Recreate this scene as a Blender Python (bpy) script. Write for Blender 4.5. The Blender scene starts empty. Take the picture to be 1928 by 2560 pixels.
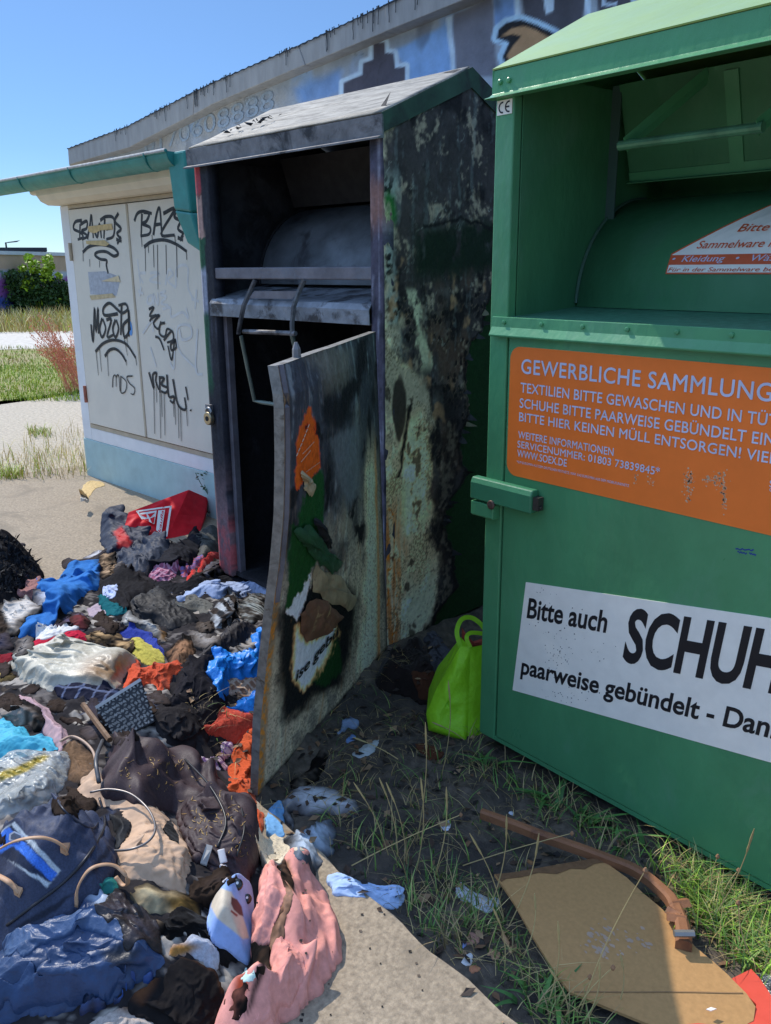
import bpy, math, random
import numpy as np
from mathutils import Matrix, Vector
rad = math.radians
C = bpy.context.scene.collection
SC = bpy.context.scene
random.seed(7)
# ------------------------------------------------------------------ camera, sky, sun, exposure
CAM_H = 1.5
FPX, YAW, PITCH, ROLL = 2131.166, rad(50.23), rad(15.97), rad(-0.4)
PW, PH = 1928.0, 2560.0
def cam_axes():
    cy, sy = math.cos(YAW), math.sin(YAW)
    f = np.array([-sy, cy, 0.]); r = np.array([cy, sy, 0.]); u = np.array([0, 0, 1.])
    f2 = math.cos(PITCH)*f - math.sin(PITCH)*u; u2 = math.cos(PITCH)*u + math.sin(PITCH)*f
    return math.cos(ROLL)*r + math.sin(ROLL)*u2, math.cos(ROLL)*u2 - math.sin(ROLL)*r, f2
CR, CU, CF = cam_axes()
camd = bpy.data.cameras.new("camera"); cam = bpy.data.objects.new("camera", camd); C.objects.link(cam)
camd.sensor_fit = 'VERTICAL'; camd.sensor_height = 36; camd.lens = FPX/PH*36; camd.clip_start = .05; camd.clip_end = 2000
cam.matrix_world = Matrix(((CR[0], CU[0], -CF[0], 0), (CR[1], CU[1], -CF[1], 0), (CR[2], CU[2], -CF[2], CAM_H), (0, 0, 0, 1)))
SC.camera = cam
SUN_EL, SUN_AZ = rad(46), rad(180+0.9)          # azimuth of the sun, counter-clockwise from +x
w = bpy.data.worlds.new("World"); SC.world = w; w.use_nodes = True
nt = w.node_tree; bg = nt.nodes['Background']
sky = nt.nodes.new('ShaderNodeTexSky'); sky.sky_type = 'NISHITA'; sky.sun_disc = False
sky.sun_elevation = SUN_EL; sky.sun_rotation = math.pi/2 - SUN_AZ
sky.altitude = 0; sky.air_density = .85; sky.dust_density = .05; sky.ozone_density = 3.5
# added brightness ramp on the sky: dimmed low down, boosted overhead to fill shade
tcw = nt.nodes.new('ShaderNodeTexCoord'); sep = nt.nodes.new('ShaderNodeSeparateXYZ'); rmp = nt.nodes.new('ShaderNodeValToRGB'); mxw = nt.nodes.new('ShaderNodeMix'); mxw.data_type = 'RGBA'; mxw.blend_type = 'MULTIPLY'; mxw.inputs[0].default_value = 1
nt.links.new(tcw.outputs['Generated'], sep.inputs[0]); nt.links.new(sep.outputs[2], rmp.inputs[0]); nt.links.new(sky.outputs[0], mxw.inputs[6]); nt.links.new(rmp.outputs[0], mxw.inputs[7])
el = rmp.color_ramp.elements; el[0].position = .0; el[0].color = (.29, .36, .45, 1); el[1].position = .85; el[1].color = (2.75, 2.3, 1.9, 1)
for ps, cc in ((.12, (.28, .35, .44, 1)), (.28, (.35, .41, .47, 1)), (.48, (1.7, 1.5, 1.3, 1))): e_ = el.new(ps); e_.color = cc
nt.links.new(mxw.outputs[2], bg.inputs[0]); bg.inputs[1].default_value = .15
sund = bpy.data.lights.new("sun", 'SUN'); sund.energy = 2.2; sund.angle = rad(.5); sund.color = (1, .93, .82)
sun = bpy.data.objects.new("sun", sund); C.objects.link(sun)
sd = Vector((math.cos(SUN_AZ)*math.cos(SUN_EL), math.sin(SUN_AZ)*math.cos(SUN_EL), math.sin(SUN_EL)))
sun.rotation_euler = sd.to_track_quat('Z', 'Y').to_euler(); sun.location = sd*30
SC.view_settings.view_transform = 'Standard'; SC.view_settings.look = 'None'
SC.view_settings.exposure = .92; SC.view_settings.gamma = 1
SC.cycles.use_denoising = True
# ------------------------------------------------------------------ where things stand (measured from the photograph)
def ray(p):
    return CF + CR*((p[0]-PW/2)/FPX) + CU*((PH/2-p[1])/FPX)
O3 = np.array([0, 0, CAM_H])
def gp(p, z=0.):
    d = ray(p); return O3 + d*((z-CAM_H)/d[2])
def onplane(p, p0, n):
    d = ray(p); n = np.asarray(n, float); return O3 + d*(((np.asarray(p0)-O3)@n)/(d@n))
def proj(P):
    d = np.asarray(P, float) - O3; z = d@CF
    return np.stack([PW/2+FPX*(d@CR)/z, PH/2-FPX*(d@CU)/z], -1)
GX, GY = -1.725, 1.834
BYAW = rad(4.43); BT = np.array([math.cos(BYAW), math.sin(BYAW), 0]); BN = np.array([-BT[1], BT[0], 0])
def B(X, d, z): return np.array([0, 2.243, 0]) + BT*X + BN*d + np.array([0, 0, z])
SYAW = rad(5.12); ST = np.array([math.cos(SYAW), math.sin(SYAW), 0]); SN = np.array([-ST[1], ST[0], 0])
S0 = np.array([-6.31, 2.305, 0])
def S(X, d, z): return S0 + ST*X + SN*d + np.array([0, 0, z])
def G(X, d, z): return np.array([GX+X, GY+d, z])
def bpx(p, d=0): q = onplane(p, B(0, d, 0), BN) - B(0, 0, 0); return q@BT, q[2]
def spx(p, d=0): q = onplane(p, S(0, d, 0), SN) - S0; return q@ST, q[2]
def gpx(p, d=0): q = onplane(p, G(0, d, 0), (0, 1, 0)); return q[0]-GX, q[2]
def crop(sx, ox, oy):
    return lambda pts: [(ox+x*sx, oy+y*sx) for x, y in pts]
k1, k2, k3, k4 = crop(.57863, 0, 0), crop(.57863, 964, 0), crop(.57863, 0, 640), crop(.57863, 964, 640)
k5, k6, k7, k8 = crop(.57863, 0, 1280), crop(.57863, 964, 1280), crop(.57863, 0, 1920), crop(.57863, 964, 1920)
kb = crop(.33613, 160, 1180); kd = crop(1.15726, 0, 0); ks = crop(.37966, 0, 420); kA = crop(.36014, 640, 780); kC = crop(.38415, 600, 1300)
kE = crop(.4922, 440, 120)
# ------------------------------------------------------------------ numpy noise
_rs = np.random.RandomState(3); _P = np.tile(_rs.permutation(256), 3); _GR = _rs.randn(256, 3); _GR /= np.linalg.norm(_GR, axis=1)[:, None]
def pn(x, y, z=0.):
    x, y, z = np.broadcast_arrays(np.asarray(x, float), np.asarray(y, float), np.asarray(z, float))
    xi, yi, zi = np.floor(x).astype(int), np.floor(y).astype(int), np.floor(z).astype(int)
    xf, yf, zf = x-xi, y-yi, z-zi
    f = lambda t: t*t*t*(t*(t*6-15)+10)
    u, v, ww = f(xf), f(yf), f(zf); o = 0
    for i in (0, 1):
        for j in (0, 1):
            for k in (0, 1):
                g = _GR[_P[(_P[(_P[(xi+i) & 255]+yi+j) & 255]+zi+k) & 255]]
                d = g[..., 0]*(xf-i)+g[..., 1]*(yf-j)+g[..., 2]*(zf-k)
                o = o + d*(u if i else 1-u)*(v if j else 1-v)*(ww if k else 1-ww)
    return o*1.5
def fbm(x, y, z=0., n=4):
    o = 0; a = 1.; s = 0
    for i in range(n):
        o = o + a*pn(x*2**i, y*2**i, z+i*7.3); s += a; a *= .55
    return o/s*1.5
def cells(x, y, seed=0):
    """distance to the nearest and second nearest jittered cell centre"""
    xi, yi = np.floor(x).astype(int), np.floor(y).astype(int); d1 = np.full(x.shape, 9.); d2 = d1.copy()
    for i in (-1, 0, 1):
        for j in (-1, 0, 1):
            h = _P[(_P[(xi+i+seed) & 255]+yi+j) & 255]; jx = h/255.; jy = _P[h+91]/255.
            d = np.hypot(xi+i+jx-x, yi+j+jy-y)
            d2 = np.where(d < d1, d1, np.minimum(d2, d)); d1 = np.minimum(d1, d)
    return d1, d2
def sstep(a, b, x): t = np.clip((x-a)/(b-a), 0, 1); return t*t*(3-2*t)
def inside(P, poly):
    x, y = P[:, 0], P[:, 1]; r = np.zeros(len(P), bool); n = len(poly)
    for i in range(n):
        (x1, y1), (x2, y2) = poly[i], poly[(i+1) % n]
        if y1 == y2: continue
        r ^= ((y1 > y) != (y2 > y)) & (x < (x2-x1)*(y-y1)/(y2-y1)+x1)
    return r
def pdist(P, poly):
    A = np.asarray(poly); Bq = np.roll(A, -1, 0); best = np.full(len(P), 1e9); near = np.zeros((len(P), 2))
    for a, b in zip(A, Bq):
        d = b-a; L = d@d+1e-12; t = np.clip(((P-a)@d)/L, 0, 1); q = a+t[:, None]*d; e = np.hypot(*(P-q).T)
        m = e < best; best[m] = e[m]; near[m] = q[m]
    return best, near
def smooth_line(pts, n=6, closed=False):
    P = np.asarray(pts, float)
    if len(P) < 3: return P
    if closed: E_ = np.vstack([P[-1], P, P[0], P[1]])
    else: E_ = np.vstack([2*P[0]-P[1], P, 2*P[-1]-P[-2]])
    o = []
    for i in range(1, len(E_)-2):
        a, b, c_, d = E_[i-1:i+3]
        for t in np.arange(n)/n:
            o.append(.5*((2*b)+(c_-a)*t+(2*a-5*b+4*c_-d)*t*t+(3*b-a-3*c_+d)*t**3))
    if not closed: o.append(P[-1])
    return np.array(o)
# ------------------------------------------------------------------ objects
def tag(o, label=None, cat=None, group=None, kind=None):
    if label: o['label'] = label
    if cat: o['category'] = cat
    if group: o['group'] = group
    if kind: o['kind'] = kind
    return o
def thing(name, loc, label, cat, group=None):
    o = bpy.data.objects.new(name, None); C.objects.link(o); o.location = Vector([float(v) for v in loc]); o.empty_display_size = .1
    return tag(o, label, cat, group)
class MB:
    """collects shapes, then links them as ONE mesh object"""
    def __init__(s): s.v = []; s.f = []; s.c = []
    def add(s, v, f, col=None):
        n = len(s.v); s.v += [tuple(map(float, p)) for p in v]; s.f += [tuple(int(i)+n for i in q) for q in f]
        if col is not None: s.c += [tuple(col)]*len(v)
        return s
    def hexa(s, p, col=None):                    # 8 corners: bottom 4 round, top 4 round
        return s.add(p, [(3, 2, 1, 0), (4, 5, 6, 7), (0, 1, 5, 4), (1, 2, 6, 5), (2, 3, 7, 6), (3, 0, 4, 7)], col)
    def box(s, F, a, b, col=None):               # F maps local (X, d, z) to the world
        (x0, y0, z0), (x1, y1, z1) = a, b
        return s.hexa([F(*q) for q in ((x0, y0, z0), (x1, y0, z0), (x1, y1, z0), (x0, y1, z0), (x0, y0, z1), (x1, y0, z1), (x1, y1, z1), (x0, y1, z1))], col)
    def prism(s, F, prof, x0, x1, col=None):     # prof: (d, z) outline swept along X
        n = len(prof); v = [F(x0, d, z) for d, z in prof]+[F(x1, d, z) for d, z in prof]
        return s.add(v, [tuple(range(n-1, -1, -1)), tuple(range(n, 2*n))]+[(i, (i+1) % n, n+(i+1) % n, n+i) for i in range(n)], col)
    def strip(s, F, prof, x0, x1, t=.0015, nx=1): # thin sheet following an open (d, z) profile
        P = np.asarray(prof, float); d = np.gradient(P, axis=0); nn = np.stack([-d[:, 1], d[:, 0]], -1); nn /= np.linalg.norm(nn, axis=1)[:, None]+1e-9
        return s.prism(F, [tuple(q) for q in P]+[tuple(q) for q in (P+nn*t)[::-1]], x0, x1)
    def tube(s, pts, r, n=8, flat=1., up=(0, 0, 1), cap=True, col=None):
        P = np.asarray(pts, float); m = len(P); R_ = np.broadcast_to(np.asarray(r, float), (m,)); T = np.gradient(P, axis=0); v = []; prev = None
        for i in range(m):
            t = T[i]/(np.linalg.norm(T[i])+1e-9); a = np.cross(t, up)
            if np.linalg.norm(a) < .15: a = prev if prev is not None else np.cross(t, (1, .3, 0))
            a = a/np.linalg.norm(a); prev = a; b = np.cross(a, t)
            for k in range(n):
                th = 2*math.pi*k/n; v.append(P[i]+R_[i]*(a*math.cos(th)+b*math.sin(th)*flat))
        f = [(i*n+k, i*n+(k+1) % n, (i+1)*n+(k+1) % n, (i+1)*n+k) for i in range(m-1) for k in range(n)]
        if cap: f += [tuple(range(n-1, -1, -1)), tuple(range((m-1)*n, m*n))]
        return s.add(v, f, col)
    def ribbon(s, pts, w_, nrm, col=None, t=0.):  # flat band lying on a surface with normal nrm
        P = np.asarray(pts, float); nrm = np.asarray(nrm, float); T = np.gradient(P, axis=0); T /= np.linalg.norm(T, axis=1)[:, None]+1e-9
        a = np.cross(T, nrm); W_ = np.broadcast_to(np.asarray(w_, float), (len(P),))[:, None]/2
        # widen into small ends
        v = np.vstack([P-a*W_, P+a*W_]); m = len(P)
        return s.add(v, [(i, i+1, m+i+1, m+i) for i in range(m-1)], col)
    def poly(s, pts, col=None): return s.add(pts, [tuple(range(len(pts)))], col)
    def build(s, name, mat, parent=None, smooth=False, bevel=0.):
        off = np.array(parent_loc(parent)) if parent else np.zeros(3)
        if s.v: V = np.asarray(s.v, float)
        loc = None
        if not parent: loc = np.array([V[:, 0].mean(), V[:, 1].mean(), V[:, 2].min()]); off = loc
        me = bpy.data.meshes.new(name); me.from_pydata((V-off).tolist(), [], s.f); me.update()
        if s.c:
            ca = me.color_attributes.new('Col', 'FLOAT_COLOR', 'POINT'); arr = np.ones((len(V), 4), np.float32); arr[:, :3] = s.c; ca.data.foreach_set('color', arr.ravel())
        if smooth: me.polygons.foreach_set('use_smooth', [True]*len(me.polygons))
        o = bpy.data.objects.new(name, me); C.objects.link(o); me.materials.append(mat)
        if parent: o.parent = parent
        else: o.location = Vector(loc)
        if bevel:
            b = o.modifiers.new('bevel', 'BEVEL'); b.width = bevel; b.segments = 2; b.limit_method = 'ANGLE'; b.angle_limit = rad(40)
        return o
def parent_loc(p):
    o = np.zeros(3)
    while p: o += np.array(p.location); p = p.parent
    return o
def grid_mesh(name, V, nu, nv, mat, parent=None, cols=None, smooth=True, mask=None, attrs=None):
    """V: (nu*nv,3) row-major in u; faces between; mask drops faces"""
    i, j = np.meshgrid(np.arange(nu-1), np.arange(nv-1), indexing='ij'); a = (i*nv+j).ravel(); F_ = np.stack([a, a+1, a+nv+1, a+nv], -1)
    if mask is not None: F_ = F_[mask.ravel()]
    return raw_mesh(name, V, F_, mat, parent, cols, smooth)
def raw_mesh(name, V, F_, mat, parent=None, cols=None, smooth=True):
    off = parent_loc(parent) if parent else np.array([V[:, 0].mean(), V[:, 1].mean(), V[:, 2].min()])
    me = bpy.data.meshes.new(name); me.from_pydata((V-off).tolist(), [], F_.tolist()); me.update()
    if cols is not None:
        ca = me.color_attributes.new('Col', 'FLOAT_COLOR', 'POINT'); arr = np.ones((len(V), 4), np.float32); arr[:, :3] = cols; ca.data.foreach_set('color', arr.ravel())
    if smooth: me.polygons.foreach_set('use_smooth', [True]*len(me.polygons))
    o = bpy.data.objects.new(name, me); C.objects.link(o); me.materials.append(mat)
    if parent: o.parent = parent
    else: o.location = Vector(off)
    return o
_T = {}
def text_mesh(s, bold=0., shear=0., space=1.):
    """verts (baseline at y=0, cap height 1, starting at x=0) and faces of a line of lettering"""
    def one(body):
        fc = bpy.data.curves.new('t', 'FONT'); fc.body = body; fc.offset = bold; fc.shear = shear; fc.space_character = space; fc.resolution_u = 4
        o = bpy.data.objects.new('t', fc); C.objects.link(o); bpy.context.view_layer.update()
        me = bpy.data.meshes.new_from_object(o.evaluated_get(bpy.context.evaluated_depsgraph_get()))
        v = np.array([q.co[:] for q in me.vertices]); f = [tuple(p.vertices) for p in me.polygons]
        bpy.data.objects.remove(o); bpy.data.curves.remove(fc); bpy.data.meshes.remove(me); return v, f
    if 'cap' not in _T: _T['cap'] = np.ptp(one('H')[0][:, 1])
    v, f = one(s); v = v[:, :2]/_T['cap']; v[:, 0] -= v[:, 0].min(); return v, f
def put_text(mb, s, o, ux, uy, cap, width=None, bold=0., shear=0., space=1., fn=None, col=None):
    v, f = text_mesh(s, bold, shear, space); kx = cap if width is None else width/v[:, 0].max()
    ux, uy, o = np.asarray(ux, float), np.asarray(uy, float), np.asarray(o, float)
    P = o+v[:, :1]*kx*ux+v[:, 1:2]*cap*uy
    if fn: P = fn(P)
    mb.add(P, f, col)
# ------------------------------------------------------------------ materials
def M(name, col, rough=.6, var=.12, scale=14., bump=0., bscale=90., metal=0., spec=.5, attr=False, second=None, amount=.5, sscale=5., coat=0., sheen=0., trans=0., alpha=1., stretch=None, bump2=0., b2scale=12., ior=1.45):
    m = bpy.data.materials.new(name); m.use_nodes = True; n = m.node_tree.nodes; l = m.node_tree.links; p = n['Principled BSDF']
    tc = n.new('ShaderNodeTexCoord'); src = tc.outputs['Object']
    if stretch:
        mp = n.new('ShaderNodeMapping'); mp.inputs['Scale'].default_value = stretch; l.new(src, mp.inputs[0]); src = mp.outputs[0]
    def noise(sc, det=6, rg=.6, dist=0.):
        q = n.new('ShaderNodeTexNoise'); q.inputs['Scale'].default_value = sc; q.inputs['Detail'].default_value = det; q.inputs['Roughness'].default_value = rg; q.inputs['Distortion'].default_value = dist
        l.new(src, q.inputs['Vector']); return q.outputs['Fac']
    def mixc(f, a, b, mode='MIX'):
        q = n.new('ShaderNodeMix'); q.data_type = 'RGBA'; q.blend_type = mode
        for s_, v in ((q.inputs[0], f), (q.inputs[6], a), (q.inputs[7], b)):
            if hasattr(v, 'is_output'): l.new(v, s_)
            elif isinstance(v, (int, float)): s_.default_value = v
            else: s_.default_value = (*v, 1)
        return q.outputs[2]
    def mr(f, a, b, c_=0., d=1.):
        q = n.new('ShaderNodeMapRange'); l.new(f, q.inputs[0])
        for i, v in enumerate((a, b, c_, d)): q.inputs[i+1].default_value = v
        return q.outputs[0]
    if attr:
        at = n.new('ShaderNodeVertexColor'); at.layer_name = 'Col'; base = at.outputs[0]
    else: base = None
    f = mr(noise(scale), .3, .7, 1-var, 1+var)
    cm = n.new('ShaderNodeCombineColor'); [l.new(f, cm.inputs[i]) for i in range(3)]
    c = mixc(1., base if attr else col, cm.outputs[0], 'MULTIPLY')
    if second is not None:
        g = mr(noise(sscale, 8, .65, .6), 1-amount-.06, 1-amount+.06); c = mixc(g, c, second)
    l.new(c, p.inputs['Base Color']); p.inputs['Metallic'].default_value = metal; p.inputs['Specular IOR Level'].default_value = spec; p.inputs['IOR'].default_value = ior
    l.new(mr(noise(scale*1.7), .3, .7, max(.02, rough*.8), min(1, rough*1.15)), p.inputs['Roughness'])
    p.inputs['Coat Weight'].default_value = coat; p.inputs['Coat Roughness'].default_value = .2
    if sheen: p.inputs['Sheen Weight'].default_value = sheen
    if trans: p.inputs['Transmission Weight'].default_value = trans
    if alpha < 1: p.inputs['Alpha'].default_value = alpha
    nrm = None
    for st_, sc_ in ((bump2, b2scale), (bump, bscale)):
        if st_:
            b = n.new('ShaderNodeBump'); b.inputs['Strength'].default_value = min(1, st_); b.inputs['Distance'].default_value = .35/sc_; l.new(noise(sc_, 4), b.inputs['Height'])
            if nrm: l.new(nrm, b.inputs['Normal'])
            nrm = b.outputs[0]
    if nrm: l.new(nrm, p.inputs['Normal'])
    m.diffuse_color = (*col[:3], 1)
    return m
def srgb(r, g, b): return tuple(((v/255)/12.92 if v < 11 else ((v/255+.055)/1.055)**2.4) for v in (r, g, b))
# ------------------------------------------------------------------ ground
m_soil = M('soil', (.10, .08, .06), .95, .5, 30, .9, 60, second=(.045, .038, .032), amount=.45, sscale=3)
m_pad = M('weathered_concrete', (.32, .255, .178), .92, .34, 75, .8, 110, second=(.23, .185, .13), amount=.40, sscale=2.6)
m_gravel = M('pale_gravel', (.43, .37, .28), .95, .3, 30, .8, 45, second=(.33, .31, .27), amount=.3, sscale=3.5)
m_field = M('dry_meadow', (.23, .25, .05), .95, .4, 12, .9, 30, second=(.30, .25, .11), amount=.5, sscale=1.2)
m_path = M('pale_dirt_road', (.55, .5, .42), .95, .15, 6, .4, 20)
def sheet(name, pts, mat, kind='structure'):
    mb = MB(); mb.poly(pts); return tag(mb.build(name, mat), kind=kind)
sheet('ground', [(-300, -300, -.06), (300, -300, -.06), (300, 300, -.06), (-300, 300, -.06)], m_soil)
def strip(name, a, b, mat, z):          # a band of ground across the view to the left, between two lines
    (a0, a1), (b0, b1) = a, b
    ex = lambda p, q, t: p+(q-p)*t
    sheet(name, [np.append(ex(b0, b1, -14)[:2], z), np.append(ex(a0, a1, -14)[:2], z), np.append(ex(a0, a1, 14)[:2], z), np.append(ex(b0, b1, 14)[:2], z)], mat)
LN = dict(pad=(np.array([-6.72, 1.0, 0]), np.array([-6.69, 2.0, 0])), g=(np.array([-10.5, 2.8, 0]), np.array([-10.75, 3.8, 0])),
          p0=(np.array([-18.2, 4.9, 0]), np.array([-17.6, 6.4, 0])), p1=(np.array([-23.6, 6.4, 0]), np.array([-22.4, 8.4, 0])), w=(gp((0, 790)), gp((160, 776))))
strip('gravel_yard', LN['pad'], LN['g'], m_gravel, -.006)
strip('meadow', LN['g'], LN['p0'], m_field, -.014)
strip('dirt_road', LN['p0'], LN['p1'], m_path, -.010)
strip('meadow', LN['p1'], (LN['w'][0]*1.3, LN['w'][1]*1.3), m_field, -.018)
PADY = 1.095
# concrete pad: a slab with a slightly broken edge along the soil strip
xs = np.linspace(-2.56, 6, 240); ed = PADY+.012*pn(xs*9, 3.3)+.02*pn(xs*1.7, 8.1)
mb = MB(); n = len(xs)
out = [(x, y) for x, y in zip(xs, ed)]+[(6, -9), (-6.72, -9), (-6.69, 7), (-2.56, 7)]
out = out[::-1]
mb.add([(x, y, 0) for x, y in out]+[(x, y, -.09) for x, y in out], [tuple(range(len(out)))[::-1]]+[(i, (i+1) % len(out), len(out)+(i+1) % len(out), len(out)+i) for i in range(len(out))])
bm_fix = mb.build('concrete_pavement', m_pad); tag(bm_fix, kind='structure')
# soil strip between pavement and wall, uneven
nx, ny = 330, 150; X_, Y_ = np.meshgrid(np.linspace(-2.6, 1.6, nx), np.linspace(1.05, 3.2, ny), indexing='ij')
def seg_d(x, y, a, b):
    dx, dy = b[0]-a[0], b[1]-a[1]; t = np.clip(((x-a[0])*dx+(y-a[1])*dy)/(dx*dx+dy*dy), 0, 1); return np.hypot(x-a[0]-t*dx, y-a[1]-t*dy)
def soil_z(x, y):
    x, y = np.asarray(x, float), np.asarray(y, float); pe = B(-2.474, .95, 0); hp_ = (-2.46, 2.04); ash_ = np.exp(-(np.minimum(seg_d(x, y, hp_, (-1.95, 1.12)), seg_d(x, y, hp_, pe))/.055)**2)
    return -.028+.022*fbm(x*3, y*3)+.012*fbm(x*14, y*14, n=3)+.052*ash_*(.8+.4*pn(x*16, y*16))
Z_ = soil_z(X_, Y_)
tag(grid_mesh('soil_strip', np.stack([X_, Y_, Z_], -1).reshape(-1, 3), nx, ny, m_soil), kind='structure')
# ------------------------------------------------------------------ workshop building with mural wall
WD = .9
mural_mat = M('painted_plaster', (.3, .3, .3), .9, .16, 9, .5, 40, attr=True, second=(.10, .10, .11), amount=.12, sscale=3)
m_flash = M('lead_grey_flashing', (.34, .325, .31), .6, .15, 6, .15, 30, metal=.1, second=(.20, .19, .18), amount=.3, sscale=5, stretch=(3, 3, .6))
m_tar = M('tar', (.012, .011, .011), .5)
m_roofc = M('roof_edge_concrete', (.33, .31, .27), .9)
def wpx(p, d=WD): q = onplane(p, S(0, d, 0), SN) - S0; return q@ST, q[2]
top_px = k1([(293, 640), (560, 540), (840, 395), (910, 360), (1290, 195), (1666, 18)])
bot_px = k1([(298, 712), (560, 637), (835, 497), (910, 455), (1320, 281), (1666, 137)])
TP = [wpx(p, WD-.10) for p in top_px]; BP = [wpx(p, WD-.10) for p in bot_px]
def ext(L):
    (x0, z0), (x1, z1) = L[-2], L[-1]; s_ = (z1-z0)/(x1-x0); return L+[(x1+6, z1+6*s_*.9)]
TP, BP = ext(TP), ext(BP)
bld = thing('workshop_building', S(2, WD, 0), 'low rendered building with a graffiti covered wall and rising roof edge behind the containers', 'building')
tpx, tpz = np.array(TP).T
wx = [tpx[0]+.05]+list(tpx[1:]); prof = [(x, z-.06) for x, z in zip(wx, tpz)]
mb = MB(); v = [S(x, WD+.004, z) for x, z in [(wx[0], -.1)]+prof+[(wx[-1], -.1)]]+[S(x, WD+7, z) for x, z in [(wx[0], -.1)]+prof+[(wx[-1], -.1)]]
nn = len(v)//2; mb.add(v, [tuple(range(nn)), tuple(range(2*nn-1, nn-1, -1))]+[(i, nn+i, nn+(i+1) % nn, (i+1) % nn) for i in range(nn)])
mb.build('wall', m_roofc, bld)
mb = MB()                                              # metal edge flashing, in lapped lengths
mb2 = MB()
for i in range(len(TP)-1):
    (x0, z0), (x1, z1) = TP[i], TP[i+1]; (u0, y0), (u1, y1) = BP[i], BP[i+1]; e = .004*(i % 2)
    F = [S(u0, WD-.1-e, y0), S(u1, WD-.1-e, y1), S(u1, WD+.0, y1), S(u0, WD+.0, y0), S(x0, WD-.1-e, z0), S(x1, WD-.1-e, z1), S(x1, WD+.25, z1+.01), S(x0, WD+.25, z0+.01)]
    mb.hexa(F)
    for k in range(34):                                # tar drips over the edge
        t = random.random(); 
        if pn(np.array(t*7+i*3.), .5) < .02: continue
        x = x0+(x1-x0)*t; z = z0+(z1-z0)*t; L = random.uniform(.015, .11)*(1 if random.random() < .7 else .4)
        zz = np.linspace(z+.006, z-L, 5); xx = x+np.cumsum([0]+[random.uniform(-.004, .004) for _ in range(4)])
        mb2.ribbon([S(a, WD-.109-e, b) for a, b in zip(xx, zz)], [.010, .007, .006, .005, .007], -SN)
    mb2.ribbon([S(x0+(x1-x0)*t, WD-.108-e, z0+(z1-z0)*t-.004-.006*abs(math.sin(t*40+i))) for t in np.linspace(0, 1, 60)], [.006+.006*random.random() for _ in range(60)], -SN)
fl = mb.build('roof_edge_flashing', m_flash, bld, bevel=.004); mb2.build('tar_drips', m_tar, fl)
(x0, z0), (u0, y0) = TP[0], BP[0]
mb = MB(); mb.box(S, (x0-.09, WD-.06, y0-.02), (x0, WD+.3, z0-.07)); mb.build('roof_slab_end', m_roofc, bld, bevel=.01)
# mural: painted skin on the plaster
nx, nz = 620, 170; sx = np.linspace(tpx[0]+.06, 5.6, nx); zt = np.interp(sx, [q[0] for q in BP], [q[1] for q in BP])+.02
A_, T_ = np.meshgrid(sx, np.linspace(0, 1, nz), indexing='ij'); Zm = 1.45+T_*(zt[:, None]-1.45)
V = S0+A_[..., None]*ST+WD*SN+np.stack([0*A_, 0*A_, Zm], -1); V = V.reshape(-1, 3)-SN*.004
PX = proj(V); aa, zz = A_.ravel(), Zm.ravel()
wob = np.stack([pn(aa*7, zz*7, 1), pn(aa*7, zz*7, 5)], -1)*6; PXw = PX+wob
col = np.array(srgb(140, 150, 162))*(1+.25*fbm(aa*2.5, zz*3, 2))[:, None]
def blend(c_, m, t): m = np.clip(m, 0, 1)[:, None]; return c_*(1-m)+np.array(t)*m
col = blend(col, sstep(.1, .5, fbm(aa*1.6+4, zz*2.2, 9))*.55, srgb(168, 154, 132))
col = blend(col, sstep(.15, .45, fbm(aa*1.9-2, zz*2.5, 19))*.7, srgb(116, 156, 202))
def reg(poly, t, grow=0, soft=3., P=None, k=1.):
    global col
    P = PXw if P is None else P; d, _ = pdist(P, poly); d = np.where(inside(P, poly), -d, d)
    col = blend(col, sstep(soft, -soft, d-grow)*k, t)
pale, dark = srgb(178, 200, 222), srgb(74, 72, 82)
reg(k2([(45, 215), (285, 95), (305, 310), (90, 360), (70, 270)]), srgb(112, 160, 212), 0, 8)
reg(kE([(600, 205), (830, 110), (860, 230), (640, 285)]), srgb(84, 136, 196), 0, 14, k=.8)
reg(k2([(262, 80), (290, 70), (305, 310), (285, 310)]), pale)
reg(k2([(290, 60), (455, -20), (485, 330), (305, 330)]), srgb(108, 108, 120), 0, 5)
reg(k2([(460, -60), (578, -60), (580, 90), (470, 130)]), srgb(104, 146, 200), 0, 5)
reg(k2([(585, -60), (870, -60), (850, 80), (740, 150), (600, 85)]), dark, 0, 4)
reg(k2([(905, -60), (1150, -60), (1140, 30), (920, 60)]), dark, 0, 4)
for q in ([(560, -60), (580, -60), (585, 70), (565, 70)], [(680, -60), (725, -60), (722, 50), (692, 62)], [(860, -60), (885, -60), (885, 80), (862, 80)], [(1060, -60), (1085, -60), (1082, 30), (1062, 20)], [(930, -30), (990, -40), (985, -26), (945, -18), (948, 12), (1000, 4), (1000, 16), (935, 26)]): reg(k2(q), pale, 0, 2.5)
cross = crop(.5552, 375, 0)([(1003, 192), (1060, 188), (1062, 236), (1100, 238), (1106, 304), (1152, 298), (1150, 400), (1000, 440), (868, 462), (870, 372), (914, 352), (955, 335), (958, 282), (1003, 268)])
reg(cross, srgb(176, 200, 222), 10, 2.5, PX); reg(cross, srgb(76, 72, 84), -1, 2.5, PX)
drop = k2([(482, 165), (490, 128), (525, 98), (585, 86), (650, 108), (740, 150), (760, 190), (640, 280), (520, 285), (508, 245), (535, 185), (520, 175)])
reg(drop, srgb(160, 196, 228), 14, 2.5, PX); reg(drop, srgb(34, 32, 34), 1, 2.5, PX)
reg(k2([(497, 158), (545, 122), (600, 112), (650, 130), (735, 176), (735, 195), (620, 265), (535, 268), (524, 240), (552, 196), (588, 156), (550, 148)]), srgb(176, 128, 76), 0, 2.5, PX)
col = blend(col, sstep(.25, .5, fbm(aa*3, zz*1.2, 31))*.5, srgb(70, 68, 74))
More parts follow.
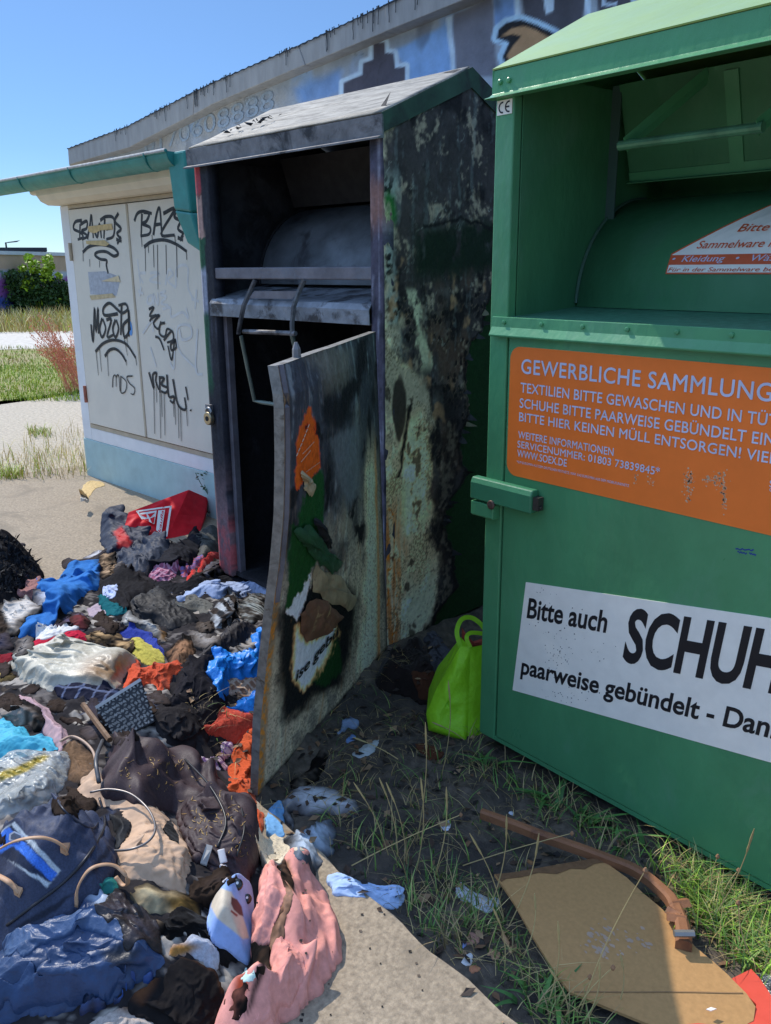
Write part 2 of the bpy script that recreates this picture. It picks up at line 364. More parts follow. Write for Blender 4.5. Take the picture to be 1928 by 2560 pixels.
col = blend(col, sstep(.012, .0, np.abs(fbm(aa*1.3, zz*1.6, 44)))*sstep(.1, .3, fbm(aa*2, zz*2, 71))*.5, srgb(60, 58, 60))
mur = grid_mesh('mural', V, nx, nz, mural_mat, bld, np.clip(col*1.05+.3*col.mean(1)[:, None], .01, .9))
mb = MB(); a0 = wpx(k1([(628, 672)])[0], WD-.008); a1 = wpx(k1([(1185, 470)])[0], WD-.008); put_text(mb, '0170608888', S(a0[0], WD-.009, a0[1]), ST+np.array([0, 0, (a1[1]-a0[1])/(a1[0]-a0[0])]), (0, 0, 1), .115, a1[0]-a0[0], bold=0)
mb.build('chalk_lettering', M('chalk', srgb(158, 172, 186), .95, .25, 40), bld)
# ------------------------------------------------------------------ service shed
m_cream = M('cream_render', (.74, .68, .55), .9, .07, 7, .25, 120, second=(.5, .46, .38), amount=.16, sscale=2.2)
m_white = M('white_render', (.80, .80, .79), .9, .06, 7, .25, 120, second=(.55, .55, .55), amount=.14, sscale=3)
m_door = M('cream_sheet_metal', (.72, .665, .56), .5, .05, 5, .05, 30, second=(.58, .52, .43), amount=.13, sscale=3)
m_blue = M('pale_blue_paint', (.41, .57, .56), .85, .1, 9, .3, 90, second=(.46, .52, .50), amount=.22, sscale=6)
m_teal = M('teal_gutter_paint', (.03, .23, .20), .45, .18, 9, .1, 40, second=(.30, .36, .33), amount=.12, sscale=12)
m_black = M('black_spray_paint', (.018, .018, .021), .6); m_wspray = M('white_spray_paint', srgb(232, 232, 230), .8)
m_frame = M('beige_frame_paint', (.46, .39, .28), .6, .12, 12)
SW = 2.0; shed = thing('service_shed', S(1.2, 0, 0), 'cream service shed with graffiti tagged double doors and pale blue plinth', 'shed')
X0, zt_ = spx((174.7, 523.7)); XS, _ = spx(ks([(915, 1100)])[0]); X1 = SW-.05; ztop, zbot = 1.905, .412
mb = MB(); mb.box(S, (0, 0, .288), (X0-.02, WD, 1.93)); mb.box(S, (X1+.02, 0, .288), (SW, WD, 1.93)); mb.box(S, (X0-.02, 0, .288), (X1+.02, WD, zbot-.03)); mb.box(S, (X0-.02, .06, zbot-.03), (X1+.02, WD, 1.93)); mb.build('wall', m_white, shed, bevel=.006)
mb = MB(); mb.box(S, (-.003, -.004, -.05), (SW+.003, WD, .288)); mb.build('plinth', m_blue, shed, bevel=.004)
fr = MB(); fr.box(S, (X0-.018, -.004, zbot-.028), (X1+.018, .05, zbot)); fr.box(S, (X0-.018, -.004, ztop), (X1+.018, .05, ztop+.024)); fr.box(S, (X0-.018, -.004, zbot), (X0-.004, .05, ztop)); fr.box(S, (X1+.004, -.004, zbot), (X1+.018, .05, ztop)); fr.build('door_frame', m_frame, shed)
doors = []
for nm, a, b in (('door', X0, XS-.004), ('door', XS+.004, X1)):
    mb = MB(); mb.box(S, (a, -.012, zbot+.006), (b, .03, ztop-.006)); doors.append(mb.build(nm, m_door, shed, bevel=.004))
mb = MB(); mb.box(S, (XS-.003, -.016, zbot+.01), (XS+.018, -.0125, ztop-.01)); mb.build('cover_strip', m_frame, doors[1])
for y in (1.62, .62):
    mb = MB(); z = spx((182, 630))[1] if y > 1 else spx((222, 985))[1]; mb.tube([S(X0-.012, -.02, z-.06), S(X0-.012, -.02, z+.06)], .012); mb.build('hinge', m_frame if y > 1 else M('rusty_hinge', (.35, .12, .08), .7, .4, 40), doors[0])
kx, kz = spx(ks([(872, 1055)])[0]); mb = MB(); mb.tube([S(kx+.026*math.cos(t), -.0135, kz+.05*math.sin(t)) for t in (0,)]+[], .01) if 0 else None
mb.add([S(kx+.024*math.cos(t), -.014, kz+.048*math.sin(t)) for t in np.linspace(0, 2*math.pi, 20, False)], [tuple(range(20))]); mb.build('lock_plate', M('blue_lock_paint', srgb(90, 150, 215), .5), doors[0])
mb = MB(); mb.box(S, (kx-.004, -.0165, kz-.012), (kx+.004, -.0142, kz+.012)); mb.build('keyhole', m_black, doors[0])
def strokes(lines, w_, d=-.0128, close=False):
    mb = MB()
    for q in lines:
        wq = w_
        if isinstance(q, tuple): wq, q = q
        P = [S(x, d, z) for x, z in (spx(p, d) for p in ks(q))]; P = smooth_line(P, 5) if len(P) > 2 else np.array(P)
        mb.ribbon(P, wq*np.linspace(1.1, .85, len(P)), -SN); d -= .00012
    return mb
thin = .006
tagL = [[(540, 345), (497, 355), (485, 400), (530, 425), (548, 455), (512, 472)], [(528, 370), (525, 468)], [(530, 372), (572, 350), (570, 398), (537, 415), (577, 448), (540, 470)], [(575, 468), (592, 380), (602, 310), (615, 462)], [(612, 385), (640, 455), (655, 368), (668, 462)], [(690, 335), (684, 465)], [(660, 345), (700, 320), (750, 335), (748, 445), (700, 470)], [(700, 400), (740, 395)], [(780, 298), (756, 350), (797, 400), (770, 430), (790, 460)], [(765, 470), (800, 482)], [(797, 455), (772, 500)],
    [(544, 556), (590, 516), (665, 504), (740, 522), (778, 562), (750, 580), (700, 552), (650, 552), (624, 572), (660, 600), (702, 608), (700, 640), (712, 695)],
    (thin, [(546, 556), (548, 615)]), (thin, [(545, 470), (548, 530)]), (thin, [(590, 600), (592, 650)]), (thin, [(655, 610), (656, 655)])]
mo = [[(600, 1030), (604, 1090), (614, 1135), (622, 920), (632, 1080), (645, 920), (648, 1090)], [(672, 990), (655, 1060), (672, 1115), (695, 1060), (676, 992)], [(700, 1000), (732, 1000), (705, 1110), (745, 1100)], [(760, 1000), (742, 1060), (760, 1115), (780, 1060), (765, 1000)], [(800, 900), (795, 1100)], [(775, 960), (690, 970), (680, 925), (720, 890), (770, 930), (805, 955), (840, 930), (825, 895), (780, 905)], [(842, 1000), (810, 1040), (820, 1115), (852, 1060), (845, 930), (848, 1110)],
    [(628, 1210), (680, 1155), (750, 1133), (830, 1160), (893, 1250)], [(690, 1240), (720, 1200), (760, 1192), (800, 1225), (830, 1275)], (thin, [(632, 1210), (648, 1365)]), (thin, [(655, 1190), (668, 1340)]), (thin, [(705, 1215), (714, 1370)]), (thin, [(893, 1250), (900, 1300)]), (thin, [(830, 1275), (832, 1300)]), (thin, [(835, 1110), (838, 1165)]), (thin, [(815, 1110), (840, 1235)])]
mds = [(.009, [(740, 1445), (745, 1375), (762, 1370), (765, 1440)]), (.009, [(762, 1380), (780, 1365), (790, 1470)]), (.009, [(795, 1370), (795, 1475), (825, 1470), (832, 1410), (795, 1370)]), (.009, [(872, 1370), (835, 1375), (850, 1415), (885, 1450), (880, 1490), (860, 1485)])]
g1 = strokes(tagL+mo+mds, .021).build('black_tag', m_black, doors[0])
g2 = strokes([[(885, 350), (905, 300), (945, 285), (1000, 300)], [(935, 300), (930, 440)], [(945, 290), (982, 300), (965, 350), (938, 368), (988, 392), (982, 435), (925, 448)], [(1010, 442), (1030, 310), (1052, 268), (1066, 440)], [(1015, 375), (1065, 368)], [(1075, 300), (1150, 272), (1060, 435), (1150, 442)], [(1172, 262), (1148, 320), (1187, 350), (1172, 400), (1212, 432)], [(1170, 458), (1205, 475)], [(1205, 440), (1185, 478)],
    [(948, 520), (1000, 485), (1080, 474), (1160, 502), (1230, 550)]]+[(thin, [(x, 505), (x+4, y)]) for x, y in ((955, 680), (975, 560), (1010, 655), (1036, 800), (1092, 700), (1162, 720))]+[(thin, [(1226, 548), (1230, 605)]), (thin, [(930, 448), (935, 520)]), (thin, [(1000, 440), (1003, 480)]), (thin, [(1150, 442), (1155, 495)])]+
    [(.016, [(980, 930), (1012, 918), (985, 975), (1030, 968)]), (.016, [(985, 1010), (1005, 985), (1050, 970), (1010, 1020), (1040, 1060), (1060, 1010)]), (.016, [(1085, 1020), (1055, 1030), (1050, 1090), (1085, 1110), (1100, 1060), (1135, 1075)]), (.016, [(1078, 1135), (1130, 1075), (1140, 1130), (1100, 1150)]), (.016, [(1160, 1135), (1125, 1160), (1130, 1200), (1160, 1180), (1150, 1130), (1130, 1265), (1105, 1170)]), (.016, [(1022, 1110), (1050, 1125), (1080, 1200)])]+
    [(.018, [(980, 1345), (1012, 1450), (1005, 1365), (1030, 1350), (1025, 1400), (1045, 1460)]), (.018, [(1050, 1370), (1052, 1480)]), (.018, [(1050, 1380), (1080, 1385), (1062, 1425), (1105, 1450), (1090, 1480), (1060, 1470)]), (.018, [(1098, 1360), (1110, 1500), (1145, 1505), (1140, 1545), (1118, 1530)]), (.018, [(1138, 1390), (1170, 1555), (1222, 1590), (1215, 1510)]), (.014, [(1222, 1440), (1238, 1530)]), (.02, [(1254, 1590), (1258, 1600)])]+
    [(thin, [(x, y0_), (x+6, y1_)]) for x, y0_, y1_ in ((1012, 1450, 1750), (1026, 1400, 1545), (1052, 1470, 1780), (1062, 1480, 1640), (1080, 1475, 1760), (1150, 1545, 1690), (1172, 1555, 1780), (1188, 1570, 1800), (1228, 1595, 1700), (1140, 1540, 1640))], .021).build('black_tag', m_black, doors[1])
wt = strokes([[(905, 600), (925, 760)], [(960, 690), (915, 700), (945, 760)], [(990, 700), (1000, 690), (1050, 695), (985, 740), (1060, 760)], [(1090, 770), (1110, 670), (1140, 700), (1105, 740), (1160, 790)], [(1160, 780), (1165, 660), (1235, 650), (1240, 790), (1290, 890)], [(975, 850), (970, 890), (1000, 890), (1000, 840), (975, 850)], [(1015, 900), (1010, 830), (1040, 900), (1040, 820)], [(1090, 810), (1055, 830), (1095, 850), (1060, 890), (1110, 905)], [(1070, 930), (1120, 920), (1130, 980), (1200, 950), (1240, 990), (1225, 920)], [(1295, 800), (1285, 930)], [(1260, 860), (1310, 880)], [(910, 810), (945, 830)], [(930, 785), (920, 845)],
    [(990, 1180), (1030, 1310)], [(1180, 1060), (1200, 1130), (1260, 1110), (1250, 1040), (1170, 1050), (1180, 1200), (1300, 1330)], [(1300, 1060), (1290, 1330), (1335, 1360)], [(1120, 1280), (1145, 1320), (1150, 1200)], [(940, 1090), (1000, 1010), (1010, 1080)]], .017, -.0124).build('faded_white_tag', M('faded_white_marker', srgb(214, 212, 206), .8), doors[1])
def scrap(poly, d, mat, nm):
    mb = MB(); mb.poly([S(x, d, z) for x, z in (spx(p, d) for p in ks(poly))][::-1]); return mb.build(nm, mat, doors[0])
scrap([(578, 385), (735, 365), (742, 405), (665, 410), (620, 430), (585, 420)], -.0165, M('torn_paper', srgb(205, 180, 130), .9, .2, 30), 'torn_paper')
scrap([(565, 480), (690, 475), (720, 500), (700, 515), (570, 500)], -.0165, M('torn_paper', srgb(200, 178, 130), .9, .2, 30), 'torn_paper')
scrap([(580, 685), (690, 680), (790, 715), (788, 755), (770, 840), (595, 830)], -.0125, M('faded_poster', srgb(176, 180, 186), .9, .2, 40, second=srgb(120, 140, 180), amount=.3, sscale=26), 'faded_poster')
scrap([(665, 745), (780, 708), (792, 750)], -.0165, M('torn_paper', srgb(214, 196, 158), .9, .2, 30), 'torn_paper')
scrap([(590, 840), (740, 825), (760, 850), (600, 868)], -.0165, M('torn_paper', srgb(200, 180, 140), .9, .2, 30), 'torn_paper')
# roof slab with rounded nose, overhanging
sl = [(-.13, 1.955), (-.155, 1.99), (-.16, 2.06), (-.15, 2.09), (.9, 2.16), (.9, 1.93), (-.08, 1.932)]
mb = MB(); xl = spx(ks([(190, 215)])[0], -.16)[0]
mb.prism(S, sl, xl+.1, SW+.02); mb.prism(S, [(d, 2.0 if z < 2.0 else z) for d, z in sl], xl, xl+.1); mb.build('roof_slab', m_cream, shed, bevel=.02)
gl, gz0 = spx((0, 460), -.25); gr, gz1 = spx((446, 381), -.25); gz = (gz0+gz1)/2
gz0 = gz1 = gz
th = np.linspace(0, math.pi, 15); R_ = .072
arc = [(-.25+R_*math.cos(t), gz-R_*math.sin(t)*1.05) for t in th]; mb = MB(); mb.strip(S, arc[::-1], gl-.12, gr, .003)
mb.tube([S(gl-.12, -.25-R_, gz), S(gr, -.25-R_, gz)], .009)
mb.add([S(gr, d, z) for d, z in arc]+[S(gr, -.25, gz)], [tuple(range(len(arc)+1))])
gut = mb.build('gutter', m_teal, shed)
mb = MB(); mb.tube([S(gl-.12, -.25-R_-.002, gz+.004), S(gr-.004, -.25-R_-.002, gz+.004)], .0095); mb.build('worn_gutter_bead', M('worn_zinc', (.42, .42, .40), .6, .3, 30), gut)
for p in ks([(105, 85), (435, 40), (930, 0)]):
    x = spx(p, -.25-R_)[0]; mb = MB(); mb.tube([S(x+.05*(1-math.cos(t))*.5, -.25+(R_+.008)*math.cos(t), gz+.008-(R_+.006)*math.sin(t)*1.05) for t in np.linspace(math.pi, 0, 14)], .008, 6, .6); mb.build('gutter_bracket', m_teal, gut, True)
a = spx(ks([(1225, 30)])[0], -.2); b = spx(ks([(1245, 330)])[0], -.2)
mb = MB(); xd = a[0]+.02
mb.hexa([S(xd-.05, -.27, b[1]+.04), S(xd+.11, -.27, b[1]+.02), S(xd+.11, -.12, b[1]+.02), S(xd-.05, -.12, b[1]+.04), S(xd-.07, -.28, gz+.0), S(xd+.10, -.28, gz+.0), S(xd+.10, -.12, gz+.0), S(xd-.07, -.12, gz+.0)])
mb.hexa([S(xd+.03, -.255, b[1]-.13), S(xd+.18, -.255, b[1]-.19), S(xd+.18, -.13, b[1]-.19), S(xd+.03, -.13, b[1]-.13), S(xd-.05, -.27, b[1]+.04), S(xd+.11, -.27, b[1]+.02), S(xd+.11, -.12, b[1]+.02), S(xd-.05, -.12, b[1]+.04)])
mb.build('downpipe', m_teal, shed, bevel=.012)
# ------------------------------------------------------------------ far background
wa, wb = gp((0, 792)), gp((160, 778)); wdir = (wb-wa)/np.linalg.norm(wb-wa); wn = np.array([-wdir[1], wdir[0], 0])
def FW(X, d, z): return wa+wdir*X+wn*d*(-1 if wn@np.array([1, 0, 0]) > 0 else 1)+np.array([0, 0, z])
hw = onplane((0, 627), wa, wn)[2]
yard = thing('yard_wall', FW(0, 0, 0), 'long low wall with a faded mural and pale coping far across the meadow', 'wall')
nx, nz = 160, 40; XX, ZZ = np.meshgrid(np.linspace(-6, 9, nx), np.linspace(-.1, hw-.12, nz), indexing='ij')
V = wa+XX.reshape(-1, 1)*wdir+np.stack([0*XX, 0*XX, ZZ], -1).reshape(-1, 3); P = proj(V)
f1 = fbm(XX.ravel()*1.1, ZZ.ravel()*1.6, 4); f2 = fbm(XX.ravel()*1.7+9, ZZ.ravel()*2, 8); zr = ZZ.ravel()/hw
col = np.tile(srgb(178, 152, 130), (len(V), 1)); col = blend(col, sstep(.72, .66, zr+.05*f1), srgb(168, 176, 188))
col = blend(col, sstep(.62, .52, zr+.16*f1), srgb(128, 72, 138)); col = blend(col, sstep(.25, .3, f2)*(zr < .7), srgb(60, 110, 80)); col = blend(col, sstep(.34, .26, zr+.1*f2), srgb(58, 78, 150)); col = blend(col, sstep(.03, .0, np.abs(f1-.1))*(zr < .66), srgb(30, 28, 36))
grid_mesh('mural', V, nx, nz, M('faded_mural', (.3, .3, .3), .9, .1, 3, attr=True), yard, col)
mb = MB(); mb.box(FW, (-6, .005, -.1), (9, .3, hw-.12)); mb.build('wall_body', m_roofc, yard)
mb = MB(); mb.box(FW, (-6, -.05, hw-.12), (9, .35, hw)); mb.build('coping', M('pale_coping', srgb(188, 192, 200), .7, .1, 2), yard)
m_dk = M('dark_roofing', (.05, .055, .065), .8); dd = ray((60, 621)); t = 95; c0 = O3+dd/np.hypot(*dd[:2])*t
bl = thing('distant_hall', (c0[0], c0[1], 0), 'flat dark roof of a distant hall just above the yard wall', 'building')
lat = np.array([-dd[1], dd[0], 0]); lat /= np.linalg.norm(lat)
rt = onplane((60, 619), c0, dd)[2]; r0 = (onplane((117, 619), c0, dd)-c0)@lat
def FB(X, d, z): return np.array([c0[0], c0[1], 0])+lat*X+np.array([dd[0], dd[1], 0])*d+np.array([0, 0, z])
mb = MB(); mb.box(FB, (r0+.3, 0, -1), (25, 10, rt-.35)); mb.build('wall', M('hall_wall', srgb(150, 160, 172), .8), bl)
mb = MB(); mb.box(FB, (r0, -.5, rt-.35), (25, 11, rt)); mb.build('roof', m_dk, bl)
dl = ray((17, 626)); c1 = O3+dl/np.hypot(*dl[:2])*70; lt = onplane((17, 604), c1, dl)[2]; lx = np.array([-dl[1], dl[0], 0]); lx /= np.linalg.norm(lx)
lamp = thing('street_lamp', (c1[0], c1[1], 0), 'single grey street lamp rising above the yard wall at the far left', 'lamp')
mb = MB(); b0 = np.array([c1[0], c1[1], -.1]); mb.tube([b0, b0+[0, 0, lt+.05]], .06); mb.build('pole', m_dk, lamp)
mb = MB(); mb.hexa([b0+lx*x+np.array([0, 0, z+.1]) for x, z in ((.1, lt-.12), (-.75, lt-.03), (-.75, lt-.03), (.1, lt-.12))]+[b0+lx*x+np.array([0, .25, z+.1]) for x, z in ((.1, lt-.02), (-.75, lt+.1), (-.75, lt+.1), (.1, lt-.02))]); mb.build('lamp_head', m_dk, lamp)
# ------------------------------------------------------------------ plants
def leafmat(name, c_, tr=.25, var=.35): 
    m = M(name, c_, .55, var, 3, attr=True); return m
m_leaf = leafmat('leaf', (.1, .2, .03))
def leaves(mb, P, size, rs, cols, el=1.8):
    for p, s_, c_ in zip(P, size, cols):
        a = rs.randn(3); a /= np.linalg.norm(a); b = np.cross(a, rs.randn(3)); b /= np.linalg.norm(b); nn_ = np.cross(a, b)
        mb.add([p-a*s_*el/2, p+b*s_/2+nn_*s_*.12, p+a*s_*el/2, p-b*s_/2+nn_*s_*.12], [(0, 1, 2, 3)], c_)
rs = np.random.RandomState(5)
bd = gp((95, 783)); bd = bd*(.96); bush = thing('green_bush', bd, 'leafy green bush with sunlit tops coloured lighter in front of the far mural wall', 'bush')
bl_ = np.array([-bd[1], bd[0], 0])/np.linalg.norm(bd[:2]); 
def bpt(px, dep=0): return onplane(px, bd, np.array([bd[0], bd[1], 0]))-bd/np.linalg.norm(bd)*dep
mb = MB(); cl = [(30, 700, 26, 0), (60, 720, 40, 0), (100, 735, 45, 0), (140, 735, 40, 0), (170, 745, 40, 0), (80, 765, 40, 0), (125, 770, 45, 0), (35, 765, 30, 0), (72, 645, 12, 1), (88, 668, 17, 1), (120, 650, 15, 1), (118, 690, 17, 1), (56, 673, 11, 1), (68, 710, 19, 1), (148, 690, 9, 1), (100, 760, 14, 1), (145, 755, 12, 1), (90, 700, 14, 0), (122, 670, 14, 1)]
for x, y, r, br in cl:
    n_ = int(r*r*.55); ang = rs.rand(n_)*6.28; q = np.sqrt(rs.rand(n_))*r
    P = [bpt((x+qq*math.cos(t), y+qq*math.sin(t)), rs.uniform(-.5, .5)) for t, qq in zip(ang, q)]
    base = np.array(srgb(150, 178, 40) if br else srgb(56, 84, 38)); leaves(mb, P, rs.uniform(.06, .11, n_), rs, [base*rs.uniform(.6, 1.3) for _ in range(n_)])  # sunlight put into the leaf colour: yellow-green for lit clumps, dark below
mb.build('crown', m_leaf, bush)
mb = MB()
for x0_, x1_, y1_ in ((90, 72, 650), (95, 118, 655), (100, 85, 670), (85, 60, 690), (110, 145, 700)): mb.tube([bpt((x0_, 792)), bpt(((x0_+x1_)/2, 740)), bpt((x1_, y1_))], [.03, .02, .01], 5)
mb.build('stem', M('bark', (.08, .06, .04), .9), bush)
m_dry = M('dry_stalk', (.3, .2, .1), .8, .2, 3, attr=True)
sb = gp((192, 975)); sor = thing('sorrel_plant', sb, 'dry reddish sorrel stalks leaning out beside the left corner of the shed', 'plant')
mb = MB(); nrm = np.array([sb[0], sb[1], 0])
for i in range(95):
    r_ = rs.rand(); tx, ty = rs.uniform(72, 135), rs.uniform(790, 850)
    if i % 2: tx, ty = rs.uniform(85, 190), rs.uniform(860, 900)
    if i % 5 == 0: tx, ty = rs.uniform(130, 190), rs.uniform(815, 880)
    bx_ = rs.uniform(165, 215); by_ = rs.uniform(950, 985); dep = rs.uniform(-.4, .4)
    P = [onplane((bx_+(tx-bx_)*t+rs.randn()*2, by_+(ty-by_)*t-14*math.sin(t*3)), sb, nrm)-nrm/np.linalg.norm(nrm)*dep for t in np.linspace(0, 1, 6)]
    c_ = np.array(srgb(214, 140, 108))*rs.uniform(.7, 1.15)
    mb.tube(P, np.linspace(.0028, .0020, 6), 4, col=c_)
    for q in P[2:]:
        for _ in range(3): leaves(mb, [q+rs.randn(3)*.02], [.018], rs, [c_*rs.uniform(.8, 1.2)], 1.5)
mb.build('stalks', m_dry, sor)
def blades(mb, pts, h, w_, rs, c_list, lean=.5, seg=3, dirn=None):
    for p in pts:
        hh = h*rs.uniform(.5, 1.2); a = rs.uniform(0, 6.28) if dirn is None else dirn+rs.randn()*.5; L = lean*rs.uniform(.2, 1.3)*hh; dx, dy = math.cos(a)*L, math.sin(a)*L; sx_, sy_ = -math.sin(a)*w_/2, math.cos(a)*w_/2
        c_ = np.array(c_list[rs.randint(len(c_list))])*rs.uniform(.7, 1.25); v = []
        for k in range(seg+1):
            t = k/seg; q = 1-t**1.5*.96; z_ = hh*(t-.28*t*t*lean); v += [(p[0]+dx*t*t-sx_*q, p[1]+dy*t*t-sy_*q, p[2]+z_), (p[0]+dx*t*t+sx_*q, p[1]+dy*t*t+sy_*q, p[2]+z_)]
        mb.add(v, [(2*k, 2*k+1, 2*k+3, 2*k+2) for k in range(seg)], c_)
m_grass = M('grass_blade', (.1, .18, .03), .6, .2, 4, attr=True)
gcol = [srgb(150, 176, 48), srgb(176, 188, 70), srgb(120, 150, 44)]; dcol = [srgb(190, 170, 105), srgb(170, 145, 85), srgb(205, 190, 130)]
def wedge(n_, y0_, y1_, x0_=-30, x1_=240): return [gp((rs.uniform(x0_, x1_), rs.uniform(y0_, y1_))) for _ in range(n_)]
mb = MB(); blades(mb, wedge(3200, 915, 1003), .07, .012, rs, gcol+gcol[:2], .6, 2); blades(mb, wedge(1600, 868, 930), .08, .014, rs, gcol+dcol[:2], .6, 2); blades(mb, wedge(1600, 790, 832), .45, .03, rs, [gcol[1]]+dcol*2, .5, 2); blades(mb, wedge(300, 1130, 1200, -20, 215), .16, .006, rs, dcol*2+gcol[:1], .9, 3); blades(mb, wedge(140, 1080, 1190, 60, 225), .22, .005, rs, dcol*2+gcol[:1], .6, 3)
blades(mb, wedge(160, 1175, 1200, -20, 60), .09, .008, rs, gcol+dcol[:1], .8, 3); blades(mb, wedge(120, 1075, 1095, 70, 130), .09, .008, rs, gcol+dcol[:1], .8, 3)
tag(mb.build('meadow_grass', m_grass), 'patchy green and straw coloured grass along the gravel yard and meadow', 'grass', kind='stuff')
# ------------------------------------------------------------------ burned clothing container
m_burn = M('scorched_sheet_metal', (.1, .1, .1), .75, .22, 60, .5, 120, attr=True, metal=.0, spec=.3)
m_char = M('soot_black', (.010, .010, .012), .85, .3, 20, .5, 60, second=(.03, .032, .037), amount=.4, sscale=6)
m_ash = M('ash_grey_metal', (.18, .175, .18), .6, .3, 16, .35, 60, second=(.03, .03, .035), amount=.42, sscale=7, metal=.2)
m_post = M('heat_tinted_metal', (.17, .16, .18), .6, .3, 10, .4, 60, second=(.16, .17, .20), amount=.42, sscale=5, metal=.25)
m_ashroof = M('burnt_zinc_roof', (.25, .235, .20), .7, .3, 24, .5, 60, second=(.13, .12, .10), amount=.46, sscale=16, stretch=(.35, 2, 2), metal=.1)
m_lid = M('flaking_blue_grey_metal', (.22, .24, .27), .6, .3, 14, .5, 50, second=(.05, .05, .055), amount=.45, sscale=9, metal=.2)
m_drum = M('smoked_drum_metal', (.15, .165, .18), .5, .35, 8, .2, 50, second=(.06, .062, .07), amount=.4, sscale=6, metal=.1)
BX0, BX1, BD = -3.672, -2.474, .92
bc = thing('burned_container', B((BX0+BX1)/2, BD/2, 0), 'burned out clothing container with sooty peeling sides and its door hanging open', 'container')
def gable(d): return np.interp(d, [0, .45, BD], [2.0, 2.215, 1.99])
# right side panel: painted by fire
nd, nz = 190, 420; dd_, tt = np.meshgrid(np.linspace(.0, BD, nd), np.linspace(0, 1, nz), indexing='ij')
zz_ = .012+tt*(gable(dd_)-.012); s_, z_ = dd_.ravel(), zz_.ravel()
ash = lambda *a: np.array(srgb(*a))
n1, n2, n3 = fbm(s_*5, z_*4, 1), fbm(s_*16, z_*9, 2), fbm(s_*45, z_*40, 3); st1 = fbm(s_*26, z_*2.6, 4); st2 = fbm(s_*50, z_*5, 6)
sp = fbm(s_*110, z_*110, 8, 2)
col = np.tile(ash(66, 66, 70), (len(s_), 1))*(1+.35*n2)[:, None]
col = blend(col, sstep(.1, .5, n1)*.7, ash(90, 92, 94)); col = blend(col, sstep(.0, .4, fbm(s_*4, z_*3, 15))*(z_ < 1.5)*.6, ash(92, 80, 72)); col = blend(col, sstep(.2, .5, fbm(s_*7, z_*5, 91)+.5*n3)*.75, ash(140, 138, 130)); col = blend(col, sstep(.1, .45, fbm(s_*6, z_*4, 95)+.3*n2)*.85, ash(34, 34, 38))
c1, c2 = cells(s_*17+.25*n2*2, z_*15+.25*n3, 5); bub = sstep(.12, .02, c2-c1)              # blistered paint cells
col = blend(col, bub*sstep(-.1, .3, n1+.2)*sstep(1.7, 1.45, z_)*.35*(s_ > .02), ash(92, 94, 94)); col = blend(col, sstep(.34, .22, c1)*sstep(1.6, 1.3, z_)*sstep(.0, .2, n2)*.7, ash(30, 30, 34))
c1b, c2b = cells(s_*60, z_*52, 9)
col = blend(col, sstep(.22, .5, st1+.5*n3+.25*n1)*sstep(.75, 1.1, z_)*(s_ < .62)*.38, ash(96, 108, 114))
hole, h2 = cells(s_*34+.5*n2, z_*30+.5*n2, 17); lb = sstep(.03, -.02, s_-.06-.06*n1-.02*n3)*sstep(.85, 1.0, z_)*sstep(1.86, 1.76, z_)
col = blend(col, lb*.85, ash(128, 142, 144)); col = blend(col, lb*sstep(.42, .32, hole), ash(40, 44, 48)); col = blend(col, sstep(.36, .28, hole)*sstep(.08, .3, fbm(s_*6, z_*5, 63))*(z_ < 1.5)*.8, ash(26, 26, 30)); col = blend(col, sstep(.05, .0, np.abs(hole-.40))*sstep(.08, .3, fbm(s_*6, z_*5, 63))*(z_ < 1.5)*.7, ash(112, 106, 98))
tl_ = np.clip((1.43-z_)/.28, 0, 1); pd = np.abs(s_-(.13+.10*tl_)); col = blend(col, sstep(.035, .015, pd+.03*n2+.02*n3)*sstep(1.44, 1.40, z_)*sstep(1.08, 1.16, z_)*sstep(-.25, .0, sp+.6), ash(150, 158, 146))
col = blend(col, sstep(.25, .5, fbm(s_*10, z_*7, 22))*sstep(.7, .9, z_)*sstep(1.65, 1.5, z_)*.8, ash(138, 122, 104))
col = blend(col, sstep(.02, .0, np.abs(fbm(s_*7, z_*6, 27)))*sstep(-.1, .2, n1)*(z_ > 1.2)*.5, ash(140, 150, 152))
gb = sstep(.06, -.02, np.abs(z_-1.56-.1*(s_-.3)+.05*n1)-.075)*sstep(.12, .2, s_)        # a band of green that survived under the eave
col = blend(col, gb*sstep(-.35, .05, n2+.2), ash(34, 50, 42)); col = blend(col, sstep(.012, 0, np.abs(z_-1.635+.09*np.abs(s_-.42)*2-.05+.015*n2))*(s_ > .2)*.9, ash(14, 14, 16))
col = blend(col, sstep(.0, -.03, np.hypot((s_-.03)*1.0, (z_-1.70)*.7)-.055+.02*n2), ash(44, 100, 58))
# pale, ash-burnt lower front
edge = np.interp(z_, [0, .08, .2, .4, .6, .75, .9, 1.0, 1.15, 1.3, 1.45], [.20, .27, .31, .27, .25, .29, .30, .26, .12, .06, .0])
pale_m = sstep(.035, -.035, s_-edge+.09*n1+.05*n2+.03*n3)
pc = ash(166, 160, 142)[None]*(1+.2*n2)[:, None]; pc = blend(pc, sstep(.1, .5, n1+.3*n2), ash(180, 172, 148)); pc = blend(pc, sstep(.35, .1, z_+.12*n1)*.8, ash(166, 172, 162)); pc = blend(pc, sstep(.75, .95, z_+.1*n1)*.8, ash(140, 142, 136))
pc = blend(pc, sstep(.12, .03, s_+.05*n2)*sstep(.75, .45, z_+.1*n1)*sstep(-.3, .2, st2)*.85, ash(150, 108, 66)); pc = blend(pc, sstep(.25, .5, n3)*sstep(.12, .03, s_)*(z_ < .6), ash(176, 116, 50))
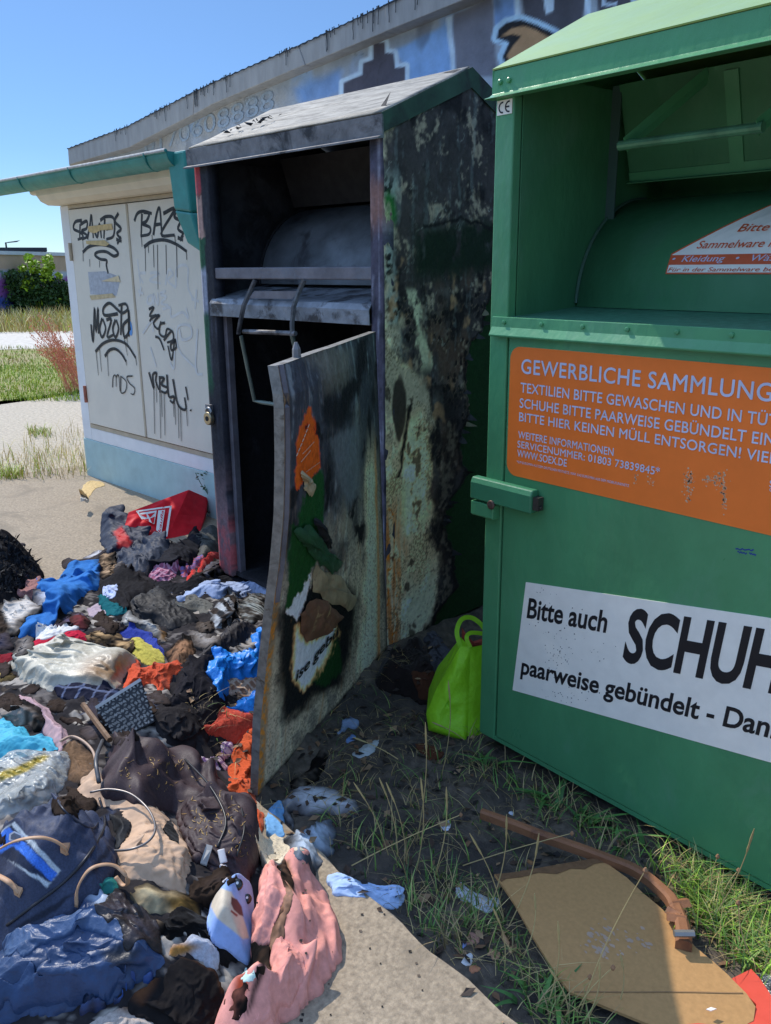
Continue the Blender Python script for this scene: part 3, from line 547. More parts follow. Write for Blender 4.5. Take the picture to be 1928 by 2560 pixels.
crm = sstep(.16, .05, np.hypot((s_-.19)*1.1, (z_-.72)*.55)+.05*n1); pc = blend(pc, crm*.8, ash(208, 197, 166)); pc = blend(pc, sstep(.15, .5, sp+.9*n1+.5*n2)*.6, ash(74, 68, 56)); pc = blend(pc, sstep(.2, .5, n2)*.5, ash(216, 210, 186)); pc = blend(pc, sstep(.3, .5, fbm(s_*9, z_*7, 81)+.3*n3)*.8, ash(56, 54, 52))
col = col*(1-pale_m[:, None])+pc*pale_m[:, None]
col = blend(col, sstep(.0, -.02, np.hypot((s_-.075)*1.9, (z_-.985)*.62)-.085+.02*n2)*.85, ash(40, 36, 38))
col = blend(col, sstep(.018, .0, np.abs(s_-.10-.25*(z_-.85)+.03*n2))*(np.abs(z_-.85) < .14), ash(36, 36, 38))
col = blend(col, sstep(.3, .5, n2+.2*n3)*sstep(.34, .42, s_)*.5*(z_ < 1.3), ash(110, 112, 112))
rim = sstep(.09, .02, np.abs(s_-edge-.09)+.03*n2)*(z_ < 1.05); col = blend(col, rim*.55, ash(24, 24, 28))
jag = np.interp(z_, [0, .07, .15, .235, .3, .45, .52, .56, .62, .67, .72, .83, .88, .92, 1.0, 1.1, 1.2, 1.24, 1.276, 1.32, 1.45, 1.6], [.30, .31, .44, .42, .42, .345, .36, .39, .47, .485, .45, .446, .49, .5, .475, .47, .49, .56, .58, .578, .66, .95])
jagn = jag+.018*fbm(z_*22, s_*2, 31)+.01*n3
und = sstep(-.003, .003, s_-jagn); col = col*(1-und[:, None])+ash(14, 62, 34)*und[:, None]
col = blend(col, sstep(.02, .0, np.abs(s_-jagn+.012))*(1-und)*.7, ash(20, 20, 22))
off = .006*n1+.003*n2*(1-und)+.004*(1-und)+.012*np.sin(z_*5)*np.sin(s_/BD*math.pi)*0
P0 = B(BX1, 0, 0); V = P0+s_[:, None]*BN+np.stack([0*z_, 0*z_, z_], -1)+off[:, None]*BT
grid_mesh('side_panel', V, nd, nz, m_burn, bc, np.clip(col**1.4*np.array([3.5, 2.9, 2.5]), .01, .84))
mb = MB(); rs = np.random.RandomState(11); m_flake = M('paint_flake', (.2, .2, .2), .8, .2, 30, attr=True)
for i in range(16):                                      # curled paint along the burn line
    z = rs.uniform(.1, 1.34); s0 = np.interp(z, [0, .07, .15, .235, .3, .45, .52, .56, .62, .67, .72, .83, .88, .92, 1.0, 1.1, 1.2, 1.24, 1.276, 1.32], [.30, .31, .44, .42, .42, .345, .36, .39, .47, .485, .45, .446, .49, .5, .475, .47, .49, .56, .58, .578])
    L = rs.uniform(.008, .030)*(1.9 if i % 11 == 0 else 1); a = rs.uniform(-1.2, .9); wv = rs.uniform(.006, .018)
    c_ = np.array(srgb(*((128, 122, 100) if rs.rand() < .2 else (48, 48, 52)))); q = []
    for t in (0, .35, .7, 1): q.append((s0-.02+math.cos(a)*L*t, z+math.sin(a)*L*t, .012+.03*t*t*rs.uniform(.6, 1.4)))
    v = []
    for (s1, z1, o1), wk in zip(q, (1, .9, .6, .12)): v += [B(BX1+o1, s1-math.sin(a)*wv*wk, z1+math.cos(a)*wv*wk), B(BX1+o1, s1+math.sin(a)*wv*wk, z1-math.cos(a)*wv*wk)]
    mb = MB(); mb.add(v, [(2*k, 2*k+1, 2*k+3, 2*k+2) for k in range(3)], c_*.7); mb.build('paint_flake', m_flake, bc)
# shell
mb = MB(); mb.prism(lambda X, d, z: B(X, d, z), [(0, .02), (BD, .02), (BD, 1.985), (.45, 2.205), (0, 2.0)], BX0, BX0+.006); mb.build('side_wall', M('burnt_green_side', (.02, .06, .035), .6, .3, 8, .3, 40, second=(.02, .02, .022), amount=.4), bc)
mb = MB(); mb.box(B, (BX0+.006, BD-.006, .02), (BX1-.01, BD, 2.0)); mb.build('back_wall', m_char, bc)
mb = MB(); mb.box(B, (BX0+.006, .02, .03), (BX1-.01, BD-.006, .05)); mb.build('floor_pan', m_char, bc)
for xa in (BX0+.008, BX1-.02): mb = MB(); mb.prism(B, [(.05, .05), (BD-.01, .05), (BD-.01, 1.975), (.45, 2.19), (.05, 2.01)], xa, xa+.006); mb.build('inner_wall', m_char, bc)
# roof: front slope, back slope, fascia with lip
mb = MB(); e = .004
xs_ = np.linspace(BX0-.02, BX1+.006, 26); prof = [(-.012, 2.012), (.1, 2.058), (.22, 2.115), (.34, 2.165), (.45, 2.217)]
V = []; 
for x in xs_:
    for d, z in prof:
        sag = -.012*math.sin((x-BX0)*2.6)*math.sin(d*7)+.004*float(pn(np.array(x*4), d*5)); V.append(B(x, d, z+sag*(0 < d < .45)))
rf = grid_mesh('roof', np.array(V), 26, 5, m_ashroof, bc); so = rf.modifiers.new('s', 'SOLIDIFY'); so.thickness = .006; so.offset = -1
mb = MB(); mb.strip(B, [(.455, 2.215), (BD+.03, 1.985)], BX0-.02, BX1+.006, .004); mb.build('roof_back', m_ash, bc)
mb = MB(); mb.prism(B, [(-.016, 2.010), (-.012, 1.944), (-.034, 1.936), (-.034, 1.930), (-.005, 1.934), (-.008, 2.008)], BX0-.045, BX1+.012); mb.build('fascia', m_ash, bc)
mb = MB(); mb.hexa([B(BX1+.008, -.012, 1.95), B(BX1+.011, -.012, 1.95), B(BX1+.011, .46, 2.15), B(BX1+.008, .46, 2.15), B(BX1+.008, -.012, 2.016), B(BX1+.011, -.012, 2.016), B(BX1+.011, .46, 2.221), B(BX1+.008, .46, 2.221)])
mb.hexa([B(BX1+.008, .46, 2.15), B(BX1+.011, .46, 2.15), B(BX1+.011, BD, 1.93), B(BX1+.008, BD, 1.93), B(BX1+.008, .46, 2.221), B(BX1+.011, .46, 2.221), B(BX1+.011, BD, 2.0), B(BX1+.008, BD, 2.0)]); mb.build('gable_flashing', M('dark_green_sooty', (.03, .07, .045), .6, .3, 9, second=(.02, .02, .022), amount=.38, sscale=4), bc)
mb = MB(); mb.add([B(BX1-.10, .09, 2.06), B(BX1-.05, .06, 2.04), B(BX1-.05, .09, 2.10)], [(0, 1, 2)]); mb.add([B(BX1-.03, .40, 2.20), B(BX1+.01, .455, 2.225), B(BX1-.11, .43, 2.215)], [(0, 1, 2)])
for i in range(16): x = BX0+rs.uniform(.1, .35); d = .05+(x-BX0)*.5+rs.uniform(-.02, .02); z = 2.03+d*.45; mb.add([B(x+rs.uniform(-.02, .02), d+rs.uniform(-.02, .02), z+rs.uniform(-.003, .02)) for _ in range(4)], [(0, 1, 2), (0, 2, 3)])
mb.build('char_scraps', m_char, bc)
# posts
def grimy_post(nm, x0, x1, z0, z1, seed, fn, d0=-.004, d1=.05):
    nxx, nzz = 10, 260; XX, ZZ = np.meshgrid(np.linspace(x0, x1, nxx), np.linspace(z0, z1, nzz), indexing='ij'); x, z = XX.ravel(), ZZ.ravel()
    V = B(0, 0, 0)+x[:, None]*BT+d0*BN+np.stack([0*z, 0*z, z], -1); ob = grid_mesh(nm, V, nxx, nzz, m_burn, bc, np.clip(fn(x, z), .004, 1))
    so = ob.modifiers.new('s', 'SOLIDIFY'); so.thickness = d1-d0; so.offset = 1
    return ob
def left_paint(x, z):
    n_, m_ = fbm(x*12, z*6, 3), fbm(x*40, z*18, 5); c = np.tile(ash(40, 42, 50), (len(z), 1))*(1+.4*m_)[:, None]
    u = (x-BX0)/.11; L = sstep(.42, .36, u+.1*n_)
    c = blend(c, L*sstep(.9, 1.0, z), ash(40, 84, 62)); c = blend(c, L*sstep(1.80, 1.83, z+.02*m_), ash(170, 66, 74)); c = blend(c, L*(np.abs(z-1.72+.02*m_) < .085), ash(172, 140, 130)); c = blend(c, L*sstep(.02, -.02, np.abs(z-1.40+.03*n_)-.10), ash(150, 156, 172))
    c = blend(c, sstep(.7, .3, z+.1*n_)*sstep(-.2, .3, n_+.2), ash(128, 104, 106)); c = blend(c, sstep(.42, .2, z+.06*n_)*sstep(-.3, .2, m_)*.8, ash(188, 92, 92)); c = blend(c, sstep(.2, .5, fbm(x*60, z*3, 9))*.5, ash(90, 92, 104)); return c
def right_paint(x, z):
    n_, m_ = fbm(x*12, z*5, 13), fbm(x*40, z*18, 15); c = np.tile(ash(76, 74, 90), (len(z), 1))*(1+.4*m_)[:, None]
    c = blend(c, sstep(.1, .45, fbm(x*60, z*5, 19)), ash(124, 126, 142)); c = blend(c, sstep(.12, .03, np.abs(z-1.72+.05*n_))*.7, ash(150, 108, 92)); c = blend(c, sstep(.15, .4, n_)*.7, ash(36, 36, 44)); c = blend(c, sstep(.5, .2, z)*.6, ash(140, 116, 92)); return c
grimy_post('post', BX0, BX0+.108, .03, 1.945, 1, left_paint); grimy_post('post', BX1-.062, BX1+.002, .03, 1.945, 2, right_paint)
mb = MB(); mb.box(B, (BX0+.108, .03, .05), (BX0+.135, .06, 1.30)); mb.build('door_stop', m_post, bc)
for x0, x1 in ((BX0+.006, BX0+.02), (BX1-.03, BX1-.02)): mb = MB(); mb.box(B, (x0, .05, 1.30), (x1, .62, 1.96)); mb.build('cheek_plate', M('sooty_cheek', (.035, .036, .042), .8, .4, 7, .3, 60, second=(.012, .012, .014), amount=.5, sscale=5), bc)
# chute: drum, guide plate, bar, tray
def drum(F, x0, x1, c0, z0, r, mat, root, a0=20, a1=178):
    an = np.radians(np.linspace(a1, a0, 26)); P = [(c0+r*math.cos(a), z0+r*math.sin(a)) for a in an]
    mb = MB(); v = [F(x0, d, z) for d, z in P]+[F(x1, d, z) for d, z in P]; n = len(P)
    mb.add(v, [(i, i+1, n+i+1, n+i) for i in range(n-1)]+[tuple(range(n))[::-1], tuple(range(n, 2*n))]); o = mb.build('drum', mat, root)
    for i, p in enumerate(o.data.polygons): p.use_smooth = i < n-1
    return o
drum(B, BX0+.12, BX1-.04, .60, 1.42, .36, m_drum, bc)
mb = MB(); mb.tube([B(BX0+.122, .60+.364*math.cos(a), 1.42+.364*math.sin(a)) for a in np.radians(np.linspace(178, 60, 16))], .006, 6); mb.build('drum_edge', m_char, bc)
mb = MB(); mb.strip(B, [(.40, 1.99), (.47, 1.78)], BX0+.1, BX1-.04, .004); mb.build('guide_plate', M('sooty_plate', (.016, .015, .016), .8, .35, 8, second=(.028, .026, .027), amount=.4), bc)
mb = MB(); mb.prism(B, [(.0, 1.505), (.0, 1.46), (.004, 1.458), (.03, 1.46), (.03, 1.507)], BX0+.108, BX1-.064); mb.build('cross_bar', m_post, bc, bevel=.003)
mb = MB(); mb.strip(B, [(-.012, 1.296), (-.014, 1.350), (-.002, 1.368), (.16, 1.40), (.36, 1.43)], BX0+.074, BX1-.062, .004); mb.build('tray', m_lid, bc)
mb = MB(); mb.strip(B, [(-.012, 1.295), (.02, 1.299), (.3, 1.30)], BX0+.074, BX1-.062, .003); mb.build('tray_underside', M('rusty_underside', (.13, .10, .08), .7, .3, 12), bc)
# handle frame hanging over the tray
def bw(p, d): q = onplane(p, B(0, d, 0), BN); return q
h = lambda pts, ds: [bw(p, d) for p, d in zip(pts, ds)]
mb = MB(); mb.tube(h(kE([(402, 1180), (378, 1235), (345, 1308), (326, 1400), (318, 1452)]), (.0, -.012, -.04, -.05, -.05)), .0125, 6, .5, up=BT); mb.build('handle_arm', m_ash, bc); mb = MB(); mb.tube(h(kE([(652, 1180), (628, 1230), (600, 1308), (590, 1400), (592, 1462)]), (.0, -.012, -.04, -.05, -.05)), .0125, 6, .5, up=BT); mb.build('handle_arm', m_ash, bc)
mb = MB(); mb.tube(h(kE([(345, 1440), (608, 1450)]), (-.05, -.05)), .010, 8); mb.build('rung', m_ash, bc)
mb = MB(); mb.hexa([bw(p, -.018) for p in kE([(398, 1235), (628, 1235), (590, 1275), (370, 1272)])]+[bw(p, -.022) for p in kE([(398, 1235), (628, 1235), (590, 1275), (370, 1272)])]); mb.build('handle_plate', m_post, bc)
mb = MB(); mb.tube(h(k3([(1042, 345), (1075, 510), (1100, 625)])+k3([(1130, 632), (1215, 645), (1300, 660)]), (-.05, -.02, .0, .0, .0, .0)), .009, 8); mb.tube(h(k3([(1262, 340), (1282, 420), (1300, 500), (1300, 660)]), (-.05, -.03, 0, .0)), .010, 8); mb.build('lower_loop', M('part_burnt_green_bar', (.14, .17, .14), .5, .4, 9, metal=.3), bc)
mb = MB(); xi = [B(-3.38, .75, .55), B(-3.15, .75, .55), B(-3.05, .75, .1), B(-3.34, .75, .1)]
mb.poly(xi); mb.build('ash_patch', M('pale_ash', (.06, .068, .08), .8, .4, 14), bc)
# ------------------------------------------------------------------ hanging door (bowed, hinged on the right post)
EZ = [(0, -1.940), (.27, -1.899), (.48, -1.848), (.70, -1.79), (.76, -1.771), (.91, -1.738), (1.06, -1.722), (1.20, -1.715), (1.275, -1.735)]
def door_pt(u, z, o=0):
    """u: 0 hinge .. 1 free edge"""
    ex = np.interp(z, *zip(*EZ)); hx = np.interp(z, [0, 1.275], [-2.468, -2.452]); hy = np.interp(z, [0, 1.275], [2.045, 1.985])
    fy = 1.1-.0*np.asarray(z); x = hx+(ex-hx)*u; y = hy+(fy-hy)*u
    dx, dy = ex-hx, fy-hy; L = np.hypot(dx, dy); nx_, ny_ = -dy/L, dx/L                # normal towards +x: the outer face
    bow = .022*np.sin(math.pi*u)*np.sin(math.pi*z/1.275)+.006*fbm(np.asarray(u)*3., np.asarray(z)*3., 5)*np.sin(math.pi*np.clip(u, 0, 1)); o = o+bow
    return np.stack([x+nx_*o, y+ny_*o, z+0*x], -1)
def doorpx(p):
    """picture point -> (u, z) on the outer face"""
    d = ray(p); lo, hi = 1., 4.
    for _ in range(60):
        m = (lo+hi)/2; q = O3+d*m
        z = q[2]; ex = np.interp(z, *zip(*EZ)); hx = np.interp(z, [0, 1.275], [-2.468, -2.452]); hy = np.interp(z, [0, 1.275], [2.045, 1.985]); L = math.hypot(ex-hx, 1.1-hy)
        s = ((q[0]-hx)*(-(1.1-hy)/L)+(q[1]-hy)*((ex-hx)/L))
        if s > .012: lo = m
        else: hi = m
    u = ((q[0]-hx)*(ex-hx)+(q[1]-hy)*(1.1-hy))/L**2; return u, z
nu, nz = 210, 300; U, T = np.meshgrid(np.linspace(0, 1, nu), np.linspace(0, 1, nz), indexing='ij'); u, z = U.ravel(), (T*1.275+.004).ravel()
n1, n2, n3 = fbm(u*4, z*4, 41), fbm(u*14, z*9, 42), fbm(u*45, z*36, 43); st1 = fbm(u*22, z*2.6, 44); st2 = fbm(u*60, z*6, 46); sp = fbm(u*120, z*110, 48, 2)
PXd = proj(door_pt(u, z)); PXw = PXd+np.stack([n2*10+n3*7, fbm(u*14, z*9, 49)*14+n3*8], -1)
col = np.tile(ash(66, 72, 80), (len(u), 1))*(1+.3*n2)[:, None]
col = blend(col, sstep(.1, .5, st1+.3*n3)*.8, ash(112, 122, 128)); col = blend(col, sstep(.05, .4, n1+.4*n2)*.75, ash(34, 36, 40)); col = blend(col, sstep(.2, .5, st2)*.5, ash(100, 96, 92))
low = sstep(1.0, .35, z+.25*n1+.1*n2)
pc = ash(150, 148, 134)[None]*(1+.2*n2)[:, None]; pc = blend(pc, sstep(.1, .45, st1+.4*n2), ash(164, 166, 150)); pc = blend(pc, sstep(.1, .4, sp+.5*n2)*.5, ash(66, 64, 58)); pc = blend(pc, sstep(.3, .5, st2+.2*n1)*.5, ash(140, 112, 80)); pc = blend(pc, sstep(.05, .4, n1+.6*n2)*.55, ash(84, 84, 84))
col = col*(1-low[:, None])+pc*low[:, None]
col = blend(col, sstep(.13, .03, np.abs(u-.17+.05*n1+.02*n2+.03*(z-.6)))*sstep(1.0, .75, z)*.95, ash(186, 180, 158)); col = blend(col, sstep(.2, .45, sp+.5*st2)*sstep(.2, .05, np.abs(u-.2))*(z < .9)*.6, ash(60, 58, 52)); col = blend(col, sstep(.03, .0, np.abs(u-.09+.02*n1))*sstep(.95, .75, z)*.6, ash(166, 120, 66))
col = blend(col, sstep(.035, .0, u)*.7, ash(44, 44, 52)); col = blend(col, sstep(.25, .45, n2+.4*n1)*(z > .8)*.7, ash(26, 28, 32))
reg(kA([(300, 300), (480, 240), (640, 260), (620, 520), (480, 560), (420, 420)]), ash(104, 106, 102), 0, 20, k=.75)
reg(kA([(680, 200), (760, 170), (720, 480), (600, 700), (540, 740), (560, 560), (660, 450)]), ash(28, 30, 34), 0, 8, k=.9)
reg(kA([(420, 640), (560, 600), (660, 700), (560, 800), (430, 760)]), ash(34, 37, 42), 0, 10, k=.8)
reg(kA([(480, 880), (680, 780), (700, 1050), (690, 1290), (600, 1350), (540, 1200)]), ash(98, 106, 112), 0, 12, k=.85)
reg(kA([(670, 1480), (730, 1470), (715, 1600), (675, 1620)]), ash(18, 18, 20), 0, 3)
reg(kA([(620, 1400), (690, 1290), (680, 1320), (640, 1440)]), ash(22, 22, 26), 0, 4)
scorch = kC([(240, 600), (420, 420), (690, 440), (740, 520), (720, 740), (690, 900), (630, 1080), (480, 1130), (320, 1275), (265, 1285), (235, 1050)])
reg(scorch, ash(30, 29, 29), 4, 20); 
reg(kC([(300, 40), (420, 10), (480, 250), (440, 340), (300, 600), (280, 560)]), ash(24, 74, 38), 0, 4)
reg(kA([(430, 1110), (370, 1150), (260, 1400), (250, 1640), (440, 1540), (450, 1250)]), ash(26, 78, 42), 0, 5)
reg(kC([(610, 760), (640, 980), (560, 1060), (420, 1080), (460, 1010), (620, 720)]), ash(24, 66, 34), 0, 6)
reg(kC([(440, 345), (425, 430), (345, 640), (285, 600)]), ash(208, 206, 206), 0, 3)
sgn = kC([(345, 670), (400, 780), (420, 800), (590, 690), (612, 720), (560, 850), (430, 1070), (375, 1090), (333, 1040)])
reg(sgn, ash(176, 150, 112), 5, 6); reg(sgn, ash(206, 202, 196), -5, 8)
reg(kA([(355, 655), (385, 760), (375, 840), (415, 900), (420, 1105), (340, 1160), (265, 1210), (245, 1150), (245, 910), (300, 720)]), ash(200, 92, 34), 0, 3); reg(kA([(310, 770), (345, 775), (340, 800), (315, 800)]), ash(30, 26, 24), 0, 3); reg(kA([(385, 740), (430, 860), (400, 880), (370, 840)]), ash(30, 28, 26), 0, 3)
col = blend(col, sstep(.03, .0, z+.01*n2), ash(28, 26, 26)); col = blend(col, sstep(.95, .975, u+.004*n2)*.75, ash(116, 104, 84)); col = blend(col, sstep(.96, .98, u)*sstep(.1, .4, n3+.2)*sstep(.9, .5, z)*.8, ash(158, 116, 46))
V = door_pt(u, z, .012+.0015*n3)
dpan = grid_mesh('door', V, nu, nz, m_burn, bc, np.clip(col**1.38*np.array([3.6, 3.05, 2.75]), .01, .84))
mb = MB(); zs = np.linspace(.004, 1.279, 40); us = np.linspace(0, 1, 20)
dv = lambda a, b, o: door_pt(np.array([a]), np.array([b]), np.array([o]))[0]
nb = MB(); Vb = [dv(a, b, -.012) for a in us for b in zs]; i, j = np.meshgrid(np.arange(19), np.arange(39), indexing='ij'); a = (i*40+j).ravel(); nb.add(Vb, np.stack([a, a+40, a+41, a+1], -1)); nb.build('inner_face', m_char, bc, True)
Ed = MB()
def edge_strip(pairs): 
    v = []; [v.extend((p, q)) for p, q in pairs]; Ed.add(v, [(2*k, 2*k+1, 2*k+3, 2*k+2) for k in range(len(pairs)-1)])
edge_strip([(dv(1.0, b, .0125), dv(1.0, b, -.013)) for b in zs]); edge_strip([(dv(a, 1.279, .013), dv(a, 1.279, -.013)) for a in us]); edge_strip([(dv(0, b, .012), dv(0, b, -.012)) for b in zs])
Ed.build('door_rim', M('bare_rim_metal', (.22, .21, .19), .6, .35, 40, second=(.09, .07, .05), amount=.4, sscale=18, metal=.3), bc)
mb = MB(); mb.tube([dv(.985, b, .010) for b in zs[20:]], .012, 6); mb.build('edge_fold', m_post, bc)
ua, za = doorpx((755, 888)); mb = MB(); mb.tube([dv(ua, 1.275, 0), dv(ua, 1.30, 0), dv(ua, 1.318, 0)], [.012, .011, .004], 6); mb.build('hinge_pin', m_ash, bc)
# remains of the lettering on the door sign
Lo, Lx, Ly = kC([(335, 1050)])[0], kC([(600, 745)])[0], kC([(395, 955)])[0]
mb = MB(); vt, ft = text_mesh('ise gebü', .02); vt = vt*[1/vt[:, 0].max(), 1]
tp = [np.array(Lo)+(np.array(Lx)-np.array(Lo))*a+np.array([14., -95.])*.384*b*(1-.1*a)*.8 for a, b in vt]
uv = [doorpx(p) for p in tp]; mb.add([dv(a, b, .0165) for a, b in uv], ft); mb.build('sign_lettering', M('sign_black', (.012, .012, .014), .6), bc)
mb = MB(); q = kA([(262, 1010), (300, 930)]);
for p0_, p1_ in (((262, 1000), (350, 770)), ((300, 985), (375, 900)), ((290, 1040), (350, 960)), ((320, 1110), (410, 1040))):
    for k in range(7):
        t = k/7; a = doorpx(kA([(p0_[0]+(p1_[0]-p0_[0])*t, p0_[1]+(p1_[1]-p0_[1])*t)])[0]); b = doorpx(kA([(p0_[0]+(p1_[0]-p0_[0])*(t+.09)+3, p0_[1]+(p1_[1]-p0_[1])*(t+.09)-4)])[0]); mb.ribbon([dv(*a, .0165), dv(*b, .0165)], .004, (.8, -.5, 0))
mb.build('scorched_print', M('cream_print', (.5, .42, .3), .8), bc)
# torn, curled skins on the door
def skin(nm, px, lift, mat, col_=None, seed=0):
    P = np.array([doorpx(p) for p in px]); cen = P.mean(0); rings = 7; m = 36
    Pc = np.array([P[i]+(P[(i+1) % len(P)]-P[i])*t for i in range(len(P)) for t in np.arange(6)/6]); Pc += np.random.RandomState(seed).randn(*Pc.shape)*.004; idx = np.linspace(0, len(Pc)-1, m).astype(int); Pc = Pc[idx]; v = [dv(*cen, .014+lift)]; f = []
    for r in range(1, rings+1):
        t = r/rings
        for k in range(m): q = cen+(Pc[k]-cen)*t; o = lift*(1-t**4)*(.6+.6*float(pn(np.array(q[0]*9+seed), q[1]*7)))+lift*.5*float(pn(np.array(q[0]*30+seed), q[1]*26))*(1-t*.4)+ .02*t*max(0, math.sin(k/m*6.28+seed))*lift*12; v.append(dv(*q, .015+max(o, .0)))
    f += [(0, 1+k, 1+(k+1) % m) for k in range(m)]
    for r in range(rings-1):
        a = 1+r*m; f += [(a+k, a+m+k, a+m+(k+1) % m, a+(k+1) % m) for k in range(m)]
    mb = MB(); mb.add(v, f); return mb.build(nm, mat, bc, True)
skin('scorched_paper_flap', kC([(360, 600), (440, 480), (560, 560), (640, 630), (560, 730), (410, 795), (370, 740)]), .022, M('scorched_brown_paper', srgb(122, 84, 62), .7, .3, 14, .4, 60, second=srgb(190, 160, 112), amount=.36, sscale=16), seed=1)
skin('scorched_paper_flap', kC([(455, 290), (500, 340), (620, 360), (735, 520), (690, 585), (560, 540), (440, 460), (430, 380)]), .014, M('scorched_tan_paper', srgb(168, 146, 112), .7, .3, 14, .4, 60, second=srgb(70, 56, 46), amount=.34, sscale=14), seed=4)
skin('curled_paint_flap', kC([(330, 60), (420, 20), (520, 180), (620, 290), (560, 350), (480, 290), (400, 180)]), .02, M('curled_green_paint', (.03, .10, .045), .4, .3, 14, .3, 60, second=srgb(150, 120, 96), amount=.28, sscale=20), seed=7)
skin('curled_paint_strip', kA([(350, 1440), (390, 1470), (470, 1640), (440, 1650), (380, 1560)]), .03, m_char, seed=2)
skin('torn_sticker_edge', kA([(290, 1110), (330, 1140), (370, 1200), (345, 1295), (310, 1230), (300, 1160)]), .02, M('torn_sticker', srgb(176, 160, 124), .8, .3, 40, second=srgb(90, 60, 40), amount=.3, sscale=30), seed=5)
# padlock on the left post
m_brass = M('worn_brass', (.42, .34, .22), .35, .2, 30, metal=.85)
pp = bw((523, 1046), -.02); pl_ = thing('padlock', pp, 'small round brass padlock hanging on the left post of the burned container', 'padlock')
mb = MB(); mb.tube([pp+BN*.012, pp-BN*.012], .032, 22); mb.build('body', m_brass, pl_, bevel=.005)
mb = MB(); mb.tube([pp-BN*.0125, pp-BN*.0145], .012, 14); mb.build('keyway', m_char, pl_)
mb = MB(); mb.tube([pp+BT*.022*math.cos(a)+np.array([0, 0, .028+.022*math.sin(a)]) for a in np.linspace(0, math.pi, 12)], .006, 8); mb.build('shackle', M('steel', (.3, .3, .3), .35, metal=.9), pl_)
mb = MB(); mb.box(B, (BX0-.012, -.02, .835), (BX0+.03, -.005, .88)); mb.build('hasp', m_ash, bc)
# ------------------------------------------------------------------ green clothing container
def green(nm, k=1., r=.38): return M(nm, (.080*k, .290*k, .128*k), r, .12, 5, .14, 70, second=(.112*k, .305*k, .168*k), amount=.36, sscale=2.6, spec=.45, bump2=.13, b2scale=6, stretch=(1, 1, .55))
m_gp = green('green_gloss_paint'); m_gd = green('green_door_paint', .95, .34); m_gi = green('green_inner_paint', .72, .5); m_gr = M('sunlit_green_roof', (.25, .37, .105), .45, .07, 6, .1, 60, second=(.28, .41, .14), amount=.35, sscale=2)  # roof green made lighter and yellower to carry the sunlight on it
GD, GW = .80, 1.21
gc = thing('green_container', G(GW/2, GD/2, 0), 'intact green clothing container with orange notice and white shoe sticker on its door', 'container')
for xa in (0, GW-.004): mb = MB(); mb.prism(G, [(0, .035), (GD, .035), (GD, 1.985), (.385, 2.185), (0, 1.99)], xa, xa+.004); mb.build('side_wall', m_gp, gc)
mb = MB(); mb.box(G, (.004, GD-.004, .035), (GW-.004, GD, 2.0)); mb.build('back_wall', m_gp, gc)
for a, b in ((0, .066), (GW-.066, GW)): mb = MB(); mb.box(G, (a, -.0035, .03), (b, .03, 1.935)); mb.build('post', m_gp, gc, bevel=.004)
mb = MB(); mb.prism(G, [(-.002, 2.003), (-.006, 1.945), (-.018, 1.937), (-.036, 1.931), (-.036, 1.929), (.0, 1.93), (.004, 2.0)], -.012, GW+.012); mb.build('fascia', m_gp, gc, bevel=.003)
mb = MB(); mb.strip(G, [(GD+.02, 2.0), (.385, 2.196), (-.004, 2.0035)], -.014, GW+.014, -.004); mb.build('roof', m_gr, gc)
for a in (-.0145, GW+.0115): mb = MB(); mb.hexa([G(a, -.004, 1.94), G(a+.003, -.004, 1.94), G(a+.003, .385, 2.13), G(a, .385, 2.13), G(a, -.004, 2.003), G(a+.003, -.004, 2.003), G(a+.003, .385, 2.196), G(a, .385, 2.196)]); mb.hexa([G(a, .385, 2.13), G(a+.003, .385, 2.13), G(a+.003, GD, 1.94), G(a, GD, 1.94), G(a, .385, 2.196), G(a+.003, .385, 2.196), G(a+.003, GD, 2.003), G(a, GD, 2.003)]); mb.build('gable_plate', m_gp, gc)
mb = MB()
for p in k2([(502, 356), (540, 347)]): x, z = gpx(p); mb.tube([G(x, -.004, z), G(x, -.009, z), G(x, -.011, z)], [.007, .007, .004], 10)
mb.build('rivets', m_gp, gc)
# throat
xi0, xi1 = .066, GW-.066
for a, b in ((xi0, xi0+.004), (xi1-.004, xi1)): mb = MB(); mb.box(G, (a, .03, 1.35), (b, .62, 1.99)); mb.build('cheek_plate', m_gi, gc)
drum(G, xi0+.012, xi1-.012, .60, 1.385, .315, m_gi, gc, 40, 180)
mb = MB(); mb.tube([G(xi0+.012, .60+.317*math.cos(a), 1.385+.317*math.sin(a)) for a in np.radians(np.linspace(178, 90, 14))], .005, 6); mb.build('drum_edge', M('dull_edge', (.06, .13, .09), .6), gc)
mb = MB(); mb.strip(G, [(-.001, 1.3655), (.31, 1.385)], xi0-.01, xi1+.01, -.004); mb.build('sill', M('dusty_green_sill', (.055, .19, .115), .55, .2, 30, .3, 120, second=(.11, .2, .15), amount=.3, sscale=10), gc)
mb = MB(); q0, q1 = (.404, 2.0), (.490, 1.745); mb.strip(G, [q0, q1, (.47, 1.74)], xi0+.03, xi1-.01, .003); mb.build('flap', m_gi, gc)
SX_ = gpx(k2([(1500, 250)])[0], .41)[0]; mb = MB(); mb.strip(G, [(.403, 1.985), (.485, 1.745)], SX_-.018, SX_+.022, .004); mb.strip(G, [(.478, 1.768), (.487, 1.74)], xi0+.03, xi1-.01, .004); mb.build('flap_stiffener', m_gp, gc)
mb = MB(); mb.box(G, (xi0+.004, .41, 1.35), (xi0+.035, .415, 2.0)); mb.build('backing_plate', M('violet_grey_plate', (.05, .10, .085), .6, .1, 5), gc)
bz = 1.806; mb = MB(); mb.tube([G(.257, .2, bz), G(.65, .2, bz)], .0125, 12); mb.build('pull_bar', M('worn_green_bar', (.10, .26, .14), .35, .3, 20, second=(.12, .12, .2), amount=.2, sscale=30, metal=.2), gc)
AX_ = gpx(k2([(1390, 270)])[0], .40)[0]
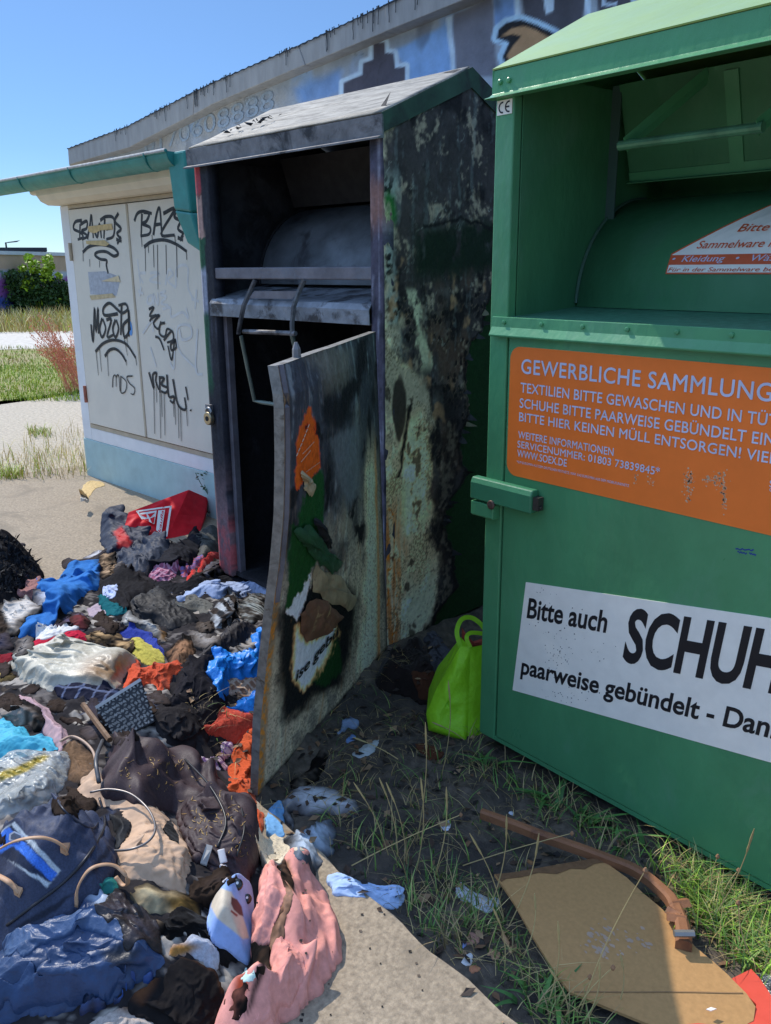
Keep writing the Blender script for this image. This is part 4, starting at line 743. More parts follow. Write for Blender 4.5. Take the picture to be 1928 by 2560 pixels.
for a, b in ((.275, AX_), (.635, .635+AX_-.275)): mb = MB(); mb.tube([G(a, .2, bz), G(b, .41, 1.985)], .022, 4, .15, up=(1, .2, 0)); mb.build('bar_arm', m_gp, gc)
# notice strip on the curved drum
def ondrum(X, z, o=.003): r = .315+o; zz__ = np.clip(z-1.385, -r*.98, r*.98); return G(X, .60-math.sqrt(r*r-zz__**2), z)
def drumpx(p):
    d = ray(p); lo, hi = .5, 6
    for _ in range(60):
        m_ = (lo+hi)/2; q = O3+d*m_; dep, z = q[1]-GY-.60, q[2]-1.385
        if q[1] < GY+.6 and math.hypot(dep, z) > .318: lo = m_
        else: hi = m_
    return q[0]-GX, q[2]
tl, tb, tr = drumpx(kd([(1443, 548)])[0]), drumpx(kd([(1437, 592)])[0]), drumpx(kd([(1666, 441)])[0])
xL, zB, zL = tb[0], tb[1], tl[1]; slope = (tr[1]-zL)/(tr[0]-xL); xM = xL+.305; zT = lambda x: zL+(min(x, 2*xM-x)-xL)*slope
def house(x0, x1, zlo, zhi, o, mat, nm, par):
    mb = MB(); n = 30
    for i in range(n):
        a, b = x0+(x1-x0)*i/n, x0+(x1-x0)*(i+1)/n
        for k in range(6):
            la, lb, ha, hb = zlo(a), zlo(b), zhi(a), zhi(b); t, s_ = k/6, (k+1)/6
            mb.add([ondrum(a, la+(ha-la)*t, o), ondrum(b, lb+(hb-lb)*t, o), ondrum(b, lb+(hb-lb)*s_, o), ondrum(a, la+(ha-la)*s_, o)], [(0, 1, 2, 3)])
    return mb.build(nm, mat, par)
m_wst = M('white_sticker', srgb(242, 238, 226), .5, .05, 20, spec=.4); m_ost = M('orange_sticker', srgb(246, 124, 48), .5, .06, 10, .05, 60, spec=.35, attr=True); m_wsa = M('worn_white_sticker', srgb(242, 238, 226), .5, .05, 20, spec=.4, attr=True); m_blk = M('black_print', (.010, .010, .013), .5); m_otx = M('orange_print', srgb(214, 90, 40), .5); m_wtx = M('pale_print', srgb(200, 206, 226), .6)
st_ = house(xL, 2*xM-xL, lambda x: zB, zT, .002, m_otx, 'drum_sticker', gc)
house(xL+.004, 2*xM-xL-.004, lambda x: zB+.004, lambda x: zT(x)-.005, .0028, m_wst, 'sticker_face', st_)
hB, hA = zB+.024, zL-.004
house(xL+.004, 2*xM-xL-.004, lambda x: hB, lambda x: min(hA, zT(x)-.005), .0035, m_otx, 'sticker_band', st_)
tq = drumpx(kd([(1600, 475)])[0]); house(xL+.235, 2*xM-xL-.235, lambda x: zL+.086, lambda x: max(zL+.0861, zT(x)-.012), .0035, m_otx, 'sticker_peak', st_)
def drumtext(s, X, z, cap, width, mat, bold=0., shear=.25):
    mb = MB(); v, f = text_mesh(s, bold, shear); k_ = width/v[:, 0].max() if width else cap
    mb.add([ondrum(X+a*k_, z+b*cap, .0042) for a, b in v], f); return mb.build('lettering', mat, st_)
drumtext('Bitte Klappe zu', xL+.165, zL+.052, .019, .27, m_otx, .004); drumtext('Sammelware in Tüten verpackt', xL+.07, zL+.012, .019, .455, m_otx, .004)
drumtext('•  Kleidung   •   Wäsche   •   Federbetten', xL+.01, hB+.008, .015, .575, m_wtx, .004); drumtext('Für in der Sammelware befindliche Wertgegenstände', xL+.006, zB+.007, .010, .59, m_otx)
# sill strip with rivets and flared lip
mb = MB(); mb.prism(G, [(-.004, 1.366), (-.010, 1.366), (-.012, 1.338), (-.024, 1.316), (-.022, 1.311), (-.004, 1.334)], .014, GW-.014); stp = mb.build('sill_strip', m_gp, gc, bevel=.0015)
mb = MB()
for p in k4([(512, 315), (673, 326), (850, 337), (1043, 350), (1257, 364), (1492, 377)]): x, _ = gpx(p, -.012); mb.tube([G(x, -.010, 1.352), G(x, -.0155, 1.352), G(x, -.0165, 1.352)], [.006, .006, .003], 10)
mb.build('rivets', m_gp, stp)
# door
mb = MB(); mb.box(G, (.072, -.002, .045), (GW-.072, .03, 1.318)); dr = mb.build('door', m_gd, gc, bevel=.004)
mb = MB(); mb.box(G, (.062, .010, .04), (GW-.062, .034, 1.33)); mb.build('door_gap', m_char, gc)
mb = MB(); mb.box(G, (0, .0, .03), (GW, .05, .044)); mb.build('bottom_rail', m_gp, gc)
# padlock bar
lx0, lx1, lz0, lz1 = -.034, .232, .818, .894
lz0 += .008; lp = [(-.004, lz0), (-.034, lz0), (-.036, lz0+.004), (-.036, lz1-.016), (-.028, lz1), (-.004, lz1)]
mb = MB(); mb.prism(G, lp, lx0, .205); lt_ = mb.build('latch', M('worn_green_latch', (.05, .215, .105), .4, .12, 8, .15, 70, second=(.014, .03, .022), amount=.16, sscale=22), gc, bevel=.004)
mb = MB(); mb.box(G, (.206, -.028, .838), (.226, -.006, .876)); mb.tube([G(.224, -.018, .846), G(.232, -.018, .846)], .006, 8); mb.build('spring_end', M('dark_steel', (.08, .07, .06), .5, metal=.6), lt_)
mb = MB(); mb.prism(G, [(-.003, .775), (-.03, .775), (-.034, .78), (-.034, .82), (-.003, .82)], -.032, .06); mb.build('latch_foot', m_gp, lt_, bevel=.003)
x, z = gpx(k4([(458, 1075)])[0], -.036); mb = MB(); mb.tube([G(x, -.035, z), G(x, -.042, z)], .014, 14); mb.build('bolt', M('rusty_bolt', (.16, .10, .08), .5, .4, 60, metal=.5), lt_, bevel=.003)
# CE plate
a, b = gpx(k2([(490, 428)])[0]), gpx(k2([(552, 490)])[0]); mb = MB(); mb.box(G, (a[0], -.006, b[1]), (b[0], -.004, a[1]-.006)); ce = mb.build('conformity_plate', m_wst, gc)
mb = MB()
for cx, e_ in ((a[0]+.020, 0), (a[0]+.043, 1)):
    cz = (a[1]+b[1])/2-.003; P = [G(cx+.0125*math.cos(t), -.0066, cz+.0125*math.sin(t)) for t in np.radians(np.linspace(80, 280, 16))]; mb.ribbon(P, .0042, (0, -1, 0))
    if e_: mb.ribbon([G(cx-.0115, -.0066, cz), G(cx+.001, -.0066, cz)], .004, (0, -1, 0))
mb.build('lettering', m_blk, ce)
# orange notice
ox0, ox1, oz0, oz1, rr = .0815, 1.128, .917, 1.2865, .035
mb = MB(); ol = []
for cx, cz, a0 in ((ox1-rr, oz1-rr, 0), (ox0+rr, oz1-rr, 90), (ox0+rr, oz0+rr, 180), (ox1-rr, oz0+rr, 270)): ol += [(cx+rr*math.cos(math.radians(a0+t)), cz+rr*math.sin(math.radians(a0+t))) for t in range(0, 91, 10)]
mb.add([G(a, -.0035, b) for a, b in ol]+[G(a, -.002, b) for a, b in ol], [tuple(range(len(ol)-1, -1, -1)), tuple(range(len(ol), 2*len(ol)))]+[(i, (i+1) % len(ol), len(ol)+(i+1) % len(ol), len(ol)+i) for i in range(len(ol))], srgb(246, 124, 48))
rs = np.random.RandomState(4)
for (cx, cy, rx, ry, n_) in ((1310, 960, 22, 35, 60), (1440, 965, 30, 30, 50), (1305, 1030, 16, 30, 30), (1462, 1040, 10, 60, 60), (1390, 960, 14, 22, 22), (1150, 965, 14, 25, 14), (1085, 960, 12, 24, 12)):
    for _ in range(n_):
        x, z = gpx(k4([(cx+rs.randn()*rx*.6, cy+rs.randn()*ry*.6)])[0], -.004)
        if z > oz0+.01: r = rs.uniform(.001, .0028); mb.add([G(x+r*rs.uniform(.5, 1.4)*math.cos(t), -.0039, z+r*rs.uniform(.5, 1.4)*math.sin(t)) for t in (0, 1.2, 2.5, 3.8, 5.1)], [(0, 1, 2, 3, 4)], srgb(214, 176, 140))
on = mb.build('orange_notice', m_ost, dr)
tx = MB(); FX = lambda x, z: G(x, -.0042, z); ux, uz = (1, 0, 0), (0, 0, 1)
def line(s, c0, cap_c, end_c=None, s_part=None, bold=.0, space=1.03):
    """place a line by the crop pixel of its start baseline; end_c is the pixel where the visible part s_part ends"""
    x0, z0 = gpx(k4([c0])[0], -.004); x_, z1 = gpx(k4([cap_c])[0], -.004); cap = z1-z0; v, f = text_mesh(s, bold, 0, space); wfull = v[:, 0].max(); width = None
    if end_c: xe = gpx(k4([end_c])[0], -.004)[0]; vp, _ = text_mesh(s_part, bold, 0, space); width = (xe-x0)*wfull/vp[:, 0].max()
    [put_text(tx, s, FX(x0+dx*cap, z0+dz*cap)-np.array([0, k*.00012, 0]), ux, uz, cap, width, bold, 0, space) for k, (dx, dz) in enumerate(((0, 0), (.030, 0), (.015, .018), (.015, -.012)) if cap > .012 else ((0, 0), (.02, 0)))]
line('GEWERBLICHE SAMMLUNG', (586, 506), (586, 445), (1666, 638), 'GEWERBLICHE SAMMLUNG', .0, 1.06)
line('TEXTILIEN BITTE GEWASCHEN UND IN TÜTEN', (583, 588), (583, 547), (1600, 722), 'TEXTILIEN BITTE GEWASCHEN UND IN T')
line('SCHUHE BITTE PAARWEISE GEBÜNDELT EINWERFEN', (579, 654), (579, 614), (1556, 795), 'SCHUHE BITTE PAARWEISE GEBÜNDELT')
line('BITTE HIER KEINEN MÜLL ENTSORGEN! VIELEN DANK', (577, 712), (577, 675), (1532, 878), 'BITTE HIER KEINEN MÜLL ENTSORGEN!')
line('WEITERE INFORMATIONEN', (573, 786), (573, 756), (984, 862), 'WEITERE INFORMATIONEN', .0)
line('SERVICENUMMER: 01803 73839845*', (570, 826), (570, 797), (1184, 940), 'SERVICENUMMER: 01803 73839845*', .0)
line('WWW.SOEX.DE', (569, 866), (569, 836), (782, 908), 'WWW.SOEX.DE', .0)
line('*0,09 EURO/MIN AUS DEM DEUTSCHEN FESTNETZ. MAX. 0,42 EURO/MIN AUS DEM MOBILFUNKNETZ', (567, 893), (567, 883), (1052, 1000), '*0,09 EURO/MIN AUS DEM DEUTSCHEN FESTNETZ. MAX. 0,42 EURO/MIN AUS DEM MOBILFUNKNETZ', 0)
line('SOEX', (1658, 996), (1658, 968), None, None, 0); line('COLLECTING', (1658, 1016), (1658, 1000), None, None, 0)
tx.build('lettering', m_wtx, on)
# white shoe sticker: a slanted parallelogram
wo, wux, wuy = np.array([.136, .2372]), np.array([.8057, .1328])/.8166, np.array([.036, .3673])
W2 = lambda a, b, o=-.0035: G(wo[0]+wux[0]*a+wuy[0]*b, o, wo[1]+wux[1]*a+wuy[1]*b)
mb = MB(); mb.hexa([W2(a, b, o) for o in (-.0020, -.0035) for a, b in ((0, 0), (.93, 0), (.93, 1), (0, 1))], srgb(242, 238, 226)); wsb = mb
def to_w(p): x, z = gpx(p, -.004); A_ = np.array([[wux[0], wuy[0]], [wux[1], wuy[1]]]); return np.linalg.solve(A_, np.array([x, z])-wo)
tx = MB()
def wline(s, c0, cap_c, end_c, part, bold=.02):
    a0, b0 = to_w(k6([c0])[0]); a1, b1 = to_w(k6([cap_c])[0]); a2, b2 = to_w(k6([end_c])[0]); v, f = text_mesh(s, bold); vp, _ = text_mesh(part, bold); k_ = (a2-a0)/vp[:, 0].max()
    tx.add([W2(a0+p*k_, b0+q*(b1-b0), -.0043) for p, q in v], f)
wline('Bitte auch', (610, 455), (623, 374), (952, 520), 'Bitte auch', .022); wline('SCHUHE', (1022, 636), (1062, 424), (1530, 735), 'SCHU', .03); wline('paarweise gebündelt - Danke!', (584, 697), (592, 630), (1648, 985), 'paarweise gebündelt - Dan', .022)
for _ in range(150):
    i = rs.randint(4); cx, cy, sx_, sy_ = ((740, 620, 30, 40), (780, 790, 60, 20), (740, 330, 80, 12), (800, 560, 90, 80))[i]
    a, b = to_w((k6([(cx+rs.randn()*sx_, cy+rs.randn()*sy_)])[0]))
    if 0.01 < a < .9 and .02 < b < .98: r = rs.uniform(.0008, .0024); wsb.add([W2(a+r*math.cos(t)*rs.uniform(.5, 1.3), b+r/.37*math.sin(t)*rs.uniform(.5, 1.3), -.0040) for t in (0, 1.2, 2.5, 3.8, 5.1)], [(0, 1, 2, 3, 4)], (.06, .06, .07))
ws = wsb.build('white_sticker', m_wsa, dr); tx.build('lettering', m_blk, ws)
mb = MB()
for p, q in (((1512, 160), (1590, 165)), ((1520, 172), (1560, 180)), ((1570, 178), (1600, 186))): 
    a, b = gpx(k6([p])[0], -.003), gpx(k6([q])[0], -.003); mb.ribbon([G(a[0]+(b[0]-a[0])*t, -.0026, a[1]+(b[1]-a[1])*t+.002*math.sin(t*20)) for t in np.linspace(0, 1, 9)], .003, (0, -1, 0))
mb.build('pen_marks', M('blue_pen', (.01, .03, .25), .6), dr)
# ------------------------------------------------------------------ the heap of clothes: everything is laid on a running height map
HS = .005; HX0, HY0, HNX, HNY = -4.9, -.6, 1300, 660
hx = HX0+HS*np.arange(HNX); hy = HY0+HS*np.arange(HNY); HXX, HYY = np.meshgrid(hx, hy, indexing='ij')
Hm = np.where((HXX > -2.56) & (HYY > PADY), soil_z(HXX, HYY), 0.)
foot = [gp(p)[:2] for p in ((-80, 1360), (60, 1345), (130, 1480), (240, 1430), (330, 1360), (540, 1365))]+[np.array([-3.4, 1.97]), np.array([-2.62, 2.02]), np.array([-2.47, 1.93]), np.array([-1.97, 1.09])]+[gp(p)[:2] for p in ((640, 2060), (790, 2190), (820, 2330), (700, 2480), (560, 2680), (250, 2760), (-120, 2680), (-330, 2350), (-260, 1900), (-160, 1600))]
Pq = np.stack([HXX.ravel(), HYY.ravel()], -1); ins = inside(Pq, foot); dist, _ = pdist(Pq[ins], foot); md = np.zeros(len(Pq)); md[ins] = np.clip(dist-.02+.05*fbm(Pq[ins][:, 0]*5, Pq[ins][:, 1]*5, 66), 0, None); md = md.reshape(HXX.shape)
lump = .5+.5*fbm(HXX*4, HYY*4, 3)
mound = .15*sstep(0, .38, md)*(.72+.5*lump)+.02*np.abs(fbm(HXX*13, HYY*13, 8))*(md > 0)*sstep(0, .1, md)
Hm = Hm+mound
def Hs(x, y):
    fx, fy = np.clip((np.asarray(x)-HX0)/HS, 0, HNX-1.001), np.clip((np.asarray(y)-HY0)/HS, 0, HNY-1.001); i, j = fx.astype(int), fy.astype(int); a, b = fx-i, fy-j
    return Hm[i, j]*(1-a)*(1-b)+Hm[i+1, j]*a*(1-b)+Hm[i, j+1]*(1-a)*b+Hm[i+1, j+1]*a*b
def onheap(p, lift=0.):
    d = ray(p); t0 = (.75-CAM_H)/d[2]; t1 = (-.06-CAM_H)/d[2]; ts = np.linspace(t0, t1, 400); P = O3+ts[:, None]*d; below = P[:, 2] <= Hs(P[:, 0], P[:, 1])+lift
    k = np.argmax(below) if below.any() else len(ts)-1; return P[k]
def blur(A_, n):
    for _ in range(2):
        for ax in (0, 1):
            pad = [(n, n) if a == ax else (0, 0) for a in (0, 1)]; c = np.cumsum(np.pad(A_, pad, 'edge'), ax); 
            z0_ = np.zeros_like(np.take(c, [0], ax)); c = np.concatenate([z0_, c], ax); A_ = (np.take(c, range(2*n+1, c.shape[ax]), ax)-np.take(c, range(0, c.shape[ax]-2*n-1), ax))/(2*n+1)
    return A_
m_fab = M('woven_cloth', (.3, .3, .3), .95, .14, 60, .35, 420, attr=True, spec=.08, bump2=.25, b2scale=90)
m_nyl = M('quilted_nylon', (.3, .3, .3), .66, .14, 30, .15, 300, attr=True, spec=.22, bump2=.22, b2scale=70)
m_fle = M('towelling', (.3, .3, .3), .95, .25, 160, .7, 260, attr=True, sheen=.1, spec=.05, bump2=.2, b2scale=60)
m_pla = M('thin_plastic', (.3, .3, .3), .42, .12, 22, .12, 200, attr=True, spec=.42, bump2=.5, b2scale=70)
m_clr = M('clear_plastic', (.8, .82, .82), .12, .1, 20, attr=True, spec=.6, alpha=.55, bump2=.9, b2scale=60)
m_plush = M('plush', (.3, .3, .3), .95, .10, 60, .5, 260, attr=True, sheen=.12, spec=.05)
m_lea = M('coated_canvas', (.3, .3, .3), .6, .3, 220, .3, 320, attr=True, spec=.25)
_seed = [1]; covered = np.zeros(Hm.shape, bool)
#          stretch along, stretch across, bending, extra subdivision
CLOTH = {'woven_cloth': (1.14, 1.62, .045), 'quilted_nylon': (1.18, 1.56, .06), 'towelling': (1.08, 1.40, .10), 'thin_plastic': (1.32, 1.44, .012), 'clear_plastic': (1.32, 1.42, .01), 'coated_canvas': (1.05, 1.16, .25), 'plush': (1.0, 1.0, .4)}
def drape(P, act, slack, kb, sup, pinxy, bnd, steps):
    """position based cloth on a masked grid P (m,q,3): sheets larger than their outline buckle into folds and settle on the heap"""
    m, q = act.shape; V = np.zeros_like(P); RU, RV, S1, S2, BU, BV = [np.full((m, q), 1e-3) for _ in range(6)]; nl = lambda a_: np.sqrt((a_**2).sum(-1))
    RU[:-1] = nl(P[1:]-P[:-1])*(1+(slack[:-1]-1)*.6); RV[:, :-1] = nl(P[:, 1:]-P[:, :-1])*slack[:, :-1]; S1[:-1, :-1] = nl(P[1:, 1:]-P[:-1, :-1]); S2[:-1, 1:] = nl(P[1:, :-1]-P[:-1, 1:]); BU[:-2] = nl(P[2:]-P[:-2]); BV[:, :-2] = nl(P[:, 2:]-P[:, :-2])
    pair = lambda A_, B_: (act[A_] & act[B_])[..., None].astype(float)
    S_ = np.s_; G_ = []
    def addg(A_, B_, r, k, only=None): w_ = pair(A_, B_); G_.append((A_, B_, r[A_][..., None], w_*k*.5, only))
    for o in (0, 1):
        addg(S_[o:m-1:2, :], S_[o+1:m:2, :], RU, .9); addg(S_[:, o:q-1:2], S_[:, o+1:q:2], RV, .9)
        addg(S_[o:m-1:2, :-1], S_[o+1:m:2, 1:], S1, .12); addg(S_[o:m-1:2, 1:], S_[o+1:m:2, :-1], S2, .12)
    for o in (0, 1, 2, 3):
        a_ = S_[o:m-2:4, :], S_[o+2:m:4, :]; n_ = min(P[a_[0]].shape[0], P[a_[1]].shape[0])
        if n_: addg((np.arange(o, o+4*n_, 4)[:, None], np.arange(q)[None]), (np.arange(o+2, o+2+4*n_, 4)[:, None], np.arange(q)[None]), BU, kb, 1)
        n_ = min(len(range(o, q-2, 4)), len(range(o+2, q, 4)))
        if n_: addg((np.arange(m)[:, None], np.arange(o, o+4*n_, 4)[None]), (np.arange(m)[:, None], np.arange(o+2, o+2+4*n_, 4)[None]), BV, kb, 1)
    G_ = [g for g in G_ if g[3].size]
    for st in range(steps):
        old = P.copy(); P = P+V*.93; P[..., 2] -= .0003
        for it in range(4):
            for A_, B_, r, w_, only in G_:
                a_, b_ = P[A_], P[B_]; d = b_-a_; L = np.sqrt((d*d).sum(-1, keepdims=True))+1e-9; e = (L-r)/L
                if only: e = np.minimum(e, 0)
                c = d*(e*w_); P[A_] = a_+c; P[B_] = b_-c
            P[..., :2] += (pinxy-P[..., :2])*bnd[..., None]*.5
            sz = sup(P[..., 0], P[..., 1])+.003; low = P[..., 2] < sz; P[..., 2] = np.clip(P[..., 2], sz, sz+.11)
        V = P-old; V[low] *= [.35, .35, .0]; V = np.clip(V, -.006, .006)
    return P
def garment(name, label, cat, px, h, rgb, mat=None, fold=(.022, .07, 0), burn=0., regs=(), puff=.05, group=None, edge=.014, parent=None, stripes=None, lift=0., rough_edge=.006, mott=.0, char=(20, 18, 17), hscale=.58, sub=1, fine=1., slack=1.):
    global Hm
    mat = mat or m_fab; _seed[0] += 1; sd_ = _seed[0]*3.7; rs_ = np.random.RandomState(_seed[0]); h = h*hscale; fold = (fold[0]*.8, fold[1], fold[2])
    W = np.array([onheap(p, .45*h+.006+lift)[:2] for p in px]); n_ = 8 if len(px) < 14 else 5
    poly = smooth_line(W, n_, True); poly = poly+rough_edge*np.stack([pn(poly[:, 0]*28, poly[:, 1]*28, sd_), pn(poly[:, 0]*28, poly[:, 1]*28, sd_+9)], -1)*2
    area = .5*abs(np.dot(poly[:, 0], np.roll(poly[:, 1], 1))-np.dot(poly[:, 1], np.roll(poly[:, 0], 1)))
    s_ = float(np.clip(math.sqrt(area/(1900*fine)), .0045, .020))
    cen = W.mean(0); ang = math.atan2(*np.linalg.svd(W-cen, full_matrices=False)[2][0][::-1])+rad(fold[2]); ca, sa = math.cos(ang), math.sin(ang); Rm = np.array([[ca, sa], [-sa, ca]])
    L_ = (poly-cen)@Rm.T; lo, hi = L_.min(0)-s_, L_.max(0)+s_; nu_, nv_ = int((hi[0]-lo[0])/s_)+2, int((hi[1]-lo[1])/s_)+2
    UU, VV = np.meshgrid(lo[0]+s_*np.arange(nu_), lo[1]+s_*np.arange(nv_), indexing='ij'); XY = np.stack([UU.ravel(), VV.ravel()], -1)@Rm+cen
    inn = inside(XY, poly); d, near = pdist(XY, poly); use = (inn | (d < .5*s_)); U = use.reshape(nu_, nv_)
    cell = U[:-1, :-1] & U[1:, :-1] & U[:-1, 1:] & U[1:, 1:]; act = np.zeros_like(U); act[:-1, :-1] |= cell; act[1:, :-1] |= cell; act[:-1, 1:] |= cell; act[1:, 1:] |= cell
    if act.sum() < 4: return None
    D = np.where(inn, d, 0.); bd_ = (act.ravel() & (D < .6*s_)); XY[bd_] = near[bd_]
    # what it rests on: the heap, evened out, plus whatever is stuffed inside it
    i0, i1 = max(14, int((poly[:, 0].min()-HX0)/HS)-6), min(HNX-14, int((poly[:, 0].max()-HX0)/HS)+7); j0, j1 = max(14, int((poly[:, 1].min()-HY0)/HS)-6), min(HNY-14, int((poly[:, 1].max()-HY0)/HS)+7)
    Pb = np.stack([HXX[i0:i1, j0:j1].ravel(), HYY[i0:i1, j0:j1].ravel()], -1); ib = inside(Pb, poly); db, _ = pdist(Pb, poly); db = np.where(ib, db, 0.)
    hb = blur(Hm[i0-12:i1+12, j0-12:j1+12], 5)[12:-12, 12:-12].ravel(); stuff = hb+lift+h*(.7*sstep(0, puff, db)+.3*(1-np.exp(-db/.015)))*(.8+.45*pn(Pb[:, 0]*8, Pb[:, 1]*8, sd_+2))
    raw = Hm[i0:i1, j0:j1].ravel(); Sp = np.where(ib, np.maximum(stuff, .8*raw+.2*stuff), raw).reshape(i1-i0, j1-j0)
    def sup(x, y):
        fx, fy = np.clip((x-hx[i0])/HS, 0, Sp.shape[0]-1.001), np.clip((y-hy[j0])/HS, 0, Sp.shape[1]-1.001); i, j = fx.astype(int), fy.astype(int); a, b = fx-i, fy-j
        return Sp[i, j]*(1-a)*(1-b)+Sp[i+1, j]*a*(1-b)+Sp[i, j+1]*(1-a)*b+Sp[i+1, j+1]*a*b
    ku, kv, kb = CLOTH.get(mat.name, (1.08, 1.28, .04)); ku, kv = 1+(ku-1)*slack, 1+(kv-1)*slack
    P = np.zeros((nu_, nv_, 3)); P[..., :2] = XY.reshape(nu_, nv_, 2); P[..., 2] = sup(P[..., 0], P[..., 1])+.006
    if ku*kv > 1.002:
        lamv = max(fold[1]*.5, 4*s_); wv = 1.1*pn(UU/.16, VV/.16, sd_)
        amp = (float(np.clip(.42*lamv, .011, .05)))*min(1.15, math.sqrt(max(.05, kv-1)/.45))*.95+.003; amp = min(amp, .10*math.sqrt(area)+.003); fo = amp*2.6*np.abs(pn(UU/(lamv*4.5)+sd_, VV/lamv+wv, sd_+4))**.8+amp*.9*np.abs(pn(UU/(lamv*2)+.5*VV/lamv, VV/(lamv*.55)-.5*UU/lamv+wv, sd_+8))
        for _ in range(2):                     # folds fanning out from a pinched spot
            k_ = rs_.choice(np.nonzero(act.ravel())[0]); du, dv_ = UU-UU.ravel()[k_], VV-VV.ravel()[k_]; r_ = np.hypot(du, dv_)+1e-4; th_ = np.arctan2(dv_, du)+.9*pn(du*7, dv_*7, sd_+6); n__ = rs_.randint(4, 9); R2 = .35*math.sqrt(area); fo = fo+sstep(.15, .6, r_/R2)*amp*1.1*(1-np.abs(np.sin(n__*th_/2+rs_.rand()*6)))**1.5*np.exp(-((r_-.5*R2)/(.6*R2))**2)
        wr = .28+.95*sstep(-.3, .4, pn(XY[:, 0]*6, XY[:, 1]*6, sd_+13)).reshape(nu_, nv_); fo = fo*wr*sstep(-.006, .035, D.reshape(nu_, nv_))
        la = sd_*2.3+2.2*pn(P[..., 0]*4, P[..., 1]*4, sd_+30); P[..., 2] += fo+.003*rs_.rand(nu_, nv_); P[..., :2] += np.stack([np.cos(la), np.sin(la)], -1)*(.55*fo*sstep(.004, .03, D.reshape(nu_, nv_)))[..., None]
        pin = np.where(bd_.reshape(nu_, nv_), .7, .035)
        P = drape(P, act, 1.01+(.06+.30*(kv-1))*sstep(-.35, .3, pn(XY[:, 0]*8, XY[:, 1]*8, sd_+40)).reshape(nu_, nv_)*sstep(0, .03, D.reshape(nu_, nv_)), kb, sup, P[..., :2].copy(), pin, 32 if area > .004 else 22)
        for _ in range(1):                     # ease out the finest ripples
            sm = P[..., 2].copy(); wt_ = act.astype(float); acc = sm*wt_; cw = wt_.copy()
            for dx_, dy_ in ((1, 0), (-1, 0), (0, 1), (0, -1)): acc = acc+np.roll(sm*wt_, (dx_, dy_), (0, 1)); cw = cw+np.roll(wt_, (dx_, dy_), (0, 1))
            P[..., 2] = np.where(act, .8*sm+.2*acc/np.maximum(cw, 1), sm)
        P[..., 2] = np.maximum(P[..., 2], sup(P[..., 0], P[..., 1])+.002)
        up_ = np.clip(P[..., 2]-sup(P[..., 0], P[..., 1])-.004, 0, .06); la = sd_*2.3+2.2*pn(P[..., 0]*4, P[..., 1]*4, sd_+30)      # folds tip over to one side
        P[..., :2] += np.stack([np.cos(la), np.sin(la)], -1)*(.5*up_*sstep(.004, .03, D.reshape(nu_, nv_)))[..., None]; P[..., 2] -= .12*up_
    a, b = np.nonzero(cell); base = a*nv_+b; F_ = np.stack([base, base+nv_, base+nv_+1, base+1], -1); ids = np.unique(F_); rm = -np.ones(nu_*nv_, int); rm[ids] = np.arange(len(ids)); F_ = rm[F_]; V = P.reshape(-1, 3)[ids]
    E_ = np.concatenate([F_[:, [0, 1]], F_[:, [1, 2]], F_[:, [2, 3]], F_[:, [3, 0]]]); key = np.sort(E_, 1); kk = key[:, 0]*len(V)+key[:, 1]; uq, inv, cnt = np.unique(kk, return_inverse=True, return_counts=True); be = E_[cnt[inv.ravel()] == 1]
    bv = np.unique(be); sk = V[bv].copy(); sk[:, :2] += (cen-sk[:, :2])*.015; sk[:, 2] = np.minimum(sk[:, 2]-.012, Hs(sk[:, 0], sk[:, 1])-.008)
    r2 = -np.ones(len(V), int); r2[bv] = len(V)+np.arange(len(bv)); F2 = np.vstack([F_, np.stack([be[:, 1], be[:, 0], r2[be[:, 0]], r2[be[:, 1]]], -1)])
    me = bpy.data.meshes.new(name); me.from_pydata(np.vstack([V, sk]).tolist(), [], F2.tolist()); me.update(); o = bpy.data.objects.new(name, me); C.objects.link(o)
    sb_ = o.modifiers.new('s', 'SUBSURF'); sb_.levels = sub; sb_.boundary_smooth = 'PRESERVE_CORNERS'; bpy.context.view_layer.update(); me2 = bpy.data.meshes.new_from_object(o.evaluated_get(bpy.context.evaluated_depsgraph_get())); o.modifiers.clear(); o.data = me2; bpy.data.meshes.remove(me); me2.name = name
    Q = np.empty(len(me2.vertices)*3, np.float32); me2.vertices.foreach_get('co', Q); Q = Q.reshape(-1, 3).astype(float)
    ii_, jj_ = np.clip(((Q[:, 0]-HX0)/HS+.5).astype(int), 0, HNX-1), np.clip(((Q[:, 1]-HY0)/HS+.5).astype(int), 0, HNY-1)
    Hn = Hm.copy() if False else Hm; np.maximum.at(Hn, (ii_, jj_), Q[:, 2])
    if s_/2**sub > HS*.9:
        for di, dj in ((1, 0), (0, 1), (1, 1)): np.maximum.at(Hn, (np.minimum(ii_+di, HNX-1), np.minimum(jj_+dj, HNY-1)), Q[:, 2])
    Hm = Hn; covered[ii_, jj_] = True; covered[np.minimum(ii_+1, HNX-1), np.minimum(jj_+1, HNY-1)] = True
    x, y = Q[:, 0], Q[:, 1]; Dv, _ = pdist(Q[:, :2], poly[::2]); Dv = np.where(inside(Q[:, :2], poly), Dv, 0.); c = np.tile(np.array(srgb(*rgb))*(.85+.20*min(1, max(0, (max(rgb)-50)/110))), (len(Q), 1))
    if stripes:
        per, col2, duty = stripes; v_ = -x*sa+y*ca+.01*pn(x*12, y*12, sd_); c[(v_/per) % 1 < duty] = srgb(*col2)
        if duty < .35: v_ = x*ca+y*sa+.01*pn(x*12, y*12, sd_+4); c[(v_/per) % 1 < duty] = srgb(*col2)
    if mott: c = c*(1+mott*fbm(x*18, y*18, sd_))[:, None]
